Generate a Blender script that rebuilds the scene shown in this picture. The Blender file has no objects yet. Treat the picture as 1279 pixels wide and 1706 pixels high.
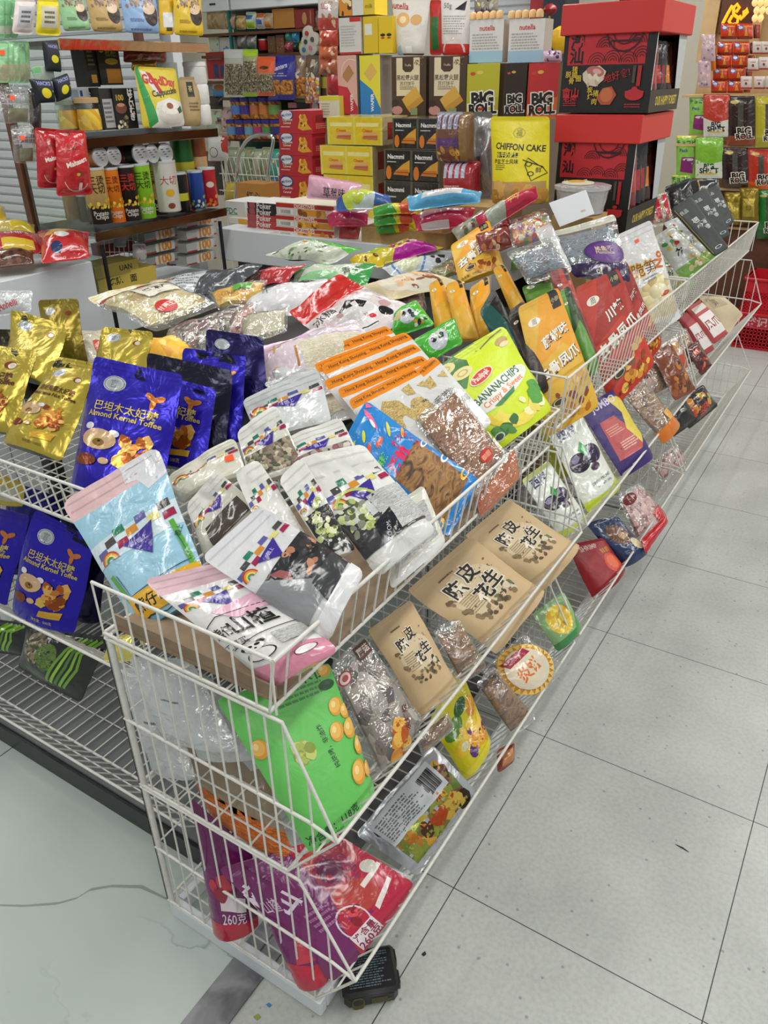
import bpy, bmesh, math, random
import numpy as np
from mathutils import Vector, Matrix, noise
SC = bpy.context.scene
COL = SC.collection
R = math.radians

# ------------------------------------------------------------------ camera
YAW, PITCH, ROLL, FPX = -0.57082289, 0.50878750, -0.01880636, 1290.65
EYE = np.array([0.536373, -1.126709, 1.774967])
IW, IH = 1279, 1706
def cam_axes():
    f = np.array([math.sin(YAW)*math.cos(PITCH), math.cos(YAW)*math.cos(PITCH), -math.sin(PITCH)])
    r = np.array([math.cos(YAW), -math.sin(YAW), 0.0]); u = np.cross(r, f)
    return r*math.cos(ROLL)+u*math.sin(ROLL), -r*math.sin(ROLL)+u*math.cos(ROLL), f
CR, CU, CF = cam_axes()
cam = bpy.data.cameras.new('camera'); camo = bpy.data.objects.new('camera', cam); COL.objects.link(camo)
cam.sensor_fit = 'VERTICAL'; cam.sensor_height = 36.0; cam.lens = 36.0*FPX/IH; cam.clip_start = 0.05
m = Matrix.Identity(4)
for k in range(3):
    m[k][0], m[k][1], m[k][2], m[k][3] = CR[k], CU[k], -CF[k], EYE[k]
camo.matrix_world = m
SC.camera = camo

# ------------------------------------------------------------------ light and exposure
SC.view_settings.view_transform = 'Standard'; SC.view_settings.look = 'None'
SC.view_settings.gamma = 1.0; SC.view_settings.use_curve_mapping = False
SC.view_settings.exposure = 0.0
w = bpy.data.worlds.new('world'); SC.world = w; w.use_nodes = True
w.node_tree.nodes['Background'].inputs[0].default_value = (0.93, 0.96, 1.0, 1)
w.node_tree.nodes['Background'].inputs[1].default_value = 0.4
def area(name, loc, sx, sy, power, col=(1, 0.985, 0.95), rot=(0, 0, 0)):
    l = bpy.data.lights.new(name, 'AREA'); l.shape = 'RECTANGLE'; l.size = sx; l.size_y = sy
    l.energy = power; l.color = col
    o = bpy.data.objects.new(name, l); o.location = loc; o.rotation_euler = rot; COL.objects.link(o)
# rows of fluorescent tubes under the shop ceiling
for i, x in enumerate((-3.6, -1.5, 0.6, 2.2)):
    for j, y in enumerate((-1.6, 0.6, 2.8, 5.0)):
        area('ceiling_tube', (x, y, 2.92), 0.22, 1.5, 18.5)

def at(px, py, ax, val):
    d = (px-IW/2)/FPX*CR - (py-IH/2)/FPX*CU + CF
    t = (val-EYE[ax])/d[ax]
    return EYE+t*d
def AX(px, py, x): return at(px, py, 0, x)
def AY(px, py, y): return at(px, py, 1, y)
def AZ(px, py, z): return at(px, py, 2, z)
def AD(px, py, d): return EYE + d*((px-IW/2)/FPX*CR - (py-IH/2)/FPX*CU + CF)

# ------------------------------------------------------------------ colour and materials
def lin(c):
    if isinstance(c, (tuple, list)): return tuple(c)[:3]
    c = c.lstrip('#')
    if len(c) == 3: c = ''.join(x*2 for x in c)
    v = [int(c[i:i+2], 16)/255 for i in (0, 2, 4)]
    return tuple(x/12.92 if x <= 0.04045 else ((x+0.055)/1.055)**2.4 for x in v)
MATS = {}
def newmat(name):
    mt = bpy.data.materials.new(name); mt.use_nodes = True; MATS[name] = mt
    nt = mt.node_tree; return mt, nt, nt.nodes['Principled BSDF'], nt.nodes, nt.links
def bumpy(nt, P, scale, strength, dist=0.002, detail=3, coord='Object', rough=None):
    N, L = nt.nodes, nt.links
    tc = N.new('ShaderNodeTexCoord'); nz = N.new('ShaderNodeTexNoise'); b = N.new('ShaderNodeBump')
    nz.inputs['Scale'].default_value = scale; nz.inputs['Detail'].default_value = detail
    nz.inputs['Distortion'].default_value = 0.6
    b.inputs['Strength'].default_value = strength; b.inputs['Distance'].default_value = dist
    L.new(tc.outputs[coord], nz.inputs['Vector']); L.new(nz.outputs['Fac'], b.inputs['Height'])
    L.new(b.outputs['Normal'], P.inputs['Normal'])
    return nz
def printmat(name, rough, metal=0.0, scale=30, strength=0.35, dist=0.004, spec=0.5, coat=0.0):
    """printed packaging: the ink colours live in the attribute Col, the film crinkles in a noise bump"""
    mt, nt, P, N, L = newmat(name)
    a = N.new('ShaderNodeAttribute'); a.attribute_name = 'Col'
    L.new(a.outputs['Color'], P.inputs['Base Color'])
    P.inputs['Roughness'].default_value = rough; P.inputs['Metallic'].default_value = metal
    P.inputs['Specular IOR Level'].default_value = spec
    if coat: P.inputs['Coat Weight'].default_value = coat; P.inputs['Coat Roughness'].default_value = 0.08
    if strength: bumpy(nt, P, scale, strength, dist)
    return mt
printmat('film', 0.2, 0, 17, 0.75, 0.011, 0.55, 0.5)
printmat('foil', 0.26, 0.55, 13, 0.7, 0.012)
printmat('satin', 0.36, 0, 22, 0.5, 0.006)
printmat('matte', 0.6, 0, 40, 0.15, 0.002)
printmat('card', 0.45, 0, 8, 0.05, 0.001)
printmat('tin', 0.3, 0.3, 10, 0.05, 0.001)
def plain(name, col, rough=0.5, metal=0.0, scale=0, strength=0.2, emit=0, spec=0.5, var=0.0):
    mt, nt, P, N, L = newmat(name)
    P.inputs['Base Color'].default_value = (*lin(col), 1); P.inputs['Roughness'].default_value = rough
    P.inputs['Metallic'].default_value = metal; P.inputs['Specular IOR Level'].default_value = spec
    if scale:
        nz = bumpy(nt, P, scale, strength)
        if var:
            rp = N.new('ShaderNodeValToRGB'); c = lin(col)
            rp.color_ramp.elements[0].color = (*[x*(1-var) for x in c], 1); rp.color_ramp.elements[1].color = (*[min(1, x*(1+var)) for x in c], 1)
            rp.color_ramp.elements[0].position = 0.35; rp.color_ramp.elements[1].position = 0.65
            L.new(nz.outputs['Fac'], rp.inputs['Fac']); L.new(rp.outputs['Color'], P.inputs['Base Color'])
    if emit: P.inputs['Emission Color'].default_value = (*lin(col), 1); P.inputs['Emission Strength'].default_value = emit
    return mt
plain('wire', '#d9d7cf', 0.38, 0, 60, 0.15, var=0.06)
plain('white_panel', '#d6dbde', 0.4, 0, 12, 0.05)
plain('chrome', '#c8ccd0', 0.15, 1.0)
plain('copper', '#dcb088', 0.1, 1.0, 9, 0.8)
plain('dark', '#15171a', 0.45)
plain('black_plastic', '#16181a', 0.35, 0, 20, 0.1)
plain('red_plastic', '#c01828', 0.35, 0, 12, 0.08)
plain('cardboard', '#b08e5c', 0.75, 0, 30, 0.2, var=0.08)
plain('sticker', '#ff5a1e', 0.5)
plain('neon', '#ffa818', 0.4, emit=1.1)
plain('lamp_bulb', '#ffd890', 0.4, emit=0.45)
plain('teal', '#1f6b62', 0.5)
plain('brown_wood', '#5a3520', 0.5, 0, 10, 0.1, var=0.2)
plain('tan_wood', '#c9a878', 0.5, 0, 10, 0.1, var=0.1)
plain('cream', '#e4dfce', 0.5)
def clearmat(name, tint, haze, rough=0.08, scale=26, strength=1.0, gloss=0.15):
    """thin transparent film: sees through, catches the tubes on its crinkles, with a little milky haze"""
    mt, nt, P, N, L = newmat(name); N.remove(P)
    out = N['Material Output']; tr = N.new('ShaderNodeBsdfTransparent'); gl = N.new('ShaderNodeBsdfGlossy'); df = N.new('ShaderNodeBsdfDiffuse')
    tr.inputs[0].default_value = (*tint, 1); gl.inputs['Roughness'].default_value = rough; df.inputs[0].default_value = (0.82, 0.84, 0.84, 1)
    m1 = N.new('ShaderNodeMixShader'); m2 = N.new('ShaderNodeMixShader'); fr = N.new('ShaderNodeLayerWeight'); fr.inputs['Blend'].default_value = 0.5; pw = N.new('ShaderNodeMath'); pw.operation = 'POWER'; pw.inputs[1].default_value = 4.0; L.new(fr.outputs['Facing'], pw.inputs[0])
    tc = N.new('ShaderNodeTexCoord'); nz = N.new('ShaderNodeTexNoise'); b = N.new('ShaderNodeBump')
    nz.inputs['Scale'].default_value = scale; nz.inputs['Detail'].default_value = 3; nz.inputs['Distortion'].default_value = 0.8
    b.inputs['Strength'].default_value = strength; b.inputs['Distance'].default_value = 0.01
    L.new(tc.outputs['Object'], nz.inputs['Vector']); L.new(nz.outputs['Fac'], b.inputs['Height'])
    for s in (gl, fr, df): L.new(b.outputs['Normal'], s.inputs['Normal'])
    m1.inputs[0].default_value = haze; L.new(tr.outputs[0], m1.inputs[1]); L.new(df.outputs[0], m1.inputs[2])
    mm = N.new('ShaderNodeMath'); mm.operation = 'MULTIPLY_ADD'; mm.inputs[1].default_value = 0.7; mm.inputs[2].default_value = gloss
    L.new(pw.outputs[0], mm.inputs[0]); L.new(mm.outputs[0], m2.inputs[0])
    L.new(m1.outputs[0], m2.inputs[1]); L.new(gl.outputs[0], m2.inputs[2]); L.new(m2.outputs[0], out.inputs['Surface'])
    return mt
clearmat('clear', (0.97, 0.97, 0.96), 0.06)
clearmat('milky', (0.95, 0.96, 0.96), 0.45, 0.2)
clearmat('glass', (0.93, 0.97, 0.95), 0.0, 0.02, 1, 0.0, 0.05)
def foodmat(name, cols, scale=60, kind='voronoi', stretch=(1, 1, 1), bump=0.6, rough=0.45, dist=0.004):
    """pictured or packed food: cells or strands whose colour comes from a ramp, over UVs in metres"""
    mt, nt, P, N, L = newmat(name)
    uv = N.new('ShaderNodeUVMap'); mp = N.new('ShaderNodeMapping'); mp.inputs['Scale'].default_value = stretch
    L.new(uv.outputs[0], mp.inputs[0])
    nz = N.new('ShaderNodeTexNoise'); nz.inputs['Scale'].default_value = scale*0.6; nz.inputs['Detail'].default_value = 2
    L.new(mp.outputs[0], nz.inputs['Vector'])
    mx = N.new('ShaderNodeMixRGB'); mx.inputs[0].default_value = 0.012 if kind == 'voronoi' else 0.03
    L.new(mp.outputs[0], mx.inputs[1]); L.new(nz.outputs['Color'], mx.inputs[2])
    rp = N.new('ShaderNodeValToRGB'); rp.color_ramp.interpolation = 'LINEAR'
    for i, c in enumerate(cols):
        pos = 0.15+0.7*i/max(1, len(cols)-1)
        e = rp.color_ramp.elements[i] if i < 2 else rp.color_ramp.elements.new(pos)
        e.position = pos; e.color = (*lin(c), 1)
    b = N.new('ShaderNodeBump'); b.inputs['Strength'].default_value = bump; b.inputs['Distance'].default_value = dist
    if kind == 'voronoi':
        v = N.new('ShaderNodeTexVoronoi'); v.inputs['Scale'].default_value = scale
        L.new(mx.outputs[0], v.inputs['Vector']); sp = N.new('ShaderNodeSeparateColor'); L.new(v.outputs['Color'], sp.inputs[0])
        L.new(sp.outputs[0], rp.inputs[0])
        iv = N.new('ShaderNodeMath'); iv.operation = 'SUBTRACT'; iv.inputs[0].default_value = 1.0
        L.new(v.outputs['Distance'], iv.inputs[1]); L.new(iv.outputs[0], b.inputs['Height'])
    else:
        wv = N.new('ShaderNodeTexNoise'); wv.inputs['Scale'].default_value = scale; wv.inputs['Detail'].default_value = 3; wv.inputs['Distortion'].default_value = 1.5
        L.new(mx.outputs[0], wv.inputs['Vector']); L.new(wv.outputs['Fac'], rp.inputs[0]); L.new(wv.outputs['Fac'], b.inputs['Height'])
        for e in rp.color_ramp.elements: e.position = 0.3+0.4*(e.position-0.15)/0.7
    L.new(rp.outputs['Color'], P.inputs['Base Color']); L.new(b.outputs['Normal'], P.inputs['Normal'])
    P.inputs['Roughness'].default_value = rough
    return mt
foodmat('f_nuts', ['#8a4a1c', '#c07a30', '#d99a4a', '#6a3412'], 70)
foodmat('f_macadamia', ['#e0cf94', '#f0e4b4', '#c8ac64', '#f4ecca'], 30, bump=1.0, dist=0.012)
foodmat('f_noodle', ['#e8dfc0', '#b9ab86', '#f4efdc', '#6e6552'], 60, 'noise', (1, 7, 1))
foodmat('f_dark_mix', ['#2c2620', '#8b8170', '#c9c2b4', '#4a3a30', '#8a4a52'], 80)
foodmat('f_dried_red', ['#3c1c12', '#8a4a20', '#b8782c', '#5c2a18', '#d09a50'], 32, 'noise', (1, 3, 1), 1.0)
foodmat('f_squid', ['#3a2616', '#7a5228', '#a87a40', '#1e120a'], 24, 'noise', (1, 2, 1), 1.0)
foodmat('f_veg', ['#5a6a20', '#a8a838', '#d07820', '#6a3a28', '#7a8a30'], 38)
foodmat('f_mush', ['#6a5c50', '#b4a898', '#8a7a6c', '#d8d0c4', '#4a3e36'], 40)
foodmat('f_grey_strips', ['#c9cac6', '#8e908c', '#e9eae6', '#5a5c5a'], 70, 'noise', (1, 9, 1))
foodmat('f_cheese', ['#e8981c', '#f0b43c', '#c87414', '#f6cc60'], 60)
foodmat('f_chips', ['#f0a818', '#f8c838', '#d88a10', '#fbdc70'], 34)
foodmat('f_orange_sticks', ['#d8601c', '#f08a30', '#b8460f', '#f8b060'], 45, 'noise', (1, 5, 1), 1.0)
foodmat('f_fish', ['#3a5468', '#6f8fa4', '#9fb2bc', '#7a4a3c', '#22343f'], 60, 'noise', (1, 4, 1))
foodmat('f_mesh', ['#caa24a', '#e6c878', '#8a6a2a', '#f0e0b0'], 90, 'noise', (1, 3, 1))
foodmat('f_pink', ['#d8a8a0', '#b87a70', '#e8c8c0', '#8a4a44'], 55)
foodmat('f_green_nori', ['#1c2a14', '#3f5a24', '#6a8a34', '#12180c'], 60, 'noise', (1, 3, 1))
foodmat('f_beans', ['#4a3c30', '#9a8a70', '#6a5a48', '#c8baa0', '#3a4a2a'], 110)
foodmat('f_candy', ['#c03030', '#e8c040', '#4a8a50', '#e8e0d0', '#7040a0', '#d07030'], 60)

# ------------------------------------------------------------------ object helpers
def tag(o, label=None, cat=None, group=None, kind=None):
    if label: o['label'] = label
    if cat: o['category'] = cat
    if group: o['group'] = group
    if kind: o['kind'] = kind
    return o
def empty(name, loc, label=None, cat=None, group=None):
    o = bpy.data.objects.new(name, None); o.empty_display_size = 0.05; COL.objects.link(o); o.location = loc
    return tag(o, label, cat, group)
class MB:
    """collects faces with a colour and a material each and links them as one mesh object"""
    def __init__(s): s.v = []; s.f = []; s.c = []; s.m = []; s.uv = {}; s.n = {}
    def add(s, verts, faces, col='#ffffff', mat='satin', uvs=None, nrm=None):
        b = len(s.v); s.v += [tuple(map(float, p)) for p in verts]
        single = not isinstance(col, list); c0 = lin(col) if single else None
        for i, f in enumerate(faces):
            s.f.append([b+k for k in f]); s.c.append(c0 if single else lin(col[i])); s.m.append(mat)
        if uvs is not None:
            for i, q in enumerate(uvs): s.uv[b+i] = q
        if nrm is not None:
            for i, q in enumerate(nrm): s.n[b+i] = q
        return b
    def box(s, c, d, col='#ffffff', mat='satin', rz=0.0, bev=0.0):
        c = np.array(c, float); hx, hy, hz = d[0]/2, d[1]/2, d[2]/2
        b = min(bev, hx*0.9, hy*0.9, hz*0.9)
        if b <= 0:
            P = [(x, y, z) for z in (-hz, hz) for (x, y) in ((-hx, -hy), (hx, -hy), (hx, hy), (-hx, hy))]
            F = [(3, 2, 1, 0), (4, 5, 6, 7), (0, 1, 5, 4), (1, 2, 6, 5), (2, 3, 7, 6), (3, 0, 4, 7)]
        else:
            P = []; F = []
            rings = [(-hz, b), (-hz+b, 0), (hz-b, 0), (hz, b)]
            for z, ins in rings:
                x, y = hx-ins, hy-ins; k = b if ins == 0 else b*0.6
                P += [(-x+k, -y, z), (x-k, -y, z), (x, -y+k, z), (x, y-k, z), (x-k, y, z), (-x+k, y, z), (-x, y-k, z), (-x, -y+k, z)]
            for r in range(3):
                for k in range(8): F.append((r*8+k, r*8+(k+1) % 8, r*8+8+(k+1) % 8, r*8+8+k))
            F += [tuple(range(7, -1, -1)), tuple(range(24, 32))]
        cs, sn = math.cos(rz), math.sin(rz)
        s.add([(c[0]+p[0]*cs-p[1]*sn, c[1]+p[0]*sn+p[1]*cs, c[2]+p[2]) for p in P], F, col, mat)
    def tube(s, pts, r, mat='wire', col='#ffffff', n=6, closed=False):
        pts = [np.array(p, float) for p in pts]; V = []; F = []; K = len(pts)
        up = None
        for i, p in enumerate(pts):
            a = pts[(i-1) % K] if (i > 0 or closed) else p; c = pts[(i+1) % K] if (i < K-1 or closed) else p
            t = c-a; t = t/(np.linalg.norm(t)+1e-12)
            if up is None:
                up = np.array([0, 0, 1.0]) if abs(t[2]) < 0.9 else np.array([1.0, 0, 0])
            x = np.cross(t, up); x /= (np.linalg.norm(x)+1e-12); y = np.cross(x, t); up = y
            for k in range(n):
                g = 2*math.pi*k/n; V.append(p+r*(math.cos(g)*x+math.sin(g)*y))
        for i in range(K if closed else K-1):
            j = (i+1) % K
            for k in range(n): F.append((i*n+k, i*n+(k+1) % n, j*n+(k+1) % n, j*n+k))
        if not closed:
            F.append(tuple(range(n-1, -1, -1))); F.append(tuple((K-1)*n+k for k in range(n)))
        s.add(V, F, col, mat)
    def lathe(s, c, prof, col='#ffffff', mat='satin', n=24, axis=None, cols=None):
        """prof: (radius, height) pairs; axis: direction of height"""
        c = np.array(c, float); ax = np.array(axis if axis is not None else (0, 0, 1), float); ax /= np.linalg.norm(ax)
        h = np.array([1.0, 0, 0]) if abs(ax[0]) < 0.8 else np.array([0, 1.0, 0])
        x = np.cross(h, ax); x /= np.linalg.norm(x); y = np.cross(ax, x); V = []; F = []; C = []
        for r, z in prof:
            for k in range(n): V.append(c+ax*z+r*(math.cos(2*math.pi*k/n)*x+math.sin(2*math.pi*k/n)*y))
        for i in range(len(prof)-1):
            for k in range(n): F.append((i*n+k, i*n+(k+1) % n, (i+1)*n+(k+1) % n, (i+1)*n+k)); C.append(cols[i] if cols else col)
        F.append(tuple(range(n-1, -1, -1))); C.append(cols[0] if cols else col)
        F.append(tuple((len(prof)-1)*n+k for k in range(n))); C.append(cols[-1] if cols else col)
        s.add(V, F, C, mat)
    def build(s, name, parent=None, smooth=True, origin=None, sharp=40):
        me = bpy.data.meshes.new(name); o = bpy.data.objects.new(name, me)
        V = np.array(s.v, float)
        if parent is not None: off = np.array(parent.matrix_basis.translation) if parent.parent is None else np.array(parent['_w'])
        elif origin is not None: off = np.array(origin, float)
        else: off = np.array([(V[:, 0].min()+V[:, 0].max())/2, (V[:, 1].min()+V[:, 1].max())/2, V[:, 2].min()])
        me.from_pydata((V-off).tolist(), [], s.f)
        names = list(dict.fromkeys(s.m))
        for k in names: me.materials.append(MATS[k])
        ix = {k: i for i, k in enumerate(names)}
        me.polygons.foreach_set('material_index', [ix[k] for k in s.m])
        ca = me.color_attributes.new('Col', 'FLOAT_COLOR', 'CORNER')
        lt = np.array([len(f) for f in s.f]); cc = np.repeat(np.array(s.c, float), lt, axis=0)
        ca.data.foreach_set('color', np.concatenate([cc, np.ones((len(cc), 1))], 1).ravel())
        ul = me.uv_layers.new(name='UVMap')
        vi = np.empty(len(me.loops), int); me.loops.foreach_get('vertex_index', vi)
        if s.uv:
            U = np.zeros((len(V), 2))
            for i, q in s.uv.items(): U[i] = q
        else: U = V[:, :2]+V[:, 2:3]*np.array([[0.31, 0.95]])
        ul.data.foreach_set('uv', U[vi].ravel())
        if smooth:
            me.polygons.foreach_set('use_smooth', [True]*len(s.f))
            if s.n:
                NN = [(0, 0, 0)]*len(V)
                for i, q in s.n.items(): NN[i] = tuple(q)
                me.normals_split_custom_set_from_vertices(NN)
            else: me.set_sharp_from_angle(angle=R(sharp))
        COL.objects.link(o)
        if parent is not None: o.parent = parent
        else: o.location = off
        if parent is not None: o['_w'] = [float(x) for x in off]
        return o
def clean():
    for o in bpy.data.objects:
        if '_w' in o: del o['_w']

# ------------------------------------------------------------------ print: flat artwork mapped on a surface
TXT = {}
def text_mesh(s, bold=0.0):
    if (s, bold) in TXT: return TXT[(s, bold)]
    c = bpy.data.curves.new('t', 'FONT'); c.body = s; c.resolution_u = 2; c.offset = bold; c.size = 1.0
    o = bpy.data.objects.new('t', c); COL.objects.link(o)
    dg = bpy.context.evaluated_depsgraph_get(); dg.update()
    me = bpy.data.meshes.new_from_object(o.evaluated_get(dg))
    V = np.array([v.co[:2] for v in me.vertices]) if len(me.vertices) else np.zeros((0, 2))
    F = [tuple(p.vertices) for p in me.polygons]
    bpy.data.objects.remove(o); bpy.data.curves.remove(c); bpy.data.meshes.remove(me)
    if len(V): V = V-(V.min(0)+V.max(0))/2
    TXT[(s, bold)] = (V, F); return TXT[(s, bold)]
def art_mesh(art, w, h):
    """-> vertices (metres in the panel, layer), faces, colour and material of each face"""
    V = []; F = []; C = []; M = []
    def put(pts, faces, col, mat, lay):
        b = len(V); V.extend([(p[0], p[1], lay) for p in pts])
        for f in faces:
            ar = sum(pts[f[i]][0]*pts[f[(i+1) % len(f)]][1]-pts[f[(i+1) % len(f)]][0]*pts[f[i]][1] for i in range(len(f)))
            F.append([b+k for k in (f if ar >= 0 else tuple(f)[::-1])]); C.append(lin(col)); M.append(mat)
    for li, a in enumerate(art):
        k = a[0]; lay = 0.0004+0.00012*li
        if k == 'R':
            u0, v0, u1, v1, col = a[1:6]; put([(u0*w, v0*h), (u1*w, v0*h), (u1*w, v1*h), (u0*w, v1*h)], [(0, 1, 2, 3)], col, a[6] if len(a) > 6 else None, lay)
        elif k == 'P': put([(p[0]*w, p[1]*h) for p in a[1]], [tuple(range(len(a[1])))], a[2], a[3] if len(a) > 3 else None, lay)
        elif k == 'E':
            cu, cv, ru, rv, col = a[1:6]; rot = R(a[6]) if len(a) > 6 else 0; mt = a[7] if len(a) > 7 else None; n = 18
            P = []
            for i in range(n):
                g = 2*math.pi*i/n; x, y = ru*w*math.cos(g), rv*w*math.sin(g)
                P.append((cu*w+x*math.cos(rot)-y*math.sin(rot), cv*h+x*math.sin(rot)+y*math.cos(rot)))
            put(P, [tuple(range(n))], col, mt, lay)
        elif k == 'O':
            cu, cv, ru, rv, col, th = a[1:7]; n = 20; P = []
            for q in (1.0, 1.0-th):
                for i in range(n): P.append((cu*w+q*ru*w*math.cos(2*math.pi*i/n), cv*h+q*rv*w*math.sin(2*math.pi*i/n)))
            put(P, [(i, (i+1) % n, n+(i+1) % n, n+i) for i in range(n)], col, None, lay)
        elif k == 'A':   # arc band: centre, radii, angles
            cu, cv, r0, r1, a0, a1, col = a[1:8]; n = 10; P = []
            for q in (r0, r1):
                for i in range(n+1):
                    g = R(a0+(a1-a0)*i/n); P.append((cu*w+q*w*math.cos(g), cv*h+q*w*math.sin(g)))
            put(P, [(i, i+1, n+2+i, n+1+i) for i in range(n)], col, None, lay)
        elif k == 'T':   # text, cu, cv, height as share of w, colour, rot, bold, stretch
            s, cu, cv, hh, col = a[1:6]; rot = R(a[6]) if len(a) > 6 else 0; bold = a[7] if len(a) > 7 else 0; st = a[8] if len(a) > 8 else 1
            TV, TF = text_mesh(s, bold)
            if len(TV):
                X = TV[:, 0]*hh*w*st; Y = TV[:, 1]*hh*w
                put(np.stack([cu*w+X*math.cos(rot)-Y*math.sin(rot), cv*h+X*math.sin(rot)+Y*math.cos(rot)], 1), TF, col, None, lay)
        elif k == 'L':
            pts = [np.array((p[0]*w, p[1]*h)) for p in a[1]]; th = a[2]*w/2; P = []
            for i, p in enumerate(pts):
                t = pts[min(i+1, len(pts)-1)]-pts[max(i-1, 0)]; t = t/(np.linalg.norm(t)+1e-9); nn = np.array((-t[1], t[0]))
                P += [p+nn*th, p-nn*th]
            put(P, [(2*i, 2*i+1, 2*i+3, 2*i+2) for i in range(len(pts)-1)], a[3], None, lay)
        elif k == 'S':   # scattered blobs (nuts, chips, berries) in a rectangle
            u0, v0, u1, v1, n, sz, cols, sd = a[1:9]; rg = random.Random(sd)
            for i in range(n):
                cx, cy = rg.uniform(u0, u1)*w, rg.uniform(v0, v1)*h; r0 = sz*w*rg.uniform(0.6, 1.2); e = rg.uniform(0.5, 1); g0 = rg.uniform(0, 3)
                P = []
                for q in range(9):
                    g = 2*math.pi*q/9; r = r0*rg.uniform(0.8, 1.1); x, y = r*math.cos(g), r*e*math.sin(g)
                    P.append((cx+x*math.cos(g0)-y*math.sin(g0), cy+x*math.sin(g0)+y*math.cos(g0)))
                put(P, [tuple(range(9))], cols[i % len(cols)], a[9] if len(a) > 9 else None, lay+0.00001*i)
        elif k == 'X':   # lines of fine print
            u0, v0, u1, v1, n, col = a[1:7]; rg = random.Random(int(u0*97+v0*31)+n)
            for i in range(n):
                vv = v1-(i+0.5)*(v1-v0)/n; t = 0.5*(v1-v0)/n; x = u0; e = u1-(u1-u0)*rg.uniform(0, 0.3)
                while x < e:
                    l = rg.uniform(0.03, 0.12)*(u1-u0); x2 = min(x+l, e)
                    put([(x*w, (vv-t/2)*h), (x2*w, (vv-t/2)*h), (x2*w, (vv+t/2)*h), (x*w, (vv+t/2)*h)], [(0, 1, 2, 3)], col, None, lay); x = x2+0.02*(u1-u0)
    return V, F, C, M
def put_art(mb, G, art, w, h, us, vs, mat, nrm=None, lift=0.0):
    """cut the artwork along the grid lines us, vs and lay it on the surface G[j][i]"""
    V, F, C, M = art_mesh(art, w, h)
    if not F: return
    bm = bmesh.new(); bv = [bm.verts.new(p) for p in V]
    keys = {}; rev = []
    for f, c, mm in zip(F, C, M):
        if len(set(f)) < 3: continue
        try: bf = bm.faces.new([bv[k] for k in f])
        except ValueError: continue
        key = (c, mm)
        if key not in keys: keys[key] = len(rev); rev.append(key)
        bf.material_index = keys[key]
    bmesh.ops.triangulate(bm, faces=[f for f in bm.faces if len(f.verts) > 4])
    if len(us) > 2 or len(vs) > 2:
        for u in us[1:-1]: bmesh.ops.bisect_plane(bm, geom=bm.verts[:]+bm.edges[:]+bm.faces[:], plane_co=(u*w, 0, 0), plane_no=(1, 0, 0))
        for v in vs[1:-1]: bmesh.ops.bisect_plane(bm, geom=bm.verts[:]+bm.edges[:]+bm.faces[:], plane_co=(0, v*h, 0), plane_no=(0, 1, 0))
    bm.verts.index_update()
    co = np.array([v.co for v in bm.verts]); us = np.asarray(us); vs = np.asarray(vs)
    u = np.clip(co[:, 0]/w, 0, 1); v = np.clip(co[:, 1]/h, 0, 1)
    i = np.clip(np.searchsorted(us, u, side='right')-1, 0, len(us)-2); j = np.clip(np.searchsorted(vs, v, side='right')-1, 0, len(vs)-2)
    a = ((u-us[i])/(us[i+1]-us[i]))[:, None]; b = ((v-vs[j])/(vs[j+1]-vs[j]))[:, None]
    P = (G[j, i]*(1-a)+G[j, i+1]*a)*(1-b)+(G[j+1, i]*(1-a)+G[j+1, i+1]*a)*b
    Nn = (nrm[j, i]*(1-a)+nrm[j, i+1]*a)*(1-b)+(nrm[j+1, i]*(1-a)+nrm[j+1, i+1]*a)*b
    Nn = Nn/(np.linalg.norm(Nn, axis=1, keepdims=True)+1e-9)
    P = P+Nn*(co[:, 2:3]+lift)
    groups = {}
    for f in bm.faces: groups.setdefault(f.material_index, []).append([q.index for q in f.verts])
    base = len(mb.v); mb.v += [tuple(p) for p in P]
    for q in range(len(P)): mb.uv[base+q] = (co[q, 0], co[q, 1]); mb.n[base+q] = Nn[q]
    for mi, fs in groups.items():
        c, mm = rev[mi]
        for f in fs: mb.f.append([base+k for k in f]); mb.c.append(c); mb.m.append(mm or mat)
    bm.free()
def grid_normals(G):
    du = np.gradient(G, axis=1); dv = np.gradient(G, axis=0); n = np.cross(du, dv)
    return n/(np.linalg.norm(n, axis=2, keepdims=True)+1e-12)

# ------------------------------------------------------------------ quads
def unit(v): v = np.array(v, float); return v/np.linalg.norm(v)
def Q(pix, n, x=None, y=None, z=None, d=None):
    """four outline points of a pack (top left, top right, bottom right, bottom left, as printed) put on the plane
    through its middle (known X, Y, Z or distance) with the normal n -> four world points"""
    mx, my = np.mean([p[0] for p in pix]), np.mean([p[1] for p in pix])
    A = AX(mx, my, x) if x is not None else AY(mx, my, y) if y is not None else AZ(mx, my, z) if z is not None else AD(mx, my, d)
    n = unit(n); out = []
    for p in pix:
        dd = (p[0]-IW/2)/FPX*CR-(p[1]-IH/2)/FPX*CU+CF
        out.append(EYE+dd*((A-EYE)@n)/(dd@n))
    return np.array(out)
SIZES = []
def dims(q): return (np.linalg.norm(q[1]-q[0])+np.linalg.norm(q[2]-q[3]))/2, (np.linalg.norm(q[0]-q[3])+np.linalg.norm(q[1]-q[2]))/2
SEED = [0]
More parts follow.
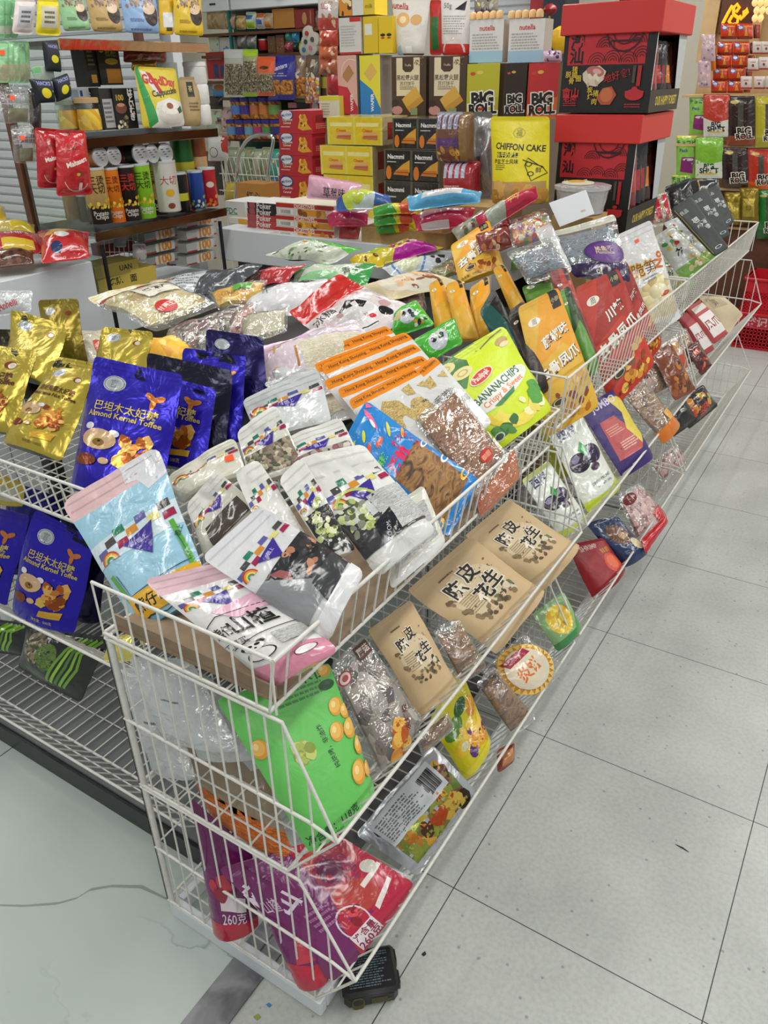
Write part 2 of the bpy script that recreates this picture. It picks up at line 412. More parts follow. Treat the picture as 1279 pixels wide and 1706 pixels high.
def pack(name, label, cat, q, t=0.03, col='#ccc', mat='film', art=(), kind='pillow', seal=0.07, bseal=None, group=None, wr=0.003,
         parts=(), content=None, ctex=None, rnd=0.014, back=None, bend=0.0, bendu=0.0, n=14, fr=14, top=None, sticker=None, gus=None, front=True):
    """a bag, pouch or packet on the quad q: front and back film sealed round the edge, its print, its seal and its parts"""
    SEED[0] += 1; sd = SEED[0]*7.3
    wr *= 1.8 if mat in ('film', 'clear', 'foil', 'milky') else 1.4; w, h = dims(q); SIZES.append((name, round(w, 3), round(h, 3), label))
    TL, TR, BR, BL = q; nrm = np.cross(TR-TL, TL-BL); nrm /= np.linalg.norm(nrm)
    mid = q.mean(0)
    nv = max(6, int(n*h/max(w, 1e-6))) if h > w else n; nu = n if h > w else max(6, int(n*w/h)); nv = min(nv, 26); nu = min(nu, 26)
    r = min(rnd/h, 0.2)
    us = np.linspace(0, 1, nu+1); vs = np.unique(np.concatenate([np.linspace(0, 1, nv+1), [r*0.08, r*0.35, 1-r*0.35, 1-r*0.08], [1-seal] if seal else []]).round(5))
    bs = (seal if kind == 'pillow' else 0) if bseal is None else bseal
    U, Vv = np.meshgrid(us, vs)
    # rounded corners: rows near the ends draw in
    e = np.minimum(Vv, 1-Vv)/max(r, 1e-6); ins = np.where(e < 1, (rnd/w)*(1-np.sqrt(np.clip(1-(1-np.clip(e, 0, 1))**2, 0, 1))), 0)
    Uc = 0.5+(U-0.5)*(1-2*np.minimum(ins, 0.4))
    vv = np.clip((Vv-bs)/max(1e-6, 1-seal-bs), 0, 1)
    pu = np.clip(1-np.abs(2*U-1)**2.6, 0, 1)**0.75
    if kind == 'pillow': pv = np.clip(np.sin(np.pi*vv), 0, 1)**0.55
    elif kind == 'stand': pv = np.clip(np.where(vv < 0.12, 0.72+0.28*(vv/0.12), 1-((vv-0.12)/0.88)**1.5), 0, 1)
    else: pv = np.clip(np.sin(np.pi*vv), 0, 1)**0.25; 
    if kind == 'flat': pu = np.clip(1-np.abs(2*U-1)**6, 0, 1)**0.5
    B = t*0.62*pu*pv
    edge = 0.35+0.65*np.clip(4*U*(1-U), 0, 1)*np.clip(4*Vv*(1-Vv), 0, 1)
    NZ = np.zeros_like(B); NZ2 = np.zeros_like(B)
    for j in range(B.shape[0]):
        for i in range(B.shape[1]):
            p = Vector((U[j, i]*w*fr+sd, Vv[j, i]*h*fr, sd*0.3))
            a = noise.noise(p); b2 = noise.noise(p*2.7)
            NZ[j, i] = a*0.8+0.5*b2+0.7*(0.25-abs(noise.noise(p*1.7+Vector((5, 3, 1)))))
            NZ2[j, i] = noise.noise(p*0.5+Vector((9, 9, 9)))
    shrink = 1-0.10*(t/max(w, 0.02))*pv*(np.abs(2*U-1))
    Uc = 0.5+(Uc-0.5)*shrink
    base = ((1-Uc)[..., None]*TL+Uc[..., None]*TR)*Vv[..., None]+((1-Uc)[..., None]*BL+Uc[..., None]*BR)*(1-Vv[..., None])
    sheet = (NZ2*wr*1.6+bend*(2*Vv-1)**2+bendu*(2*U-1)**2-bend*0.3)
    Gf = base+nrm*(B+NZ*wr*edge+sheet)[..., None]
    Gb = base+nrm*(-0.55*B/0.62*0.62+sheet-0.0012)[..., None]
    NF = grid_normals(Gf)
    root = empty(name, tuple(mid+nrm*0), label, cat, group)
    m_, n_ = len(vs), len(us)
    def rows(mb, G, j0, j1, c, mt, flip=False, nr=None):
        idx = [[(j-j0)*n_+i for i in range(n_)] for j in range(j0, j1+1)]
        F = []
        for j in range(j1-j0):
            for i in range(n_-1):
                f = (idx[j][i], idx[j][i+1], idx[j+1][i+1], idx[j+1][i]); F.append(f[::-1] if flip else f)
        mb.add(G[j0:j1+1].reshape(-1, 3), F, c, mt, [(U[j, i]*w, Vv[j, i]*h) for j in range(j0, j1+1) for i in range(n_)],
               nr[j0:j1+1].reshape(-1, 3) if nr is not None else None)
    js = int(np.argmin(abs(vs-(1-seal)))) if seal else m_-1
    body = MB(); bcol = back or col; bmat = mat
    if content:   # what is packed shows through the film
        cm = MB(); k = 0.94
        Gc = base+nrm*(B*0.86+NZ*wr*0.5+sheet-0.0015)[..., None]; Gd = base+nrm*(-0.5*B+sheet-0.0005)[..., None]
        c0 = (1-k)/2; sel = (vs > bs+0.02) & (vs < 1-seal-0.03); jj = np.where(sel)[0]; ii = np.where((us > 0.04) & (us < 0.96))[0]
        if len(jj) > 2 and len(ii) > 2:
            S = np.ix_(jj, ii); A1 = Gc[S]; A2 = Gd[S]; mm, nn = len(jj), len(ii); NB = grid_normals(A1)
            uvl = [(us[i]*w, vs[j]*h) for j in jj for i in ii]
            Fq = [(j*nn+i, j*nn+i+1, (j+1)*nn+i+1, (j+1)*nn+i) for j in range(mm-1) for i in range(nn-1)]
            off = mm*nn; ring = [i for i in range(nn)]+[j*nn+nn-1 for j in range(1, mm)]+[(mm-1)*nn+i for i in range(nn-2, -1, -1)]+[j*nn for j in range(mm-2, 0, -1)]
            cm.add(np.concatenate([A1.reshape(-1, 3), A2.reshape(-1, 3)]), Fq+[tuple(off+k2 for k2 in f[::-1]) for f in Fq]+
                   [(ring[(k2+1) % len(ring)], ring[k2], off+ring[k2], off+ring[(k2+1) % len(ring)]) for k2 in range(len(ring))], '#fff', content, uvl+uvl)
            cm.build('contents', root)
    rows(body, Gf, 0, js, col, mat, nr=NF); rows(body, Gb, 0, js, bcol, mat, True, -NF)
    ring = []
    cut = []
    # closes the bottom (and the sides where front and back part)
    def wall(mb, pa, pb, c, mt):
        K = len(pa); mb.add(np.concatenate([pa, pb]), [(i, K+i, K+i+1, i+1) for i in range(K-1)], c, mt)
    gc = gus or bcol
    wall(body, Gb[0], Gf[0], gc, mat); wall(body, Gf[:js+1, 0], Gb[:js+1, 0], bcol, mat); wall(body, Gb[:js+1, -1], Gf[:js+1, -1], bcol, mat)
    if art: put_art(body, Gf, [a for a in art], w, h, us, vs, mat if mat not in ('clear', 'milky') else 'film', NF)
    bo = body.build('bag_body', root)
    if seal:
        sm = MB(); tc = top[0] if top else col; tm = top[1] if top and len(top) > 1 else mat
        rows(sm, Gf, js, m_-1, tc, tm, nr=NF); rows(sm, Gb, js, m_-1, tc if not back else back, tm, True, -NF)
        wall(sm, Gf[-1], Gb[-1], tc, tm); wall(sm, Gf[js:, 0], Gb[js:, 0], tc, tm); wall(sm, Gb[js:, -1], Gf[js:, -1], tc, tm)
        # ribs of the heat seal
        for k2 in range(2):
            vv0 = 1-seal*(0.3+0.35*k2); put_art(sm, Gf, [('R', 0.03, vv0, 0.97, vv0+seal*0.06, [x*0.8 for x in lin(tc)])], w, h, us, vs, tm if tm not in ('clear', 'milky') else 'film', NF)
        sm.build('top_seal', root)
    for pname, part_art, pmat in parts:
        pm = MB(); put_art(pm, Gf, part_art, w, h, us, vs, pmat, NF, lift=0.0016); 
        if pm.f: pm.build(pname, bo)
    if sticker:
        for su, sv in (sticker if isinstance(sticker, list) else [sticker]):
            pm = MB(); a = 0.009/w; b = 0.007/h
            put_art(pm, Gf, [('R', su-a, sv-b, su+a, sv+b, '#ff5a22')], w, h, us, vs, 'satin', NF, lift=0.0022); pm.build('price_sticker', bo)
    return root
def carton(name, label, cat, o, ax, ay, az, front=(), side=(), top=(), left=(), col='#ccc', mat='card', group=None, scol=None, tcol=None, parts=(), lid=None, bev=0.002):
    """a box with printed faces. o: its bottom corner at the viewer's left front; ax to the right, ay to the back, az up"""
    o = np.array(o, float); ax = np.array(ax, float); ay = np.array(ay, float); az = np.array(az, float)
    root = empty(name, tuple(o+ax/2+ay/2), label, cat, group); mb = MB()
    P = [o+a*ax+b*ay+c*az for c in (0, 1) for a, b in ((0, 0), (1, 0), (1, 1), (0, 1))]
    mb.add(P, [(0, 1, 5, 4), (1, 2, 6, 5), (2, 3, 7, 6), (3, 0, 4, 7), (4, 5, 6, 7), (3, 2, 1, 0)], [lin(col), lin(scol or col), lin(col), lin(scol or col), lin(tcol or col), lin(col)], mat)
    def face(arts, a, x, y, mbx=None, lift=0.0):
        if not arts: return
        w, h = np.linalg.norm(x), np.linalg.norm(y); G = np.array([[a, a+x], [a+y, a+x+y]]); nn = np.cross(x, y); nn /= np.linalg.norm(nn)
        put_art(mbx or mb, G, arts, w, h, [0, 1], [0, 1], mat, np.broadcast_to(nn, (2, 2, 3)), lift)
    face(front, o, ax, az); face(side, o+ax, ay, az); face(top, o+az, ax, ay); face(left, o+ay, -ay, az)
    mb.n = {}
    mb.build('carton', root, smooth=False)
    for pname, which, arts, pm in parts:
        x = MB(); f = {'front': (o, ax, az), 'side': (o+ax, ay, az), 'top': (o+az, ax, ay)}[which]
        w, h = np.linalg.norm(f[1]), np.linalg.norm(f[2]); nn = unit(np.cross(f[1], f[2])); G = np.array([[f[0], f[0]+f[1]], [f[0]+f[2], f[0]+f[1]+f[2]]])
        put_art(x, G, arts, w, h, [0, 1], [0, 1], pm, np.broadcast_to(nn, (2, 2, 3)), 0.0015); x.n = {}; x.build(pname, root, smooth=False)
    return root
# ------------------------------------------------------------------ the setting
def floor_material():
    mt, nt, P, N, L = newmat('vinyl_tile')
    tc = N.new('ShaderNodeTexCoord')
    nz = N.new('ShaderNodeTexNoise'); nz.inputs['Scale'].default_value = 3.0; nz.inputs['Detail'].default_value = 5
    sp = N.new('ShaderNodeTexVoronoi'); sp.inputs['Scale'].default_value = 36; sp.inputs['Randomness'].default_value = 1
    L.new(tc.outputs['Object'], nz.inputs['Vector']); L.new(tc.outputs['Object'], sp.inputs['Vector'])
    rp = N.new('ShaderNodeValToRGB'); rp.color_ramp.elements[0].position = 0.36; rp.color_ramp.elements[0].color = (*lin('#adb0ab'), 1)
    rp.color_ramp.elements[1].position = 0.62; rp.color_ramp.elements[1].color = (*lin('#bcbfb9'), 1)
    L.new(nz.outputs['Fac'], rp.inputs[0])
    # chips of darker stone: small cells that fall under a threshold
    r2 = N.new('ShaderNodeValToRGB'); r2.color_ramp.elements[0].position = 0.10; r2.color_ramp.elements[0].color = (0.6, 0.6, 0.6, 1)
    r2.color_ramp.elements[1].position = 0.17; r2.color_ramp.elements[1].color = (1, 1, 1, 1); L.new(sp.outputs['Distance'], r2.inputs[0])
    sc = N.new('ShaderNodeSeparateColor'); L.new(sp.outputs['Color'], sc.inputs[0])
    gt = N.new('ShaderNodeMath'); gt.operation = 'GREATER_THAN'; gt.inputs[1].default_value = 0.72; L.new(sc.outputs[0], gt.inputs[0])
    mx = N.new('ShaderNodeMixRGB'); mx.blend_type = 'MULTIPLY'; L.new(gt.outputs[0], mx.inputs[0]); L.new(rp.outputs[0], mx.inputs[1]); L.new(r2.outputs[0], mx.inputs[2])
    n3 = N.new('ShaderNodeTexNoise'); n3.inputs['Scale'].default_value = 90; n3.inputs['Detail'].default_value = 3; L.new(tc.outputs['Object'], n3.inputs['Vector'])
    r3 = N.new('ShaderNodeValToRGB'); r3.color_ramp.elements[0].position = 0.3; r3.color_ramp.elements[0].color = (0.84, 0.84, 0.84, 1); r3.color_ramp.elements[1].position = 0.6; r3.color_ramp.elements[1].color = (1, 1, 1, 1)
    L.new(n3.outputs['Fac'], r3.inputs[0])
    m2 = N.new('ShaderNodeMixRGB'); m2.blend_type = 'MULTIPLY'; m2.inputs[0].default_value = 0.8; L.new(mx.outputs[0], m2.inputs[1]); L.new(r3.outputs[0], m2.inputs[2])
    # joints every 0.6 m
    sx = N.new('ShaderNodeSeparateXYZ'); L.new(tc.outputs['Object'], sx.inputs[0]); last = None
    for k in (0, 1):
        md = N.new('ShaderNodeMath'); md.operation = 'PINGPONG'; md.inputs[1].default_value = 0.3; L.new(sx.outputs[k], md.inputs[0])
        lt = N.new('ShaderNodeMath'); lt.operation = 'LESS_THAN'; lt.inputs[1].default_value = 0.0013; L.new(md.outputs[0], lt.inputs[0])
        if last is None: last = lt
        else:
            mxx = N.new('ShaderNodeMath'); mxx.operation = 'MAXIMUM'; L.new(last.outputs[0], mxx.inputs[0]); L.new(lt.outputs[0], mxx.inputs[1]); last = mxx
    m3 = N.new('ShaderNodeMixRGB'); m3.inputs[2].default_value = (*lin('#3c3c3a'), 1); L.new(last.outputs[0], m3.inputs[0]); L.new(m2.outputs[0], m3.inputs[1])
    L.new(m3.outputs[0], P.inputs['Base Color']); P.inputs['Roughness'].default_value = 0.42; P.inputs['Specular IOR Level'].default_value = 0.4
floor_material()
def marble_material():
    mt, nt, P, N, L = newmat('marble_tile')
    tc = N.new('ShaderNodeTexCoord'); nz = N.new('ShaderNodeTexNoise'); nz.inputs['Scale'].default_value = 1.6; nz.inputs['Detail'].default_value = 6; nz.inputs['Distortion'].default_value = 1.2
    L.new(tc.outputs['Object'], nz.inputs['Vector'])
    rp = N.new('ShaderNodeValToRGB'); rp.color_ramp.elements[0].position = 0.494; rp.color_ramp.elements[0].color = (*lin('#aeb8b2'), 1)
    e = rp.color_ramp.elements.new(0.5); e.color = (*lin('#7e8a84'), 1); rp.color_ramp.elements[2].position = 0.506; rp.color_ramp.elements[2].color = (*lin('#b4beb8'), 1)
    L.new(nz.outputs['Fac'], rp.inputs[0])
    n2 = N.new('ShaderNodeTexNoise'); n2.inputs['Scale'].default_value = 0.9; L.new(tc.outputs['Object'], n2.inputs['Vector'])
    g = N.new('ShaderNodeValToRGB'); g.color_ramp.elements[0].position = 0.5; g.color_ramp.elements[1].position = 0.6; L.new(n2.outputs['Fac'], g.inputs[0])
    mx = N.new('ShaderNodeMixRGB'); mx.inputs[1].default_value = (*lin('#b2bcb6'), 1); L.new(g.outputs[0], mx.inputs[0]); L.new(rp.outputs[0], mx.inputs[2])
    L.new(mx.outputs[0], P.inputs['Base Color']); P.inputs['Roughness'].default_value = 0.34; P.inputs['Specular IOR Level'].default_value = 0.5
marble_material()
def slab(name, x0, x1, y0, y1, z0, z1, mat, col='#fff', kind='structure'):
    mb = MB(); mb.box(((x0+x1)/2, (y0+y1)/2, (z0+z1)/2), (x1-x0, y1-y0, z1-z0), col, mat); o = mb.build(name, smooth=False, origin=(0, 0, 0)); o['kind'] = kind; return o
slab('floor', -8, 5, -4, 9, -0.06, 0, 'vinyl_tile')
slab('floor_marble', -5, -0.35, -4, 1.0, -0.02, 0.004, 'marble_tile')
plain('brass_strip', '#77777a', 0.35, 0.6, 14, 0.2, var=0.35)
plain('joint', '#2c3030', 0.6)
slab('trim_1', -0.35, -0.262, -4, 1.0, 0, 0.006, 'brass_strip')
slab('trim_2', -1.3735, -1.371, -4, -0.2, 0.003, 0.0046, 'joint')
mb = MB(); vp = [AZ(x, y, 0.0045) for x, y in ((-30, 1507), (40, 1509), (95, 1505), (128, 1496), (150, 1482), (185, 1476), (235, 1477), (262, 1490), (300, 1508))]; W_ = (0.002, 0.003, 0.004, 0.003, 0.005, 0.004, 0.005, 0.003, 0.002)
V_ = []
for q_, w_ in zip(vp, W_): V_ += [q_+np.array((0, w_, 0)), q_-np.array((0, w_, 0))]
plain('vein', '#86918b', 0.34)
mb.add(V_, [(2*i+1, 2*i+3, 2*i+2, 2*i) for i in range(len(vp)-1)], '#fff', 'vein'); o = mb.build('trim_3', origin=(0, 0, 0)); o['kind'] = 'structure'
slab('wall_back', -8, 5, 6.6, 6.75, 0, 3.0, 'cream')
slab('wall_left', -5.5, -5.35, -4, 6.6, 0, 3.0, 'cream')
slab('ceiling', -8, 5, -4, 9, 3.0, 3.1, 'white_panel')

# ------------------------------------------------------------------ wire baskets
WR, RR = 0.0022, 0.0038
def wires(name, root, lines, r=WR):
    mb = MB()
    for ln in lines: mb.tube(ln, r, n=5 if r < 0.003 else 8)
    return mb.build(name, root)
def steps(a, b, s):
    n = max(2, int(round(abs(b-a)/s))); return [a+(b-a)*i/n for i in range(n+1)]
def tier(name, label, group, F, L, sec, end_top, post=None, mid=True, gap=0.04, back=True, ends=(True, True), open_front=False, hooks=()):
    """one wire basket. F(u, s, z): u along its front, s out from its back, z up. sec: profile (s, z) of floor front, lip and top of the end panel"""
    (sf, zf), (sl, zl), (st, zt) = sec
    root = empty(name, tuple(F(L/2, sf/2, zf)), label, 'wire basket', group)
    us = steps(0, L, gap)
    wires('floor_grid', root, [[F(u, 0, zf), F(u, sf, zf)] for u in us]+[[F(0, s, zf-0.004), F(L, s, zf-0.004)] for s in steps(0, sf, 0.11)])
    wires('front_panel', root, [[F(u, sf, zf), F(u, sl, zl)] for u in us]+([[F(0, (sf+sl)/2+0.002, (zf+zl)/2), F(L, (sf+sl)/2+0.002, (zf+zl)/2)]] if mid else []))
    rim = [[F(0, sf, zf), F(L, sf, zf)], [F(0, sl, zl), F(L, sl, zl)], [F(0, 0, zf), F(L, 0, zf)]]
    if back: rim += [[F(0, 0, zt), F(L, 0, zt)]]
    wires('rim', root, rim, RR)
    for q, uu in enumerate((0, L)):
        if not ends[q]: continue
        ln = []
        def front_s(z):
            if z <= zl: return sf+(sl-sf)*(z-zf)/(zl-zf)
            return sl+(st-sl)*(z-zl)/max(1e-6, zt-zl)
        for s in steps(0, max(sf, st), gap):
            top = zt if s <= st else (zl+(zt-zl)*(s-sl)/(st-sl) if st < sl else zl)
            ln.append([F(uu, s, zf), F(uu, s, top)])
        extra = (sl-max(sf, st))
        if extra > 0.05:
            s = max(sf, st)+extra*0.45; ln.append([F(uu, s, zf+(zl-zf)*(s-sf)/(sl-sf)), F(uu, s, zl+(zt-zl)*(s-sl)/(st-sl))])
        wires('end_panel', root, ln)
        fr = [[F(uu, 0, zf), F(uu, sf, zf), F(uu, sl, zl), F(uu, st, zt), F(uu, 0, zt)]]
        if mid: fr.append([F(uu, 0, zf+(zl-zf)*1.15), F(uu, (sf+sl)/2, zf+(zl-zf)*1.08), F(uu, sl, zl)])
        wires('end_frame', root, fr, RR*0.9)
    if back: wires('back_panel', root, [[F(u, 0, zf), F(u, 0, zt)] for u in steps(0, L, gap*2)]+[[F(0, 0, (zf+zt)/2), F(L, 0, (zf+zt)/2)]])
    if post:
        for uu, ss, z0, z1 in post:
            mb = MB(); mb.tube([F(uu, ss, z0), F(uu, ss, z1)], 0.0065, n=10); mb.tube([F(uu, ss, z1), F(uu, ss, z1+0.004)], 0.0075, n=10); mb.build('post', root)
    if hooks:
        for (u, s, z) in hooks:
            mb = MB(); mb.tube([F(u, s+0.012, z-0.012), F(u, s+0.012, z+0.012), F(u, s+0.004, z+0.026), F(u, s-0.01, z+0.03), F(u, s-0.022, z+0.024), F(u, s-0.028, z+0.008), F(u, s-0.028, z-0.014)], 0.002, n=6); mb.build('hook', root)
    return root
def unit_right(y0, y1, dz, tag_, which):
    X0 = -0.55
    F = lambda u, s, z: np.array([X0+s, y0+u, z])
    L = y1-y0; p = [(0.004, 0.008, 0.05, 0.455), (L-0.004, 0.008, 0.05, 0.455)]; p2 = [(0.004, 0.008, 0.46, 0.86), (L-0.004, 0.008, 0.46, 0.86)]
    g = 'white wire baskets of the long row'
    tier('wire_basket', f'white wire top basket heaped with bags, {tag_}', g, F, L, ((0.405, 0.868+dz*0.5), (0.425, 0.982+dz), (0.42, 0.984+dz)), 1, mid=False, ends=which[0], back=False, hooks=[] if y0 > 0 else [])
    tier('wire_basket', f'white wire middle basket with jutting lip, {tag_}', g, F, L, ((0.404, 0.462), (0.528, 0.626), (0.43, 0.856)), 1, post=p2, ends=which[1])
    tier('wire_basket', f'white wire bottom basket just above the floor, {tag_}', g, F, L, ((0.44, 0.066), (0.549, 0.232), (0.43, 0.452)), 1, post=p, ends=which[2])
    # the plinth the stack stands on
    mb = MB()
    for yy in (y0+0.012, y1-0.012): mb.box((X0+0.225, yy, 0.029), (0.45, 0.024, 0.05), '#d8d6ce', 'white_panel', bev=0.003)
    for xx in (X0+0.012, X0+0.438): mb.box((xx, (y0+y1)/2, 0.029), (0.024, L-0.05, 0.05), '#d8d6ce', 'white_panel', bev=0.003)
    o = mb.build('base_plinth'); tag(o, f'low off-white base under the wire baskets, {tag_}', 'base', 'bases under the wire baskets')
unit_right(-0.426, 0.795, 0.0, 'on the near stack with kraft bags', ((1, 1), (1, 1), (1, 1)))
unit_right(0.84, 2.16, 0.075, 'on the second stack with prune bags', ((1, 1), (1, 1), (1, 1)))
unit_right(2.2, 3.76, 0.075, 'on the farthest stack by the red crate', ((1, 1), (1, 1), (1, 1)))
plain('tray_grey', '#6a6e6e', 0.5)
def unit_left():
    x0, x1, yb = -1.83, -0.575, 0.22
    F = lambda u, s, z: np.array([x1-u, yb-s, z]); L = x1-x0; g = 'white wire baskets facing the marble floor'
    tier('wire_basket', 'white wire top basket of gold and blue pouches', g, F, L, ((0.40, 0.875), (0.415, 0.99), (0.41, 0.992)), 1, mid=False, ends=(1, 1), back=False)
    tier('wire_basket', 'white wire middle basket of blue pouches above the marble', g, F, L, ((0.40, 0.47), (0.535, 0.63), (0.42, 0.86)), 1, ends=(0, 1))
    tier('wire_basket', 'nearly empty white wire bottom tray above the marble', g, F, L, ((0.44, 0.09), (0.545, 0.2), (0.45, 0.46)), 1, ends=(0, 1))
    mb = MB(); mb.box(((x0+x1)/2, yb-0.25, 0.045), (L, 0.5, 0.075), '#5a5e60', 'tray_grey'); mb.box(((x0+x1)/2, yb-0.505, 0.04), (L, 0.012, 0.07), '#181a1c', 'black_plastic'); o = mb.build('base_plinth'); tag(o, 'long dark base under the wire trays by the marble floor', 'base')
unit_left()
# ------------------------------------------------------------------ designs shared by several packs
SQ = ['#5b5b9c', '#4a4744', '#a01f4a', '#1f7a5a', '#d08a2c', '#4c2f8f', '#d8cf7a', '#3a3a3a']
def checks(u0, u1, v0, dv, flag=True):
    """the band of little coloured squares, the rainbow and the purple pennant"""
    a = []; n = 7; du = (u1-u0)/n
    lay = [(0, 0, 0), (1, 1, 1), (2, 0, 2), (2, 2, 3), (3, 1, 4), (4, 2, 0), (5, 1, 6), (6, 2, 1), (6.2, 0.4, 2)]
    for (i, j, c) in lay:
        x, y = u0+i*du*0.98, v0+j*dv*0.8
        a.append(('P', [(x, y), (x+du, y+dv*0.1), (x+du*0.95, y+dv), (x+du*0.05, y+dv*0.9)], SQ[c]))
    for k, c in enumerate(('#b8442c', '#e09a30', '#e8d870', '#4f8f58')):
        a.append(('A', u0+du*0.95, v0-dv*0.75, du*(0.85-0.16*k), du*(0.7-0.16*k), 0, 180, c))
    if flag:
        a += [('P', [(u0+du*2.3, v0+dv*0.1), (u0+du*5.2, v0+dv*1.1), (u0+du*4.3, v0-dv*2.4)], '#3d2a90'), ('T', '圆上', u0+du*3.9, v0-dv*0.2, 0.06, '#d8d4f0', 10)]
    return a
def bearface(u, v, s, asp, col='#e0b488', muz='#8a6a28'):
    """a plain round teddy face: two ears, eyes, muzzle"""
    a = [('E', u-s*0.72, v+s*0.75*asp, s*0.28, s*0.28*asp, '#e8e8f0'), ('E', u+s*0.78, v+s*0.5*asp, s*0.28, s*0.28*asp, '#e8e8f0'), ('E', u, v, s, s*0.82*asp, col)]
    a += [('E', u+s*0.05, v-s*0.2*asp, s*0.36, s*0.3*asp, muz), ('E', u+s*0.08, v-s*0.12*asp, s*0.1, s*0.08*asp, '#20140c')]
    a += [('A', u-s*0.4, v+s*0.08*asp, s*0.16, s*0.12, 20, 160, '#f4ead8'), ('A', u+s*0.5, v+s*0.08*asp, s*0.16, s*0.12, 20, 160, '#f4ead8')]
    return a
NUT = ['#c07a30', '#a85a1c', '#d9a04a', '#8a4416', '#e0b060']
def toffee(kind, asp=0.62):
    blue = kind == 'blue'; ink = '#d8c060' if blue else '#5a2a1c'
    a = [('E', 0.3, 0.82, 0.13, 0.13*asp, '#c8ccd0'), ('O', 0.3, 0.82, 0.12, 0.12*asp, '#8e9296', 0.12), ('E', 0.3, 0.82, 0.085, 0.085*asp, '#b4b8bc'), ('T', '官', 0.3, 0.82, 0.09, '#787c80')]
    if blue: a += [('E', 0.76+0.05*math.cos(R(g)), 0.76+0.05*asp*math.sin(R(g)), 0.065, 0.03, '#c87838', g) for g in (20, 150, 265)]
    else: a += [('E', 0.76, 0.78, 0.07, 0.045, '#8a4020'), ('E', 0.78, 0.775, 0.05, 0.035, '#e8dcc0')]
    a += [('T', '巴坦木太妃糖' if blue else '夏威夷果太妃糖', 0.5, 0.635, 0.1, ink, 0, 0.01, 1.15 if blue else 0.98), ('T', 'Almond Kernel Toffee' if blue else 'Macadamia Nut Toffee', 0.5, 0.57, 0.075, ink, 0, 0.02, 1.15)]
    a += bearface(0.31, 0.38, 0.19, asp, '#d8b48c')
    a += [('E', 0.22, 0.22, 0.12, 0.055, '#7a3a1c'), ('E', 0.42, 0.23, 0.06, 0.03, '#d8b48c')]
    a += [('S', 0.55, 0.24, 0.85, 0.44, 34, 0.06, NUT, 3 if blue else 5), ('P', [(0.5, 0.22), (0.62, 0.32), (0.7, 0.28), (0.6, 0.2)], '#d8b850'), ('P', [(0.58, 0.17), (0.86, 0.2), (0.85, 0.13), (0.57, 0.11)], '#d8a838')]
    a += [('T', '净含量：500克', 0.62, 0.07, 0.045, ink)]
    return a
BLUE = dict(col='#2a1fa8', mat='foil', back='#0d0b26', kind='stand', seal=0.1, wr=0.0035, t=0.06)
GOLD = dict(col='#b8a440', mat='foil', back='#2a2410', kind='stand', seal=0.1, wr=0.004, t=0.06)

# ------------------------------------------------------------------ the near top basket
NA = (0.42, -0.55, 0.72)
pack('hawthorn_strip_bag', 'pink and white hawthorn bag with panda lying at the near basket corner', 'snack bag',
     Q([(236, 966), (366, 936), (568, 1082), (452, 1148)], (0.24, -0.7, 0.67), z=0.965), t=0.05, col='#e6e4e2', mat='film', kind='stand', seal=0.16, top=('#e0bcc4', 'satin'), gus='#d8728c', wr=0.003,
     group='hawthorn bags in the near basket', rnd=0.02,
     art=checks(0.05, 0.95, 0.7, 0.04)+[('P', [(0, 0.0), (1, 0.0), (1, 0.13), (0.75, 0.17), (0.3, 0.12), (0, 0.16)], '#d88aa0'), ('P', [(0.3, 0.6), (1, 0.66), (1, 0.52), (0.5, 0.5)], '#e8b4c8'),
     ('L', [(0.05, 0.5), (0.3, 0.56), (0.98, 0.55)], 0.012, '#2a2828'), ('L', [(0.1, 0.3), (0.5, 0.33), (0.98, 0.33)], 0.012, '#2a2828'),
     ('T', '熊仔', 0.2, 0.44, 0.17, '#1c1a1a', 0, 0.015, 0.8), ('T', '山楂', 0.6, 0.45, 0.3, '#141212', 0, 0.02), ('T', '工厦买', 0.2, 0.33, 0.12, '#2a2828'),
     ('E', 0.34, 0.2, 0.2, 0.085, '#e6e4e2'), ('O', 0.34, 0.2, 0.2, 0.085, '#1c1a1a', 0.12), ('E', 0.22, 0.27, 0.06, 0.03, '#1c1a1a'), ('E', 0.46, 0.28, 0.06, 0.03, '#1c1a1a'), ('E', 0.34, 0.26, 0.14, 0.055, '#f0eeec'), ('E', 0.29, 0.27, 0.04, 0.018, '#1c1a1a'), ('E', 0.4, 0.27, 0.04, 0.018, '#1c1a1a'), ('E', 0.345, 0.25, 0.02, 0.01, '#1c1a1a'),
     ('R', 0.62, 0.2, 0.98, 0.3, '#fff', 'f_grey_strips'), ('E', 0.75, 0.1, 0.14, 0.05, '#f2e8ea'), ('O', 0.75, 0.1, 0.14, 0.05, '#2a2020', 0.1)])
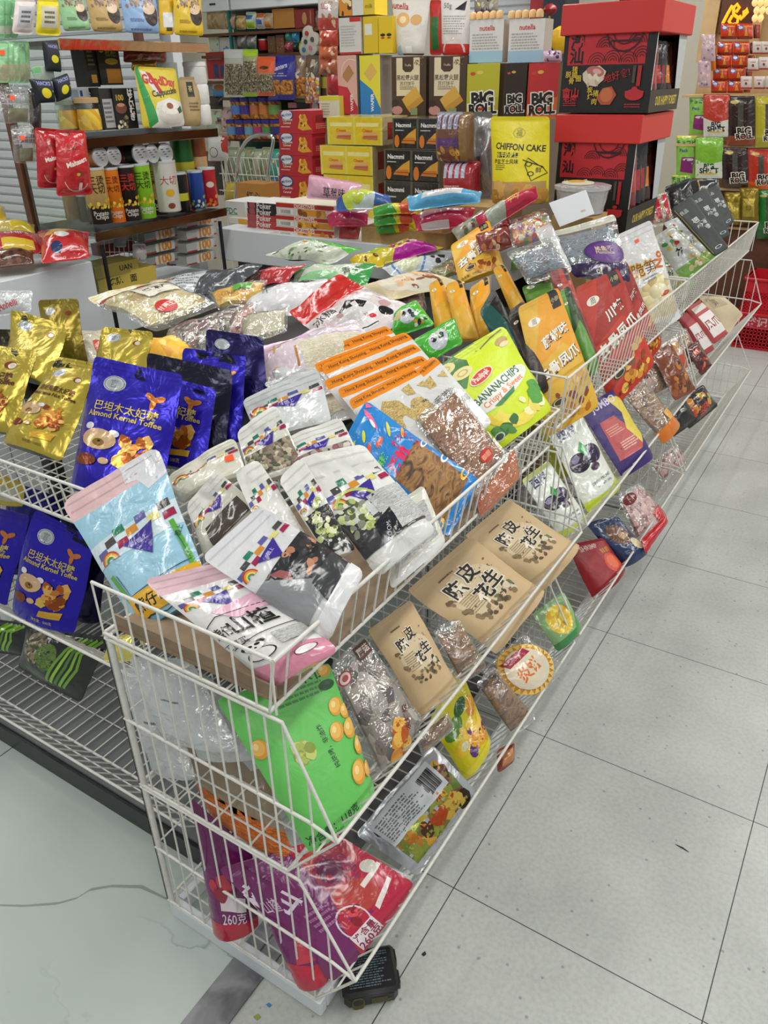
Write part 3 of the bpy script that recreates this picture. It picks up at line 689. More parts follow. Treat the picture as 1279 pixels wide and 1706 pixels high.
pack('hawthorn_strip_bag', 'light blue hawthorn bag with purple pennant leaning over the corner post', 'snack bag',
     Q([(103, 838), (262, 742), (352, 985), (236, 1062)], (0.12, -0.74, 0.66), z=0.965), t=0.05, col='#9cc8dc', mat='film', kind='stand', seal=0.16, top=('#dcb8b8', 'satin'), gus='#78b0cc', rnd=0.022,
     group='hawthorn bags in the near basket',
     art=[('P', [(0.62, 1.0), (1, 1.0), (1, 0.8), (0.8, 0.76), (0.72, 0.86), (0.6, 0.88)], '#d8d8dc'), ('R', 0, 0.46, 1, 0.62, '#cfdfe6')]+checks(0.06, 0.96, 0.5, 0.055)+
     [('L', [(0.1, 0.38), (0.15, 0.2), (0.2, 0.06)], 0.05, '#5aa83c'), ('L', [(0.9, 0.5), (0.93, 0.3), (0.95, 0.12)], 0.05, '#5aa83c'), ('L', [(0.16, 0.36), (0.2, 0.2), (0.94, 0.23), (0.9, 0.42)], 0.012, '#2c5a6c'),
      ('R', 0.14, 0.05, 0.99, 0.2, '#e0ac28'), ('T', '熊仔山楂條', 0.56, 0.125, 0.15, '#241c10', 0, 0.02), ('T', '圆上', 0.93, 0.42, 0.06, '#20304a', 60),
      ('E', 0.3, 0.0, 0.2, 0.05, '#6aa4c4'), ('L', [(0.1, 0.02), (0.3, 0.05), (0.5, 0.02), (0.7, 0.04)], 0.012, '#20384c')])
pack('dried_bean_bag', 'grey and white bag with round blue badge overlapping the panda bag', 'snack bag',
     Q([(335, 930), (432, 842), (606, 950), (545, 1070)], (0.42, -0.6, 0.68), z=1.04), t=0.045, col='#d8d8d8', mat='film', kind='stand', seal=0.2, top=('#d6d6d8', 'satin'), gus='#e4e4e4', group='square-patterned pouches in the near basket',
     art=checks(0.02, 0.98, 0.68, 0.045)+[('R', 0, 0.16, 1, 0.56, '#8e9092'), ('P', [(0.2, 0.56), (1, 0.6), (1, 0.2), (0.55, 0.3)], '#2a2a2c'), ('S', 0.5, 0.32, 0.98, 0.56, 14, 0.08, ['#c08a68', '#3a3236', '#b07858', '#1c1c20'], 4),
      ('P', [(0.28, 0.56), (0.42, 0.52), (0.5, 0.4), (0.38, 0.42)], '#9a5a58'), ('E', 0.52, 0.42, 0.1, 0.05, '#141418'), ('E', 0.66, 0.5, 0.08, 0.04, '#141418'), ('P', [(0.4, 0.1), (0.98, 0.14), (0.98, 0.3), (0.5, 0.28)], '#3a3c3e'),
      ('R', 0.0, 0.0, 1, 0.12, '#e2e2e2')],
     parts=[('round_badge', [('E', 0.16, 0.36, 0.13, 0.085, '#1c3c9c'), ('T', 'BC', 0.15, 0.365, 0.13, '#e8ecf8', 0, 0.03)], 'satin')])
def squares(label, q, z, n=NA, food=None, extra=(), t=0.03, flag=True, col='#dcdcd6', **k):
    art = checks(0.02, 0.98, 0.6, 0.06, flag)
    if food: art += [('R', 0.04, 0.08, 0.96, 0.5, '#fff', food)]
    art += list(extra)
    return pack('dried_fruit_pouch', label, 'snack bag', Q(q, n, z=z), t=t, col=col, mat='film', kind='stand', seal=0.29, top=(k.pop('tcol', '#d9d9d2'), 'satin'), art=art, group='square-patterned pouches in the near basket', rnd=0.016, wr=0.006, fr=17, **k)
squares('cream flap-topped pouch with orange sticker beside the blue pouches', [(278, 792), (392, 730), (412, 790), (300, 840)], 1.055, (0.25, -0.6, 0.75), flag=False, col='#d2d0c0', tcol='#cfcdbb', sticker=(0.85, 0.5))
squares('curled cream pouch standing left of the white heap', [(309, 842), (360, 784), (432, 842), (342, 935)], 1.02, (0.4, -0.7, 0.6), col='#d0cec0', extra=[('R', 0.2, 0.05, 0.9, 0.4, '#4a4038')])
squares('white pouch with tall blank top on the far side of the heap', [(404, 668), (528, 612), (556, 705), (428, 735)], 1.06, (0.2, -0.72, 0.66), col='#d4d6d6', tcol='#c6c9c9')
squares('cream pouch with a purple pennant behind the open heap', [(393, 718), (460, 674), (510, 778), (418, 812)], 1.06, (0.3, -0.65, 0.7), food='f_beans', col='#d8d8cc')
squares('white pouch lying crosswise under the fish packet', [(452, 742), (566, 692), (606, 770), (486, 812)], 1.05, (0.35, -0.6, 0.72), food='f_dark_mix')
squares('white pouch folded open with a long blank flap', [(390, 788), (428, 762), (520, 905), (456, 940)], 1.045, (0.5, -0.55, 0.67), flag=False, col='#e0e0da')
squares('slim white pouch showing green beans between two white pouches', [(462, 798), (502, 760), (594, 918), (548, 935)], 1.05, (0.45, -0.5, 0.74),
        extra=[('R', 0.05, 0.05, 0.95, 0.5, '#2c2c2a'), ('S', 0.1, 0.2, 0.8, 0.58, 26, 0.13, ['#a8b468', '#c8d090', '#6a7a40', '#d8d8b0'], 3), ('S', 0.3, 0.02, 0.95, 0.2, 14, 0.1, ['#6a6c68', '#c8c8c4', '#2c2c2c'], 9)])
squares('white pouch with bean sprout picture topmost of the white heap', [(492, 768), (605, 737), (726, 885), (628, 962)], 1.052, (0.45, -0.5, 0.74), t=0.045, col='#e0e0dc',
        extra=[('R', 0.0, 0.14, 1, 0.52, '#3a3a3c'), ('E', 0.36, 0.44, 0.32, 0.13, '#c6c8c6'), ('S', 0.05, 0.3, 0.42, 0.56, 34, 0.06, ['#a8b468', '#c8d490', '#5a6440', '#8a8a7a', '#d8dcc0'], 8), ('A', 0.35, 0.46, 0.3, 0.34, 20, 150, '#b8c86a'), ('R', 0.52, 0.16, 1, 0.54, '#fff', 'f_grey_strips'), ('P', [(0.3, 0.14), (0.6, 0.14), (0.66, 0.36), (0.34, 0.3)], '#1a1a22'), ('T', 'ZOOM', 0.45, 0.2, 0.08, '#c8c8d0', 60), ('R', 0, 0, 1, 0.1, '#e4e4e0')])
pack('dried_vegetable_bag', 'pale silvery packet poking out under the white heap by the front wires', 'snack bag', Q([(640, 852), (706, 806), (745, 905), (650, 985)], (0.55, -0.45, 0.7), z=0.965), t=0.03, col='#d8d8c8', mat='film', kind='stand', art=[('R', 0.1, 0.2, 0.9, 0.8, '#fff', 'f_grey_strips'), ('R', 0, 0, 1, 0.15, '#e6e6e2')])
pack('squid_snack_bag', 'blue packet printed with fishes and a window of dried squid', 'snack bag',
     Q([(569, 741), (609, 667), (800, 800), (748, 896)], (0.45, -0.5, 0.74), z=1.0), t=0.035, col='#2a86d0', mat='film', seal=0.05, kind='pillow', wr=0.004,
     art=[('P', [(0.12, 0.54), (0.9, 0.54), (0.9, 0.08), (0.12, 0.08)], '#fff', 'f_squid'), ('T', '活鱿', 0.42, 0.58, 0.24, '#e83058', 0, 0.03), ('O', 0.0, 0.3, 0.14, 0.06, '#f0f4f8', 0.4), ('O', 0.96, 0.3, 0.12, 0.06, '#f0f4f8', 0.4), ('O', 0.95, 0.12, 0.14, 0.06, '#f0b828', 0.4), ('O', 0.03, 0.1, 0.14, 0.06, '#f0b828', 0.4), ('O', 0.96, 0.48, 0.12, 0.05, '#f0f4f8', 0.4),
     ('E', 0.72, 0.9, 0.2, 0.045, '#f06a98', 60), ('P', [(0.86, 0.97), (0.97, 0.99), (0.95, 0.93)], '#f06a98'), ('E', 0.66, 0.87, 0.08, 0.03, '#f4f0f0', 60), ('E', 0.36, 0.88, 0.11, 0.03, '#d8d840', 30), ('E', 0.75, 0.75, 0.13, 0.03, '#d8d840', 40), ('E', 0.22, 0.8, 0.12, 0.035, '#e85830', 20), ('E', 0.12, 0.92, 0.08, 0.025, '#d8d840'), ('E', 0.86, 0.65, 0.1, 0.03, '#f0b040', 30), ('E', 0.45, 0.76, 0.12, 0.04, '#e86040'), ('T', 'ピリ辛', 0.86, 0.58, 0.12, '#e83058', 90), ('T', '麻辣', 0.2, 0.68, 0.15, '#7ad048', 0, 0.02), ('T', 'チン', 0.66, 0.66, 0.13, '#e83058', 0, 0.02)])
def fan(i, tl, tr, z, label, **k):
    dx = [(95, 122), (98, 112)]
    q = [tl, tr, (tr[0]+dx[1][0], tr[1]+dx[1][1]), (tl[0]+dx[0][0], tl[1]+dx[0][1])]
    art = [('T', 'Hong Kong Shopping', 0.28, 0.94, 0.05, '#5a2c08', 0, 0.01), ('T', 'Hong Kong Shopping', 0.76, 0.945, 0.05, '#5a2c08', 0, 0.01),
           ('P', [(0.22, 0.68), (0.35, 0.8), (0.52, 0.72), (0.58, 0.55), (0.48, 0.36), (0.6, 0.25), (0.4, 0.2), (0.25, 0.3), (0.3, 0.5)], '#fff', 'f_mesh'), ('P', [(0.64, 0.82), (0.78, 0.84), (0.76, 0.7), (0.66, 0.72)], '#fff', 'f_mesh'), ('P', [(0.84, 0.78), (0.96, 0.8), (0.94, 0.7)], '#fff', 'f_mesh'),
           ('T', '香港', 0.72, 0.55, 0.12, '#5a5c5e', 0, 0.01), ('T', '休闲食品馆', 0.74, 0.4, 0.1, '#8a8c8e'), ('X', 0.55, 0.12, 0.95, 0.3, 4, '#a8a8a8')]
    return pack('seafood_snack_bag', label, 'snack bag', Q(q, (0.4, -0.55, 0.73), z=z), t=0.012, col='#d9d9d6', mat='film', kind='flat', seal=0.12, top=('#ee8c1c', 'film'), art=art, group='fanned packets with orange headers', wr=0.002, **k)
fan(0, (508, 591), (644, 542), 1.045, 'orange-headed white packet farthest back in the fanned row')
fan(1, (521, 607), (648, 557), 1.047, 'orange-headed white packet second from the back of the fan')
fan(2, (532, 610), (676, 552), 1.050, 'orange-headed white packet third from the back of the fan')
fan(3, (537, 636), (690, 571), 1.052, 'orange-headed white packet in the middle of the fanned row')
fan(4, (559, 648), (703, 592), 1.055, 'orange-headed white packet just behind the half-hidden one in the fan')
fan(5, (578, 668), (690, 610), 1.058, 'half-hidden orange-headed packet second from the front of the fan')
fan(6, (620, 674), (723, 591), 1.063, 'foremost orange-headed packet of the fan with its golden map uncovered')
pack('dried_shrimp_bag', 'clear bag of dark red dried shreds with round red seal under the banana pouch', 'snack bag', Q([(688, 702), (752, 642), (850, 762), (790, 832)], (0.45, -0.5, 0.74), z=1.02), t=0.035, col='#8a7a70', mat='clear', content='f_dried_red', seal=0.05, kind='pillow', parts=[('round_seal', [('E', 0.62, 0.2, 0.13, 0.1, '#c82018'), ('T', '御厨', 0.62, 0.2, 0.1, '#f0c8a0')], 'satin')])
pack('carrot_strip_bag', 'clear bag of orange strips standing against the front wires', 'snack bag', Q([(775, 808), (862, 735), (872, 790), (792, 872)], (0.7, -0.6, 0.35), z=0.935), t=0.03, col='#c8c0b0', mat='clear', content='f_orange_sticks', kind='stand', seal=0.08)
pack('banana_chip_pouch', 'lime yellow banana chip pouch propped against the front rim', 'snack bag', Q([(714, 620), (838, 541), (922, 682), (828, 754)], (0.55, -0.52, 0.65), z=1.045), t=0.05, col='#cfe31a', mat='satin', kind='stand', seal=0.08, back='#3f7a30', wr=0.0025, rnd=0.018,
     art=[('P', [(0, 0.62), (0.12, 0.7), (0.2, 0.66), (0.38, 0.8), (0.42, 0.9), (0.3, 1.0), (0, 1.0)], '#3f7a34'), ('E', 0.16, 0.93, 0.12, 0.06, '#e0d48c'), ('E', 0.28, 0.81, 0.13, 0.065, '#e6da94'), ('O', 0.28, 0.81, 0.07, 0.035, '#c0b070', 0.3), ('O', 0.16, 0.93, 0.06, 0.03, '#c0b070', 0.3),
      ('L', [(0.62, 0.92), (0.8, 0.96), (0.96, 0.97)], 0.014, '#7a5a2c'), ('E', 0.87, 0.87, 0.08, 0.05, '#b89848'), ('E', 0.88, 0.83, 0.06, 0.03, '#e8d0a8'),
      ('E', 0.5, 0.47, 0.47, 0.13, '#e4e8e0', 8), ('T', 'BANANACHIPS', 0.5, 0.52, 0.13, '#1e5a30', 6, 0.02, 0.8), ('T', 'Crispy & Sweet', 0.52, 0.43, 0.1, '#e8742c', 6, 0.015), ('P', [(0.3, 0.36), (0.66, 0.42), (0.62, 0.37), (0.38, 0.33)], '#2c7a38'),
      ('A', 0.5, 0.42, 0.42, 0.32, 200, 330, '#e8cc28'), ('A', 0.55, 0.36, 0.36, 0.24, 195, 320, '#f0dc50'), ('S', 0.6, 0.1, 0.92, 0.26, 9, 0.08, ['#f0e088', '#e8d460', '#f4ecb0'], 6), ('S', 0.08, 0.06, 0.4, 0.16, 4, 0.12, ['#2f6a2c', '#4a8a34'], 12), ('S', 0.8, 0.2, 0.98, 0.34, 3, 0.1, ['#4a9a34', '#2f7a2c'], 5), ('O', 0.12, 0.1, 0.07, 0.045, '#c8d4c0', 0.25), ('E', 0.12, 0.1, 0.05, 0.034, '#3a4a40')],
     parts=[('red_logo', [('E', 0.42, 0.68, 0.17, 0.07, '#e8e0d0', 8), ('E', 0.42, 0.68, 0.155, 0.06, '#d02818', 8), ('T', 'Paulipak', 0.42, 0.68, 0.085, '#f4ead8', 8, 0.02, 0.8)], 'satin')])
pack('banana_chip_pouch', 'second lime pouch peeping out behind the upright banana pouch', 'snack bag', Q([(742, 598), (832, 546), (900, 640), (800, 690)], (0.5, -0.55, 0.67), z=1.02), t=0.03, col='#b4cc18', mat='satin', kind='stand', art=[('R', 0, 0.5, 0.5, 1, '#4a8030')], back='#3f7a30')
# ------------------------------------------------------------------ gold and blue pouches in the left baskets
NL = (0.05, -0.78, 0.62)
gg, gb = 'gold macadamia toffee pouches', 'blue almond toffee pouches'
pack('toffee_pouch', 'gold pouch resting on the rim with its whole printed front showing', 'toffee pouch', Q([(96, 594), (166, 606), (106, 772), (0, 737)], (0.1, -0.66, 0.74), z=1.08), art=toffee('gold'), group=gg, **GOLD)
pack('toffee_pouch', 'gold pouch at the left edge, half out of view', 'toffee pouch', Q([(-62, 570), (62, 584), (24, 722), (-92, 716)], NL, z=1.09), art=toffee('gold'), group=gg, **GOLD)
pack('toffee_pouch', 'gold pouch with its top bent down toward the viewer', 'toffee pouch', Q([(22, 520), (116, 545), (84, 650), (0, 622)], (0.1, -0.6, 0.8), z=1.12), art=toffee('gold')[:6], group=gg, bend=0.02, **GOLD)
pack('toffee_pouch', 'dark olive gold pouch standing tallest at the back', 'toffee pouch', Q([(63, 500), (131, 497), (146, 606), (75, 612)], (0.25, -0.9, 0.35), z=1.1), art=toffee('gold')[:5], group=gg, **{**GOLD, 'col': '#8f7c2c'})
pack('toffee_pouch', 'gold pouch behind the top edge of the front blue pouch', 'toffee pouch', Q([(172, 545), (256, 553), (236, 660), (148, 640)], (0.1, -0.75, 0.65), z=1.07), art=toffee('gold')[:6], group=gg, **GOLD)
pack('toffee_pouch', 'black-backed gold pouch turned away behind the bent one', 'toffee pouch', Q([(-20, 548), (50, 548), (110, 680), (20, 660)], (0.3, -0.8, 0.5), z=1.06), group=gg, **{**GOLD, 'col': '#2c2614', 'back': '#181408'})
pack('toffee_pouch', 'blue pouch with teddy picture foremost on the rim', 'toffee pouch', Q([(158, 594), (305, 624), (268, 850), (116, 815)], (0.12, -0.72, 0.68), z=1.06), art=toffee('blue'), group=gb, **BLUE)
pack('toffee_pouch', 'blue pouch tucked right behind the front teddy pouch', 'toffee pouch', Q([(226, 612), (362, 650), (345, 790), (205, 765)], (0.12, -0.76, 0.64), z=1.05), art=toffee('blue'), group=gb, **BLUE)
pack('toffee_pouch', 'near-black back of a pouch third in the blue row', 'toffee pouch', Q([(246, 588), (386, 616), (378, 770), (250, 740)], (0.12, -0.8, 0.6), z=1.04), group=gb, **{**BLUE, 'col': '#14122c'})
pack('toffee_pouch', 'blue pouch with crumpled shiny top fourth in the row', 'toffee pouch', Q([(303, 578), (413, 594), (404, 740), (300, 715)], (0.12, -0.8, 0.6), z=1.045), art=toffee('blue')[4:8], group=gb, **{**BLUE, 'wr': 0.007})
pack('toffee_pouch', 'dark navy pouch standing tallest next to the noodle packs', 'toffee pouch', Q([(344, 548), (437, 562), (452, 690), (345, 668)], (0.15, -0.88, 0.45), z=1.06), art=toffee('blue')[:3], group=gb, **{**BLUE, 'col': '#1b1550'})
pack('toffee_pouch', 'blue pouch with teddy picture standing in the middle tray', 'toffee pouch', Q([(58, 848), (158, 900), (128, 1056), (14, 1018)], (0.1, -0.92, 0.38), y=-0.2), art=toffee('blue'), group=gb, **{**BLUE, 't': 0.05})
pack('toffee_pouch', 'blue pouch leaning at the left edge of the middle tray', 'toffee pouch', Q([(-60, 836), (52, 858), (10, 1016), (-90, 1004)], (0.1, -0.95, 0.3), y=-0.15), art=toffee('blue'), group=gb, **{**BLUE, 't': 0.05})
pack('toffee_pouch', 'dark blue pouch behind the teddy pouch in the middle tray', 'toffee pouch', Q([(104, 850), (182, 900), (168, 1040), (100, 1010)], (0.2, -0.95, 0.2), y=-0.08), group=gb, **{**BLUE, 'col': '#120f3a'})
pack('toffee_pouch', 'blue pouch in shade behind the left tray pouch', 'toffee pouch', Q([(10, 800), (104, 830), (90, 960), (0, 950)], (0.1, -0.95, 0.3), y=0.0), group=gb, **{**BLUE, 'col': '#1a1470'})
pack('toffee_pouch', 'small gold pouch under the rim at the left edge', 'toffee pouch', Q([(-30, 775), (45, 806), (38, 846), (-40, 830)], (0.1, -0.95, 0.3), y=-0.12), group=gg, art=[('R', 0.3, 0.2, 0.9, 0.7, '#b8b4a0')], **{**GOLD, 't': 0.03})
NORI = [('R', 0, 0, 1, 1, '#12180f'), ('E', 0.22, 0.6, 0.16, 0.2, '#fff', 0, 'f_beans'), ('E', 0.42, 0.5, 0.14, 0.16, '#fff', 10, 'f_green_nori')]+[('L', [(0.5+0.06*k, 0.1), (0.56+0.07*k, 0.45), (0.62+0.05*k, 0.7), (0.72+0.06*k, 0.93)], 0.035, ['#6a9a20', '#8fc030', '#4a7a18', '#7ab028'][k % 4]) for k in range(5)]
pack('seaweed_snack_bag', 'black and green seaweed bag hanging over the empty tray', 'snack bag', Q([(44, 1042), (182, 1062), (132, 1172), (30, 1112)], (0.15, -0.85, 0.5), y=-0.22), t=0.04, col='#141a12', mat='film', art=NORI, group='seaweed bags in the bottom tray')
pack('seaweed_snack_bag', 'black and green seaweed bag cut off by the left edge', 'snack bag', Q([(-60, 1022), (46, 1040), (40, 1094), (-60, 1080)], (0.1, -0.85, 0.5), y=-0.2), t=0.04, col='#141a12', mat='film', art=NORI, group='seaweed bags in the bottom tray')
pack('candy_packet', 'small pale yellow foil packet beside the near post', 'snack bag', Q([(180, 1064), (222, 1052), (222, 1102), (170, 1102)], (0.1, -0.8, 0.6), y=-0.3), t=0.02, col='#d8d070', mat='foil')
pack('candy_packet', 'small gold foil packet under the blue hawthorn bag', 'snack bag', Q([(224, 1040), (292, 1022), (300, 1058), (232, 1076)], (0.1, -0.5, 0.85), y=-0.3), t=0.025, col='#d8c890', mat='foil', wr=0.006)
# ------------------------------------------------------------------ middle and bottom baskets of the long row
NM = (0.72, -0.32, 0.62)
CHIP = ['#e8a838', '#f0bc50', '#d8922c', '#f4cc70']
def chip(u, v, r): return [('E', u, v, r*0.62, r*0.8, '#e0a03c', -20), ('E', u-0.01, v+0.01, r*0.5, r*0.64, '#f0bc5c', -20), ('E', u-0.02, v+0.02, r*0.2, r*0.28, '#f8dc94', -20)]
pack('chestnut_puff_bag', 'bright green bag of puffs behind the near end wires', 'snack bag', Q([(360, 1166), (548, 1104), (628, 1316), (514, 1424)], (0.72, -0.42, 0.55), z=0.66), t=0.07, col='#6cc860', mat='satin', kind='stand', seal=0.03, back='#8a7a5c', gus='#8a7a5c', wr=0.002, rnd=0.008,
     art=[('T', '火山木仁', 0.66, 0.965, 0.15, '#26322a', 0, 0.01), ('X', 0.42, 0.82, 0.98, 0.92, 3, '#4a8a48'), ('E', 0.9, 0.86, 0.08, 0.055, '#2a5a30'), ('T', '纯烘烤，非油炸', 0.66, 0.5, 0.065, '#26322a', 90), ('T', '净含量：118克', 0.36, 0.07, 0.1, '#2c4a30', 0, 0.01), ('X', 0.12, 0.01, 0.5, 0.035, 1, '#4a8a48'),
          ('S', 0.36, 0.5, 0.5, 0.6, 16, 0.06, ['#a8b850', '#8a9c34', '#c4d070'], 5)]+sum([chip(u, v, r) for u, v, r in ((0.93, 0.96, 0.09), (0.9, 0.7, 0.12), (1-0.02, 0.64, 0.1), (0.8, 0.55, 0.12), (0.95, 0.52, 0.13), (0.98, 0.38, 0.12), (0.84, 0.24, 0.15), (0.97, 0.2, 0.1), (0.1, 0.66, 0.11))], []))
pack('fried_stick_bag', 'see-through brown bag with orange sticks at its foot inside the end wires', 'snack bag', Q([(250, 1168), (420, 1212), (498, 1444), (346, 1348)], (0.25, -0.85, 0.45), y=-0.3), t=0.05, col='#9a8a72', mat='film', kind='stand', seal=0.06, wr=0.004,
     art=[('R', 0, 0.0, 1, 0.26, '#fff', 'f_orange_sticks'), ('P', [(0, 0.26), (0.2, 0.3), (0.5, 0.24), (0.8, 0.3), (1, 0.25), (1, 0.2), (0, 0.2)], '#fff', 'f_orange_sticks'), ('P', [(0.2, 1), (0.26, 0.8), (0.34, 0.9), (0.44, 0.74), (0.52, 0.84), (0.6, 0.7), (0.74, 0.78), (0.86, 0.66), (1, 0.72), (1, 1)], '#c4c6c2')])
for i, (q, yy) in enumerate([([(216, 1092), (318, 1098), (402, 1256), (268, 1230)], -0.375), ([(262, 1098), (352, 1130), (438, 1262), (330, 1268)], -0.345), ([(204, 1110), (268, 1122), (330, 1300), (250, 1290)], -0.36)]):
    pack('plastic_sleeve', ['milky plastic bag standing in front of the brown see-through bag', 'milky plastic bag next to the bright green bag', 'milky plastic bag nearest the near post'][i], 'plastic bag', Q(q, (0.15, -0.9, 0.4), y=yy), t=0.03, col='#c8cac8', mat='milky', kind='stand', seal=0.05, wr=0.006, art=[('X', 0.3, 0.5, 0.6, 0.54, 1, '#5a5c5c')])
pack('dried_mushroom_bag', 'clear bag of pale dried pieces between the green bag and a kraft pouch', 'snack bag', Q([(549, 1108), (606, 1058), (706, 1196), (632, 1300)], NM, z=0.655), t=0.05, col='#c8b0a8', mat='clear', content='f_mush', kind='stand', seal=0.07,
     art=[('S', 0.3, 0.03, 0.6, 0.22, 12, 0.12, ['#d8902c', '#e8b450', '#b8581c'], 3), ('T', '炭烤烧', 0.72, 0.2, 0.12, '#6a2c2c', 60, 0.02)],
     parts=[('brand_label', [('R', 0.6, 0.84, 0.96, 0.97, '#5a3028'), ('T', '蘑菇', 0.78, 0.905, 0.15, '#e8dcd0', 0, 0.02)], 'satin'), ('round_seal', [('E', 0.16, 0.83, 0.15, 0.1, '#b83838'), ('E', 0.16, 0.83, 0.12, 0.08, '#e0d0c8'), ('E', 0.16, 0.83, 0.07, 0.045, '#b83838')], 'satin')])
def kraft(label, q, z, n=NM, dz=0, **k):
    art = [('E', 0.5, 0.56, 0.34, 0.3, '#d8c4a0'), ('S', 0.2, 0.28, 0.8, 0.4, 26, 0.035, ['#5a4830', '#7a6648', '#8a7450'], 11), ('S', 0.5, 0.3, 0.8, 0.42, 10, 0.05, ['#d8cbb0', '#3a3020', '#6a7040'], 2), ('S', 0.14, 0.42, 0.3, 0.75, 14, 0.03, ['#8a7450', '#6a5638'], 7), ('X', 0.22, 0.42, 0.5, 0.6, 8, '#a08a66'), ('S', 0.55, 0.62, 0.85, 0.78, 12, 0.016, ['#7a6648'], 8)]
    for s, u, v in (('陈', 0.34, 0.7), ('皮', 0.58, 0.75), ('花', 0.5, 0.5), ('生', 0.7, 0.55)):
        art += [('T', s, u, v, 0.225, '#f0e6d0', 0, 0.06), ('T', s, u, v, 0.215, '#1a1712', 0, 0.025)]
    art += [('X', 0.3, 0.84, 0.6, 0.87, 1, '#6a5638')]
    return pack('peanut_pouch', label, 'snack pouch', Q(q, n, z=z-0.04), t=0.05, col='#ceb288', mat='matte', kind='stand', seal=0.06, art=art, gus='#c4a478', group='kraft peanut pouches in the middle basket', wr=0.007, rnd=0.008, **k)
kraft('slim kraft peanut pouch turned sideways, nearest of the three', [(612, 1050), (686, 998), (764, 1140), (698, 1196)], 0.665)
kraft('wide kraft peanut pouch in the middle of the three', [(678, 984), (782, 893), (908, 984), (824, 1092)], 0.66)
kraft('farthest kraft peanut pouch, by the prune bags', [(776, 892), (846, 832), (966, 908), (898, 990)], 0.68, (0.7, -0.35, 0.62))
pack('dried_squid_bag', 'dark clear bag squeezed between two kraft pouches', 'snack bag', Q([(720, 1050), (762, 1028), (812, 1110), (768, 1140)], NM, z=0.58), t=0.03, col='#4a3a30', mat='clear', content='f_squid', kind='stand')
pack('chestnut_bag', 'small shiny clear bag of orange bits at the foot of the slim kraft pouch', 'snack bag', Q([(690, 1225), (745, 1185), (760, 1212), (704, 1262)], NM, z=0.55), t=0.02, col='#a8a49c', mat='clear', content='f_squid')
def prune(label, q, z, **k):
    art = [('T', '西梅', 0.4, 0.86, 0.26, '#3a3c7a', 0, 0.03), ('E', 0.3, 0.5, 0.24, 0.17, '#241c34'), ('E', 0.66, 0.52, 0.25, 0.18, '#2a2040'), ('E', 0.24, 0.55, 0.1, 0.06, '#8a80a0', 20), ('E', 0.6, 0.58, 0.1, 0.05, '#8a80a0', 20), ('P', [(0.4, 0.62), (0.55, 0.7), (0.62, 0.6), (0.5, 0.52)], '#2f9a4a'), ('E', 0.56, 0.38, 0.12, 0.07, '#4a3048'), ('T', 'DRIED PRUNES', 0.54, 0.23, 0.075, '#5a6a70'), ('T', 'NET WT: 250g', 0.56, 0.17, 0.06, '#5a6a70'), ('P', [(0, 0), (1, 0), (1, 0.16), (0.6, 0.08), (0, 0.12)], '#c8d83a'), ('P', [(0.9, 0.1), (1, 0.1), (1, 0.6)], '#c8d83a')]
    return pack('prune_bag', label, 'snack bag', Q(q, NM, z=z-0.03), t=0.045, col='#dfe4da', mat='film', kind='stand', seal=0.07, art=art, group='prune bags in the middle basket', top=('#d4dc80', 'film'), **k)
prune('prune bag on top, its plums fully shown', [(908, 712), (966, 684), (1036, 808), (980, 858)], 0.70)
prune('prune bag lower down behind the end wires of the near stack', [(868, 800), (914, 766), (982, 866), (934, 900)], 0.63)
pack('prune_bag', 'yellow-green bag edge showing behind the upper prune bag', 'snack bag', Q([(898, 716), (930, 700), (960, 790), (925, 800)], NM, z=0.66), t=0.03, col='#b8b830', mat='film', kind='stand')
pack('jumbo_prune_pouch', 'purple and coral pouch with yellow band beside the prune bags', 'snack pouch', Q([(966, 680), (1026, 646), (1090, 762), (1036, 798)], NM, z=0.685), t=0.045, col='#3c2a70', mat='satin', kind='stand', seal=0.06,
     art=[('P', [(0.1, 0.2), (0.72, 0.2), (0.9, 0.3), (0.56, 0.72), (0.18, 0.72)], '#b85050'), ('P', [(0.62, 0.95), (0.95, 0.9), (1, 0.35), (0.8, 0.25), (0.66, 0.5), (0.78, 0.7)], '#dcc848'), ('T', 'JUMBO', 0.5, 0.9, 0.2, '#d8d0ec', 0, 0.02), ('X', 0.2, 0.5, 0.62, 0.62, 4, '#e0a090'), ('X', 0.3, 0.28, 0.8, 0.4, 4, '#e8c0b0')])
pack('dried_meat_bag', 'clear bag of dark strips with orange foot, right of the purple pouch', 'snack bag', Q([(1028, 652), (1064, 620), (1134, 706), (1104, 742)], NM, z=0.70), t=0.045, col='#6a5040', mat='clear', content='f_squid', kind='stand', seal=0.06, art=[('R', 0, 0, 1, 0.2, '#d8781c'), ('R', 0.6, 0.2, 0.9, 0.35, '#e0a838'), ('T', '口味', 0.3, 0.85, 0.2, '#e8e0d8', 0, 0.02)])
def small(name, label, q, n, z, col, mat='film', art=(), t=0.03, cat='snack bag', **k): return pack(name, label, cat, Q(q, n, z=z) if not isinstance(z, str) else Q(q, n, y=float(z)), t=t, col=col, mat=mat, art=art, **k)
small('dried_meat_bag', 'rust brown bag low in the second middle basket under the red bag', [(1085, 590), (1118, 570), (1160, 650), (1124, 668)], NM, 0.72, '#7a3c1c', art=[('S', 0.1, 0.1, 0.9, 0.6, 18, 0.12, ['#9a5424', '#5a2810', '#c07830'], 3)])
small('dried_meat_bag', 'dark brown bag beside the rust brown one behind wires', [(1062, 612), (1090, 596), (1118, 650), (1090, 664)], NM, 0.7, '#4a2818', mat='clear', content='f_squid')
small('spicy_strip_bag', 'clear bag with black lettering above the dried meat', [(1040, 622), (1072, 604), (1098, 640), (1064, 662)], NM, 0.76, '#a89890', mat='clear', content='f_pink', art=[('T', '口水', 0.5, 0.6, 0.3, '#202020', 0, 0.03)])
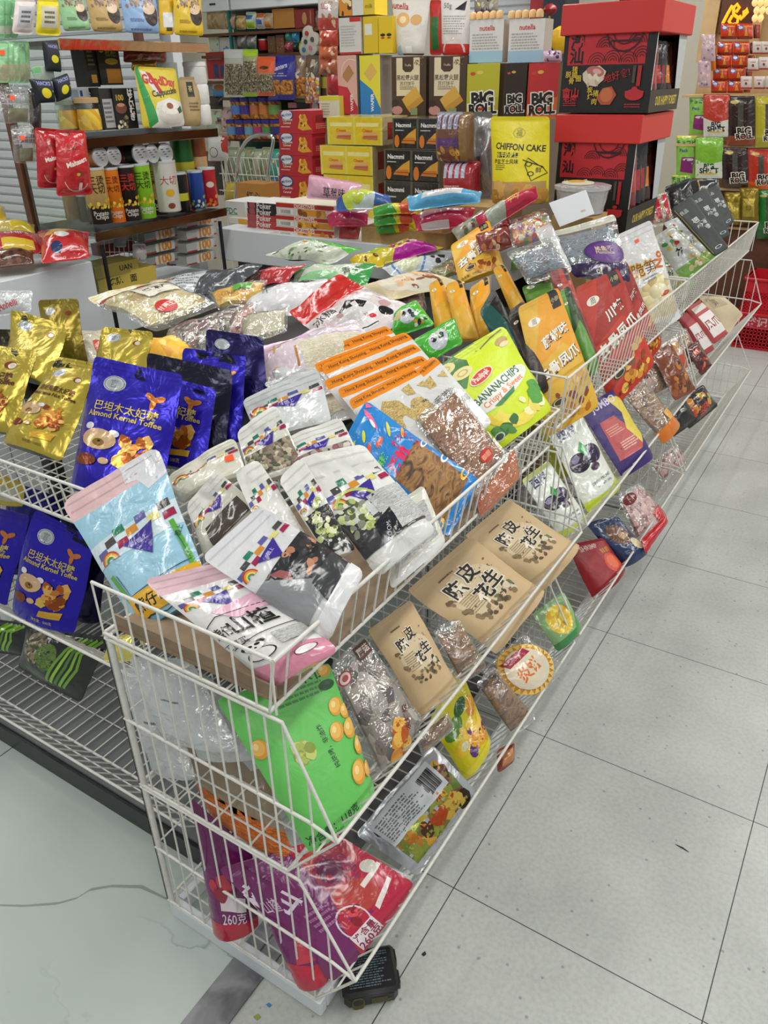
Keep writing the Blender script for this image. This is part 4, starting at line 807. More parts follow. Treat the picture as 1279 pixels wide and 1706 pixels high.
small('spicy_strip_bag', 'white bag with red and orange pictures behind the far end wires', [(1098, 575), (1126, 560), (1150, 616), (1130, 628)], NM, 0.74, '#d8cfc6', art=[('R', 0.3, 0.1, 1, 0.5, '#c8502c'), ('S', 0.2, 0.2, 0.9, 0.8, 8, 0.15, ['#b83020', '#e0a040'], 2)])
small('cookie_box', 'red and white carton with slim strips in the far middle basket', [(1143, 514), (1166, 499), (1212, 556), (1188, 574)], NM, 0.74, '#b84848', mat='card', kind='flat', seal=0, art=[('R', 0.1, 0.12, 0.9, 0.7, '#e8e0dc'), ('T', '风爪', 0.5, 0.42, 0.4, '#902828', 0, 0.02), ('R', 0.1, 0.78, 0.9, 0.92, '#d8d0c8')], cat='box')
small('cookie_box', 'second red and white carton tucked under the first', [(1128, 530), (1146, 518), (1190, 582), (1172, 594)], NM, 0.70, '#a83c40', mat='card', kind='flat', seal=0, art=[('R', 0.1, 0.12, 0.9, 0.7, '#e0d8d4'), ('T', '风爪', 0.5, 0.42, 0.4, '#902828', 0, 0.02)], cat='box')
small('cracker_bag', 'beige paper bag resting on the far lip near the red crate', [(1160, 492), (1206, 494), (1238, 524), (1214, 556)], NM, 0.73, '#c8b898', mat='matte', art=[('R', 0.1, 0.6, 0.7, 0.9, '#b0a080'), ('T', '笋', 0.3, 0.75, 0.25, '#5a4a38')])
small('spicy_strip_bag', 'orange and brown bag under the red and white cartons', [(1120, 560), (1142, 545), (1168, 600), (1146, 614)], NM, 0.69, '#8a5a30', mat='clear', content='f_dried_red')
small('spicy_strip_bag', 'red and dark bag with a pepper picture low behind the far lip', [(1142, 580), (1164, 565), (1188, 612), (1168, 626)], NM, 0.66, '#5a2420', art=[('S', 0.1, 0.1, 0.9, 0.8, 9, 0.14, ['#c83c28', '#e07030', '#301010'], 4)])
small('spicy_gift_bag', 'black bag with yellow and red blossoms under the far lip', [(1128, 668), (1172, 640), (1196, 676), (1146, 716)], (0.7, -0.4, 0.6), 0.3, '#26221f', t=0.05, art=[('S', 0.1, 0.3, 0.9, 0.9, 12, 0.08, ['#b8b030', '#c03c30', '#d8903c'], 5), ('T', '辣', 0.5, 0.25, 0.3, '#d04030')])
small('spicy_gift_bag', 'plain black bag behind the blossom bag under the far lip', [(1100, 690), (1140, 664), (1162, 700), (1118, 730)], (0.7, -0.4, 0.6), 0.28, '#1a1816')
small('pork_floss_bag', 'pink speckled clear bag in the second bottom basket', [(1082, 775), (1126, 738), (1146, 768), (1104, 806)], (0.6, -0.45, 0.66), 0.22, '#d0a8a0', mat='clear', content='f_pink')
# bottom baskets
pack('hawthorn_slice_bag', 'purple and red hawthorn bag lying foremost on the bottom basket', 'snack bag', Q([(362, 1448), (560, 1388), (692, 1470), (552, 1640)], (0.62, -0.42, 0.66), z=0.245), t=0.06, col='#7a2464', mat='film', kind='stand', seal=0.05, gus='#b82038', group='purple hawthorn bags on the bottom basket',
     art=[('P', [(0.55, 1), (1, 1), (1, 0), (0.3, 0), (0.38, 0.3), (0.5, 0.45)], '#b82440'), ('E', 0.76, 0.78, 0.2, 0.22, '#c05048', -30), ('E', 0.68, 0.62, 0.17, 0.24, '#9a2c50', -30), ('E', 0.66, 0.66, 0.1, 0.14, '#6a2048', -30), ('E', 0.64, 0.36, 0.19, 0.16, '#b84038', -20), ('E', 0.85, 0.86, 0.12, 0.1, '#a83040'), ('S', 0.4, 0.1, 0.56, 0.3, 9, 0.05, ['#c02838', '#901828', '#e04850'], 3), ('O', 0.46, 0.22, 0.13, 0.15, '#e0d0d8', 0.1),
          ('P', [(0.72, 0.36), (0.98, 0.42), (0.98, 0.47), (0.72, 0.41)], '#e8dcd8'), ('P', [(0.66, 0.14), (0.92, 0.24), (0.92, 0.29), (0.66, 0.19)], '#e8dcd8'), ('E', 0.9, 0.5, 0.07, 0.08, '#d0ccc0'),
          ('T', '山', 0.2, 0.62, 0.2, '#e8d8e8', 20, 0.03), ('T', '楂', 0.06, 0.74, 0.2, '#e8d8e8', 20, 0.03), ('T', 'サンザ', 0.33, 0.58, 0.06, '#d8c0d8', 20), ('X', 0.22, 0.3, 0.42, 0.48, 4, '#b070a0'),
          ('R', 0.34, 0.02, 0.58, 0.16, '#e8dce0'), ('T', '净含量', 0.46, 0.12, 0.07, '#8a2040', 0, 0.02), ('T', '260克', 0.46, 0.05, 0.09, '#8a2040', 0, 0.02)])
pack('hawthorn_slice_bag', 'purple hawthorn bag standing on edge at the back of the bottom basket', 'snack bag', Q([(316, 1328), (420, 1420), (432, 1545), (356, 1564)], (0.55, -0.75, 0.35), z=0.26), t=0.045, col='#6a1c58', mat='film', kind='stand', seal=0.05, gus='#b82038', group='purple hawthorn bags on the bottom basket', art=[('R', 0, 0, 1, 0.16, '#b01c34'), ('R', 0.3, 0.26, 0.8, 0.4, '#d8ccd0'), ('T', '260克', 0.55, 0.2, 0.2, '#e0d0d4'), ('S', 0.1, 0.36, 0.5, 0.5, 6, 0.12, ['#b83040', '#8a1c30'], 3)])
pack('hawthorn_slice_bag', 'purple hawthorn bag with red foot between the other two', 'snack bag', Q([(398, 1440), (500, 1500), (552, 1628), (498, 1652)], (0.6, -0.6, 0.5), z=0.2), t=0.04, col='#70205e', mat='film', kind='stand', seal=0.05, gus='#b82038', group='purple hawthorn bags on the bottom basket', art=[('R', 0, 0, 1, 0.25, '#b82038'), ('P', [(0.3, 0.25), (0.9, 0.3), (1, 0.6), (0.5, 0.5)], '#c03848'), ('T', '山楂', 0.3, 0.75, 0.25, '#d8c0d8', 30)])
small('foil_packet', 'small crumpled silver packet inside the near bottom basket', [(262, 1410), (306, 1398), (318, 1452), (276, 1478)], (0.2, -0.8, 0.55), '-0.3', '#b0b4b4', mat='foil', wr=0.008)
small('foil_packet', 'taller silver packet by the back of the near bottom basket', [(284, 1328), (322, 1345), (330, 1408), (300, 1415)], (0.2, -0.85, 0.5), '-0.22', '#909496', mat='foil', wr=0.008, sticker=None)
pack('vegetable_crisp_bag', 'silver-edged bag of vegetable crisps with a grey barcode label', 'snack bag', Q([(590, 1390), (722, 1240), (792, 1320), (694, 1460)], (0.62, -0.4, 0.68), z=0.235), t=0.04, col='#b8bcc0', mat='foil', seal=0.06, kind='pillow', wr=0.007, fr=20,
     art=[('P', [(0.1, 0.1), (0.9, 0.08), (0.93, 0.5), (0.9, 0.86), (0.1, 0.86)], '#fff', 'f_veg'), ('S', 0.15, 0.12, 0.85, 0.8, 26, 0.1, ['#5a3a28', '#c07828', '#98a040', '#d8b850', '#7a8a38', '#38281c', '#b84c20'], 6)],
     parts=[('barcode_label', [('R', 0.1, 0.5, 0.84, 0.93, '#b4b8ba'), ('X', 0.13, 0.55, 0.6, 0.88, 9, '#5a5e60')]+[('R', 0.64+0.012*k, 0.58, 0.646+0.012*k+0.003*(k % 3), 0.86, '#1c1c1c') for k in range(14)], 'satin')])
small('foil_packet', 'clear crinkled bag foot under the vegetable crisps', [(640, 1440), (690, 1462), (660, 1500), (600, 1470)], (0.6, -0.45, 0.66), 0.2, '#b8c4c8', mat='milky')
pack('tropical_fruit_bag', 'yellow bag of dried tropical fruit in the bottom basket', 'snack bag', Q([(714, 1202), (764, 1108), (818, 1232), (776, 1304)], (0.66, -0.4, 0.64), z=0.255), t=0.06, col='#d8cc1c', mat='film', kind='stand', art=[('E', 0.3, 0.62, 0.24, 0.14, '#5a8a28'), ('E', 0.62, 0.7, 0.18, 0.1, '#2a5a28'), ('E', 0.3, 0.36, 0.22, 0.14, '#e8c030'), ('E', 0.3, 0.36, 0.09, 0.06, '#d8d8b8'), ('S', 0.4, 0.2, 0.95, 0.6, 20, 0.12, ['#e8a828', '#5a2c70', '#d88c20', '#f0c84c'], 3), ('R', 0, 0, 1, 0.12, '#e0d428')])
pack('cracker_bag', 'clear bag of brown crackers under the round cake', 'snack bag', Q([(790, 1140), (822, 1108), (894, 1196), (856, 1232)], (0.64, -0.4, 0.66), z=0.26), t=0.05, col='#a89478', mat='clear', content='f_squid', kind='pillow')
root = pack('round_cake_pack', 'round white cake with orange zigzag rim in a clear square bag', 'cake', Q([(798, 1120), (872, 1054), (942, 1108), (884, 1184)], (0.62, -0.4, 0.68), z=0.28), t=0.045, col='#c8c4b8', mat='clear', kind='pillow', seal=0.05,
     parts=[('cake_face', [('E', 0.5, 0.52, 0.46, 0.45, '#d89a28')]+[('P', [(0.5+0.46*math.cos(g), 0.52+0.45*math.sin(g)), (0.5+0.36*math.cos(g+0.12), 0.52+0.35*math.sin(g+0.12)), (0.5+0.46*math.cos(g+0.24), 0.52+0.45*math.sin(g+0.24))], '#f0c868') for g in [k*2*math.pi/26 for k in range(26)]]+[('E', 0.5, 0.52, 0.36, 0.35, '#e4d8bc'), ('P', [(0.26, 0.86), (0.72, 0.84), (0.76, 0.7), (0.3, 0.72)], '#a82038'), ('T', 'Cookies', 0.5, 0.78, 0.09, '#e8b0b0'), ('T', '炎饼', 0.5, 0.5, 0.24, '#e07020', 0, 0.02)], 'film')])
pack('pineapple_bag', 'green and yellow pineapple bag behind the round cake', 'snack bag', Q([(886, 1024), (938, 984), (970, 1046), (928, 1088)], (0.64, -0.4, 0.66), z=0.285), t=0.05, col='#8cb478', mat='film', kind='stand', art=[('E', 0.48, 0.55, 0.34, 0.34, '#e0c028'), ('S', 0.2, 0.3, 0.8, 0.8, 12, 0.1, ['#f0d840', '#d8a820', '#c8b030'], 4), ('R', 0, 0, 1, 0.18, '#3f8a4a'), ('P', [(0.6, 0), (1, 0), (1, 0.5)], '#4a9a50')])
small('biscuit_packet', 'small dark reddish packet slipping under the fruit bag', [(826, 1250), (858, 1235), (858, 1268), (828, 1290)], (0.6, -0.4, 0.7), 0.14, '#8a4030', art=[('R', 0.2, 0.2, 0.8, 0.8, '#b87840')])
pack('shrimp_chip_bag', 'bulging dark red bag drooping over the bottom lip', 'snack bag', Q([(944, 908), (1004, 896), (1046, 946), (988, 1002)], (0.66, -0.42, 0.62), z=0.22), t=0.08, col='#9a2028', mat='satin', kind='stand', wr=0.006, art=[('T', 'SHRIMP', 0.45, 0.86, 0.14, '#e0b8b0', 0, 0.02), ('T', '鲜虾', 0.78, 0.7, 0.14, '#d8a838'), ('E', 0.72, 0.38, 0.2, 0.24, '#d04830'), ('E', 0.72, 0.4, 0.14, 0.16, '#e06840')])
pack('cookie_bag', 'navy bag with a brown bear picture next to the dark red bag', 'snack bag', Q([(974, 872), (1026, 858), (1082, 916), (1040, 948)], (0.66, -0.42, 0.62), z=0.255), t=0.07, col='#20345c', mat='film', kind='stand', art=[('E', 0.5, 0.6, 0.3, 0.34, '#6a4630'), ('E', 0.55, 0.55, 0.12, 0.12, '#a88050'), ('E', 0.7, 0.3, 0.14, 0.2, '#d8c898'), ('E', 0.95, 0.1, 0.2, 0.2, '#c8d0d4')])
pack('cracker_bag', 'silver and red clear bag by the navy bear bag', 'snack bag', Q([(1028, 826), (1064, 800), (1112, 858), (1066, 918)], (0.66, -0.42, 0.62), z=0.255), t=0.06, col='#b8b0a8', mat='clear', content='f_pink', kind='stand', art=[('R', 0.6, 0, 1, 0.35, '#c02028'), ('E', 0.35, 0.82, 0.25, 0.12, '#7a1c20'), ('T', '卜卜', 0.4, 0.82, 0.16, '#e8d8c8')])
small('cracker_bag', 'red bag corner reaching over the second bottom lip', [(1066, 900), (1108, 858), (1112, 870), (1074, 924)], (0.6, -0.4, 0.7), 0.27, '#c0202c', t=0.02)
small('foil_packet', 'pale green packet on the second bottom grid', [(1086, 836), (1108, 826), (1106, 848), (1086, 856)], (0.5, -0.5, 0.7), 0.1, '#b8d4c8')
# ------------------------------------------------------------------ the table behind the baskets and the heap on it
mb = MB(); mb.box((-1.2, 1.02, 0.955), (1.22, 1.5, 0.03), '#26282a', 'black_plastic', bev=0.004)
t_ = empty('display_table', (-1.2, 1.02, 0), 'dark display table under the heap of bags between the baskets', 'table')
mb.build('table_top', t_)
for sx in (-1, 1):
    for sy in (-1, 1):
        mb = MB(); mb.box((-1.2+sx*0.57, 1.02+sy*0.7, 0.472), (0.05, 0.05, 0.936), '#26282a', 'black_plastic'); mb.build('leg', t_)
plain('old_board', '#8c7860', 0.8, 0, 25, 0.2, var=0.12)
mb = MB(); mb.box((-0.34, 0.0, 0.8755), (0.39, 0.82, 0.005), '#b08e5c', 'old_board'); mb.box((-0.34, -0.405, 0.89), (0.39, 0.004, 0.03), '#b08e5c', 'old_board'); tag(mb.build('cardboard_sheet'), 'brown cardboard sheet lining the near top basket', 'cardboard')
NP = (0.12, -0.35, 0.93)
def heap(name, label, q, z, col, n=NP, mat='film', t=0.05, **k):
    k.setdefault('wr', 0.006); k.setdefault('fr', 20); return pack(name, label, 'snack bag', Q(q, n, z=z), t=t, col=col, mat=mat, **k)
heap('macadamia_bag', 'large clear cream bag of macadamia nuts at the left of the heap', [(144, 498), (268, 464), (368, 508), (262, 556)], 1.085, '#e4dcb8', mat='clear', content='f_macadamia', t=0.06, seal=0.12, top=('#e8dfb8', 'film'), sticker=(0.6, 0.85),
     art=[('P', [(0.4, 0.78), (0.9, 0.74), (0.9, 0.5), (0.42, 0.46)], '#e8e4d4'), ('T', '坚果屋', 0.66, 0.62, 0.12, '#2a2824', 4, 0.02), ('R', 0.03, 0.83, 0.97, 0.855, '#b83030')], parts=[('red_badge', [('E', 0.46, 0.27, 0.14, 0.12, '#c82820'), ('T', '甘栗王', 0.46, 0.27, 0.085, '#f4d8d0', 10, 0.02)], 'satin')])
heap('noodle_pack', 'pale grey bag with small print and orange sticker behind the macadamia nuts', [(246, 468), (352, 448), (342, 492), (292, 500)], 1.07, '#c4c8cc', art=[('X', 0.3, 0.2, 0.9, 0.8, 6, '#7a7e82'), ('P', [(0, 0.5), (0.3, 0.6), (0.3, 1), (0, 1)], '#b8a090')], sticker=(0.32, 0.6))
heap('noodle_pack', 'charcoal grey shiny bag between the pale bag and the red one', [(345, 448), (440, 440), (388, 488), (314, 494)], 1.09, '#4a4e54', art=[('T', '新鲜', 0.3, 0.5, 0.2, '#9a9ea4', -20, 0.01), ('T', '干', 0.7, 0.5, 0.2, '#9a9ea4', -20)], t=0.06, wr=0.006)
heap('pretzel_bag', 'clear bag of yellow crisps with a green label', [(346, 490), (448, 464), (424, 512), (362, 514)], 1.075, '#d8c488', mat='clear', content='f_chips', t=0.05, art=[('R', 0.45, 0.5, 0.8, 0.75, '#5aa848'), ('T', 'Crispy', 0.36, 0.4, 0.12, '#6a4a20', 10)])
heap('milk_candy_bag', 'white bag with a black cow marking lying in the heap', [(408, 490), (548, 464), (520, 524), (412, 528)], 1.085, '#dcdcde', t=0.07, wr=0.006, art=[('P', [(0.55, 0.8), (0.7, 0.9), (0.9, 0.86), (0.8, 0.74), (0.62, 0.72)], '#1c1c20'), ('T', '牛', 0.3, 0.6, 0.14, '#5a7a70', 10), ('P', [(0, 0.6), (0.3, 0.75), (0.25, 1), (0, 1)], '#d0a848')])
heap('noodle_pack', 'clear crinkled bag of mixed dark shreds below the macadamia nuts', [(280, 545), (408, 508), (372, 580), (262, 604)], 1.06, '#a8a098', mat='clear', content='f_dark_mix', t=0.05)
heap('noodle_pack', 'clear bag of pinkish slices next to the mixed dark shreds', [(352, 528), (430, 500), (420, 560), (350, 580)], 1.05, '#b0a4a0', mat='clear', content='f_pink', t=0.04)
heap('noodle_pack', 'clear bag of beige dried strips left of the red bag', [(396, 530), (482, 508), (478, 556), (400, 572)], 1.06, '#b8a888', mat='clear', content='f_noodle', t=0.05)
heap('instant_noodle_bag', 'black lidded round pack showing dark noodles in the left of the heap', [(300, 560), (352, 540), (350, 580), (300, 596)], 1.04, '#b8a878', mat='clear', content='f_beans', t=0.04)
heap('milk_candy_bag', 'red bag with raised header and a white panda face on clear film', [(480, 520), (566, 456), (704, 520), (570, 590)], 1.10, '#e0d4d4', t=0.07, n=(0.2, -0.5, 0.84), wr=0.006, seal=0.3, top=('#c02420', 'film'),
     art=[('S', 0.05, 0.1, 0.95, 0.6, 14, 0.07, ['#e8e4e4', '#c8a0a0', '#d8c8c8'], 2), ('E', 0.5, 0.3, 0.26, 0.2, '#ece8e8'), ('P', [(0.3, 0.44), (0.5, 0.5), (0.7, 0.4), (0.6, 0.36), (0.44, 0.42)], '#18181a'), ('E', 0.78, 0.24, 0.06, 0.09, '#18181a'), ('E', 0.62, 0.26, 0.04, 0.03, '#d83040'), ('T', '冰糖', 0.2, 0.55, 0.16, '#1c1c1c'), ('L', [(0.3, 0.22), (0.45, 0.16), (0.6, 0.16)], 0.015, '#18181a')])
heap('milk_candy_bag', 'red striped clear bag behind the panda face bag', [(575, 490), (705, 470), (712, 520), (600, 530)], 1.07, '#d8c4c0', mat='clear', content='f_pink', art=[('R', 0, 0.75, 1, 1, '#c83024')])
heap('rice_noodle_bag', 'pink and white bag of thin noodles in front of the panda bag', [(424, 580), (590, 528), (640, 590), (448, 650)], 1.085, '#dccbd6', t=0.06, wr=0.006, art=[('P', [(0, 0.5), (0.25, 0.7), (0.5, 0.95), (0.6, 1), (0, 1)], '#d8b8d4'), ('R', 0.35, 0.1, 1, 0.55, '#fff', 'f_noodle'), ('T', 'XO', 0.2, 0.72, 0.14, '#c89a40', 30, 0.02), ('P', [(0.5, 0.6), (1, 0.6), (1, 0.85), (0.5, 0.9)], '#e0d4dc'), ('L', [(0.3, 0.15), (0.33, 0.5)], 0.02, '#b87a30')])
heap('rice_noodle_bag', 'pale clear bag peeping out under the pink noodle bag', [(438, 640), (520, 606), (566, 652), (486, 676)], 1.04, '#d0d4d4', mat='milky', t=0.03)
heap('spicy_noodle_bag', 'dark red bag with a bright edge at the back of the heap', [(426, 456), (512, 440), (478, 474), (400, 474)], 1.10, '#b83038', art=[('P', [(0, 0), (0.4, 0), (0.3, 0.6), (0, 0.8)], '#3c1c18'), ('X', 0.4, 0.4, 0.9, 0.7, 2, '#d8a0a0')])
heap('lime_noodle_bag', 'green and silver bag behind the white cow bag', [(492, 444), (628, 438), (610, 476), (486, 474)], 1.10, '#c8d4c0', art=[('P', [(0, 0.5), (0.4, 0.9), (0.4, 1), (0, 1)], '#3fae3c'), ('R', 0.05, 0.1, 0.6, 0.36, '#8fc890'), ('P', [(0.7, 0), (1, 0), (1, 1), (0.85, 1)], '#3f9a4c'), ('T', '青檸', 0.75, 0.5, 0.12, '#2c3c2c', 30)])
heap('seaweed_chip_bag', 'white and green bag with a rice picture, farthest left at the back of the heap', [(440, 426), (508, 402), (606, 414), (548, 440)], 1.135, '#d4dcc8', art=[('P', [(0.6, 0), (1, 0), (1, 1), (0.75, 1)], '#5cc048'), ('S', 0.02, 0.1, 0.3, 0.9, 16, 0.06, ['#7a9a68', '#4c6a44', '#a8c090'], 2), ('T', 'LUA', 0.5, 0.35, 0.14, '#2c3428', -8, 0.02), ('E', 0.62, 0.7, 0.04, 0.08, '#d88838')], t=0.07, n=(0.1, -0.5, 0.86))
heap('nut_pouch', 'cream pouch with nut pictures lying high in the heap', [(596, 478), (690, 452), (778, 470), (656, 500)], 1.13, '#d8c8a0', mat='satin', art=[('E', 0.5, 0.5, 0.4, 0.34, '#d8d0bc'), ('S', 0.3, 0.2, 0.8, 0.6, 16, 0.07, ['#b87848', '#d8a878', '#8a5028', '#e0b890'], 2)], t=0.05)
heap('candy_bag', 'magenta and lime candy bag at the back of the heap', [(600, 424), (686, 400), (742, 414), (630, 442)], 1.14, '#d8c838', art=[('P', [(0.2, 0), (0.9, 0.0), (1, 0.5), (0.4, 0.35)], '#c020a0'), ('R', 0, 0.6, 0.3, 1, '#a8c838'), ('S', 0.4, 0.5, 0.9, 0.9, 12, 0.06, ['#b84058', '#e8d0d0', '#803048'], 3)], t=0.06, n=(0.1, -0.5, 0.86))
heap('candy_bag', 'yellow bag with brown spots under the magenta one', [(580, 434), (640, 418), (640, 444), (592, 446)], 1.11, '#dcc020', art=[('S', 0.3, 0.3, 0.8, 0.9, 5, 0.1, ['#6a3a18'], 2)], t=0.05)
heap('fish_tofu_bag', 'white and pale blue bag with an oval picture at the back of the heap', [(634, 446), (742, 420), (736, 448), (652, 462)], 1.125, '#ccd6dc', art=[('O', 0.4, 0.5, 0.3, 0.3, '#5a88b8', 0.12), ('E', 0.4, 0.5, 0.22, 0.2, '#d8dcb8'), ('S', 0.75, 0.4, 1, 0.9, 5, 0.06, ['#22262c'], 3)], t=0.05)
heap('candy_bag', 'clear bag of mixed candies with orange pieces near the gold bags', [(690, 420), (742, 390), (772, 414), (722, 440)], 1.13, '#c0b8b0', mat='clear', content='f_candy', t=0.05)
heap('nut_pouch', 'clear bag of pale leaves left of the tall gold bag', [(712, 452), (756, 420), (780, 450), (734, 476)], 1.13, '#b8b088', mat='clear', content='f_veg', t=0.04)
AN = [('E', 0.45, 0.45, 0.22, 0.22, '#c8ccd4'), ('E', 0.36, 0.52, 0.06, 0.07, '#20242c'), ('E', 0.54, 0.52, 0.06, 0.07, '#20242c'), ('E', 0.2, 0.6, 0.14, 0.14, '#d8c890'), ('S', 0.5, 0.1, 0.95, 0.4, 8, 0.07, ['#f0f0f0', '#2c3440', '#e0a030'], 4)]
heap('fruit_candy_bag', 'bright green pointed bag with a small animal picture', [(656, 522), (692, 496), (726, 540), (650, 562)], 1.10, '#4cb838', art=AN, n=(0.3, -0.6, 0.74), t=0.05)
heap('fruit_candy_bag', 'bright green bag with white lettering next to the banana pouch', [(684, 566), (758, 528), (772, 572), (712, 606)], 1.10, '#4cb438', art=AN[:3]+[('T', 'YOGO', 0.7, 0.7, 0.18, '#d8ecc8', 20, 0.02)], n=(0.35, -0.55, 0.75), t=0.04)
heap('rice_noodle_bag', 'pale crinkled clear bag between the navy pouch and the white heap', [(446, 604), (548, 576), (606, 690), (496, 730)], 1.02, '#c8ccca', mat='film', art=[('R', 0.1, 0.1, 0.9, 0.6, '#fff', 'f_noodle'), ('R', 0, 0.8, 1, 1, '#d8a060')], wr=0.008)
heap('pretzel_bag', 'amber crisp bag under the macadamia nuts beside the gold pouch', [(236, 566), (312, 548), (334, 606), (250, 626)], 1.03, '#c89838', art=[('R', 0.1, 0.1, 0.9, 0.8, '#fff', 'f_chips')])
heap('pretzel_bag', 'pale bag with a red corner between two gold pouches', [(128, 556), (176, 548), (196, 606), (140, 612)], 1.04, '#d0c8b0', art=[('R', 0.5, 0.2, 1, 0.5, '#c05840')])
heap('fruit_candy_bag', 'green and white bag standing behind the fallen yellow one', [(800, 398), (866, 384), (884, 446), (816, 456)], 1.12, '#7aac48', n=(0.35, -0.65, 0.67), art=[('R', 0, 0.6, 1, 1, '#d0d8c8'), ('R', 0.7, 0.5, 0.95, 0.8, '#22241c')])
pack('candy_bag', 'silvery clear bag of wrapped sweets before the plastic tub', 'snack bag', Q([(846, 376), (912, 352), (936, 402), (852, 416)], (0.3, -0.65, 0.7), y=1.62), t=0.06, col='#b0b4b0', mat='clear', content='f_candy', wr=0.008)
pack('candy_bag', 'red-brown bag of wrapped sweets left of the silvery one', 'snack bag', Q([(790, 392), (846, 376), (856, 410), (800, 420)], (0.3, -0.65, 0.7), y=1.6), t=0.05, col='#8a4038', mat='film', wr=0.008, art=[('S', 0.1, 0.1, 0.9, 0.9, 10, 0.09, ['#c87850', '#5a2420', '#d8b890'], 3)])
# second and third stack, top baskets
NB = (0.5, -0.62, 0.6)
CLAW = lambda c1: [('P', [(0, 0.5), (0.35, 0.8), (0.5, 1), (1, 1), (1, 0.4), (0.7, 0.6)], c1), ('R', 0.74, 0.86, 0.94, 1.0, '#22201c'), ('T', '小厨', 0.84, 0.93, 0.09, '#d8c890'), ('E', 0.27, 0.84, 0.14, 0.07, '#f0e8d8'), ('T', '周', 0.27, 0.84, 0.12, '#4a3a28')]
def claw(label, q, z, col, c1, word, n=NB, full=True, x=None, **k):
    art = CLAW(c1)
    if full:
        for s, u, v, hh in ((word, 0.6, 0.68, 0.2), ('去骨凤爪', 0.5, 0.47, 0.225)): art += [('T', s, u+0.012, v-0.008, hh, '#4a3020', 12, 0.05), ('T', s, u, v, hh, '#f2ece0', 12, 0.03)]
        art += [('S', 0.3, 0.05, 0.9, 0.32, 22, 0.08, ['#d89830', '#e8b850', '#b86c20', '#8a4418'], 3), ('E', 0.3, 0.2, 0.12, 0.07, '#2a261c'), ('O', 0.3, 0.2, 0.1, 0.058, '#d8c890', 0.2), ('T', '净含量：208克', 0.25, 0.06, 0.06, '#3a2c18')]
    return pack('chicken_feet_bag', label, 'snack bag', Q(q, n, z=z) if x is None else Q(q, n, x=x), t=k.pop('t', 0.04), col=col, mat='satin', kind='stand', seal=0.06, art=art, group='boneless chicken feet bags', wr=0.003, **k)
Y1, Y2 = '#e2b238', '#e8a020'
claw('yellow chicken feet bag standing out in front beside the banana pouch', [(862, 512), (930, 478), (1000, 676), (910, 730)], 1.06, Y1, Y2, '藤椒味', t=0.045, n=(0.6, -0.68, 0.45), x=-0.245)
claw('yellow chicken feet bag lying open on top of the standing yellow ones', [(750, 408), (814, 366), (842, 446), (764, 474)], 1.2, Y1, Y2, '藤椒', n=(0.3, -0.6, 0.74))
for i, (q, z) in enumerate([([(714, 474), (734, 462), (776, 552), (724, 560)], 1.12), ([(742, 474), (768, 466), (800, 566), (760, 570)], 1.115), ([(782, 480), (814, 458), (824, 560), (784, 572)], 1.11)]):
    claw('yellow chicken feet bag on edge, %s of the three under the open one' % ('leftmost', 'second', 'rightmost')[i], q, z, ['#d8a428', '#e0ac30', '#d09a20'][i], Y2, '', full=False)
claw('yellow chicken feet bag fallen on its side over the dark green one', [(820, 448), (838, 440), (890, 530), (862, 548)], 1.12, '#dca838', Y2, '', full=False)
pack('chicken_feet_bag', 'dark teal back of a bag bulging behind the banana pouch', 'snack bag', Q([(798, 520), (822, 478), (900, 632), (858, 640)], NB, z=1.07), t=0.06, col='#0f4a44', mat='satin', kind='stand', art=[('P', [(0.5, 1), (1, 1), (1, 0.3)], '#14100e')])
claw('dark brown back of a chicken feet bag behind the front yellow one', [(846, 520), (872, 500), (918, 650), (880, 668)], 1.05, '#2a2018', '#1c1611', '', full=False)
claw('green chicken feet bag lying behind the front yellow one', [(868, 478), (916, 466), (930, 500), (878, 508)], 1.13, '#5c8a30', '#4a7828', '', full=False)
claw('green chicken feet bag on edge right of the front yellow one', [(930, 486), (948, 476), (1000, 610), (976, 640)], 1.08, '#5a9038', '#2c4a20', '', full=False)
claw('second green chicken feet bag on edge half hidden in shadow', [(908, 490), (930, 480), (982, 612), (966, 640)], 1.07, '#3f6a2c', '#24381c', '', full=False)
claw('red chicken feet bag in front with its whole face showing', [(957, 480), (1030, 446), (1092, 604), (1016, 686)], 1.1, '#c23824', '#a82818', '川辣', t=0.045, n=(0.6, -0.68, 0.45), x=-0.225)
claw('red chicken feet bag close behind the front red one', [(1020, 462), (1042, 434), (1104, 570), (1072, 610)], 1.11, '#b83020', '#9a2418', '川辣', full=True, n=(0.62, -0.68, 0.42), x=-0.255)
claw('dark red chicken feet bag leaning left of the front red one', [(914, 452), (944, 444), (1002, 608), (974, 620)], 1.1, '#7a2420', '#a83428', '', full=False)
pack('dried_fish_bag', 'clear bag of blue-grey dried fish with a purple scalloped label', 'snack bag', Q([(910, 388), (1024, 356), (1052, 470), (956, 462)], (0.4, -0.66, 0.62), y=1.74), t=0.05, col='#9aa4a8', mat='clear', content='f_fish', kind='stand', seal=0.1, top=('#c8c8b8', 'film'), art=[('R', 0, 0, 1, 0.24, '#32204a'), ('T', 'of', 0.45, 0.1, 0.14, '#d8d8c0', 0, 0.02)],
     parts=[('purple_label', [('E', 0.66, 0.42, 0.33, 0.2, '#4a2468'), ('E', 0.66, 0.42, 0.28, 0.16, '#5a2c7c'), ('T', '黑鱼干', 0.66, 0.48, 0.1, '#d8c890', 0, 0.01), ('T', 'Mamajacai', 0.66, 0.4, 0.075, '#d8c890')], 'satin')])
pack('dried_fish_bag', 'clear bag of silvery dried fish behind the green bag', 'snack bag', Q([(842, 420), (914, 394), (952, 452), (880, 476)], (0.4, -0.62, 0.67), y=1.42), t=0.05, col='#a0a8a4', mat='clear', content='f_fish', seal=0.12)
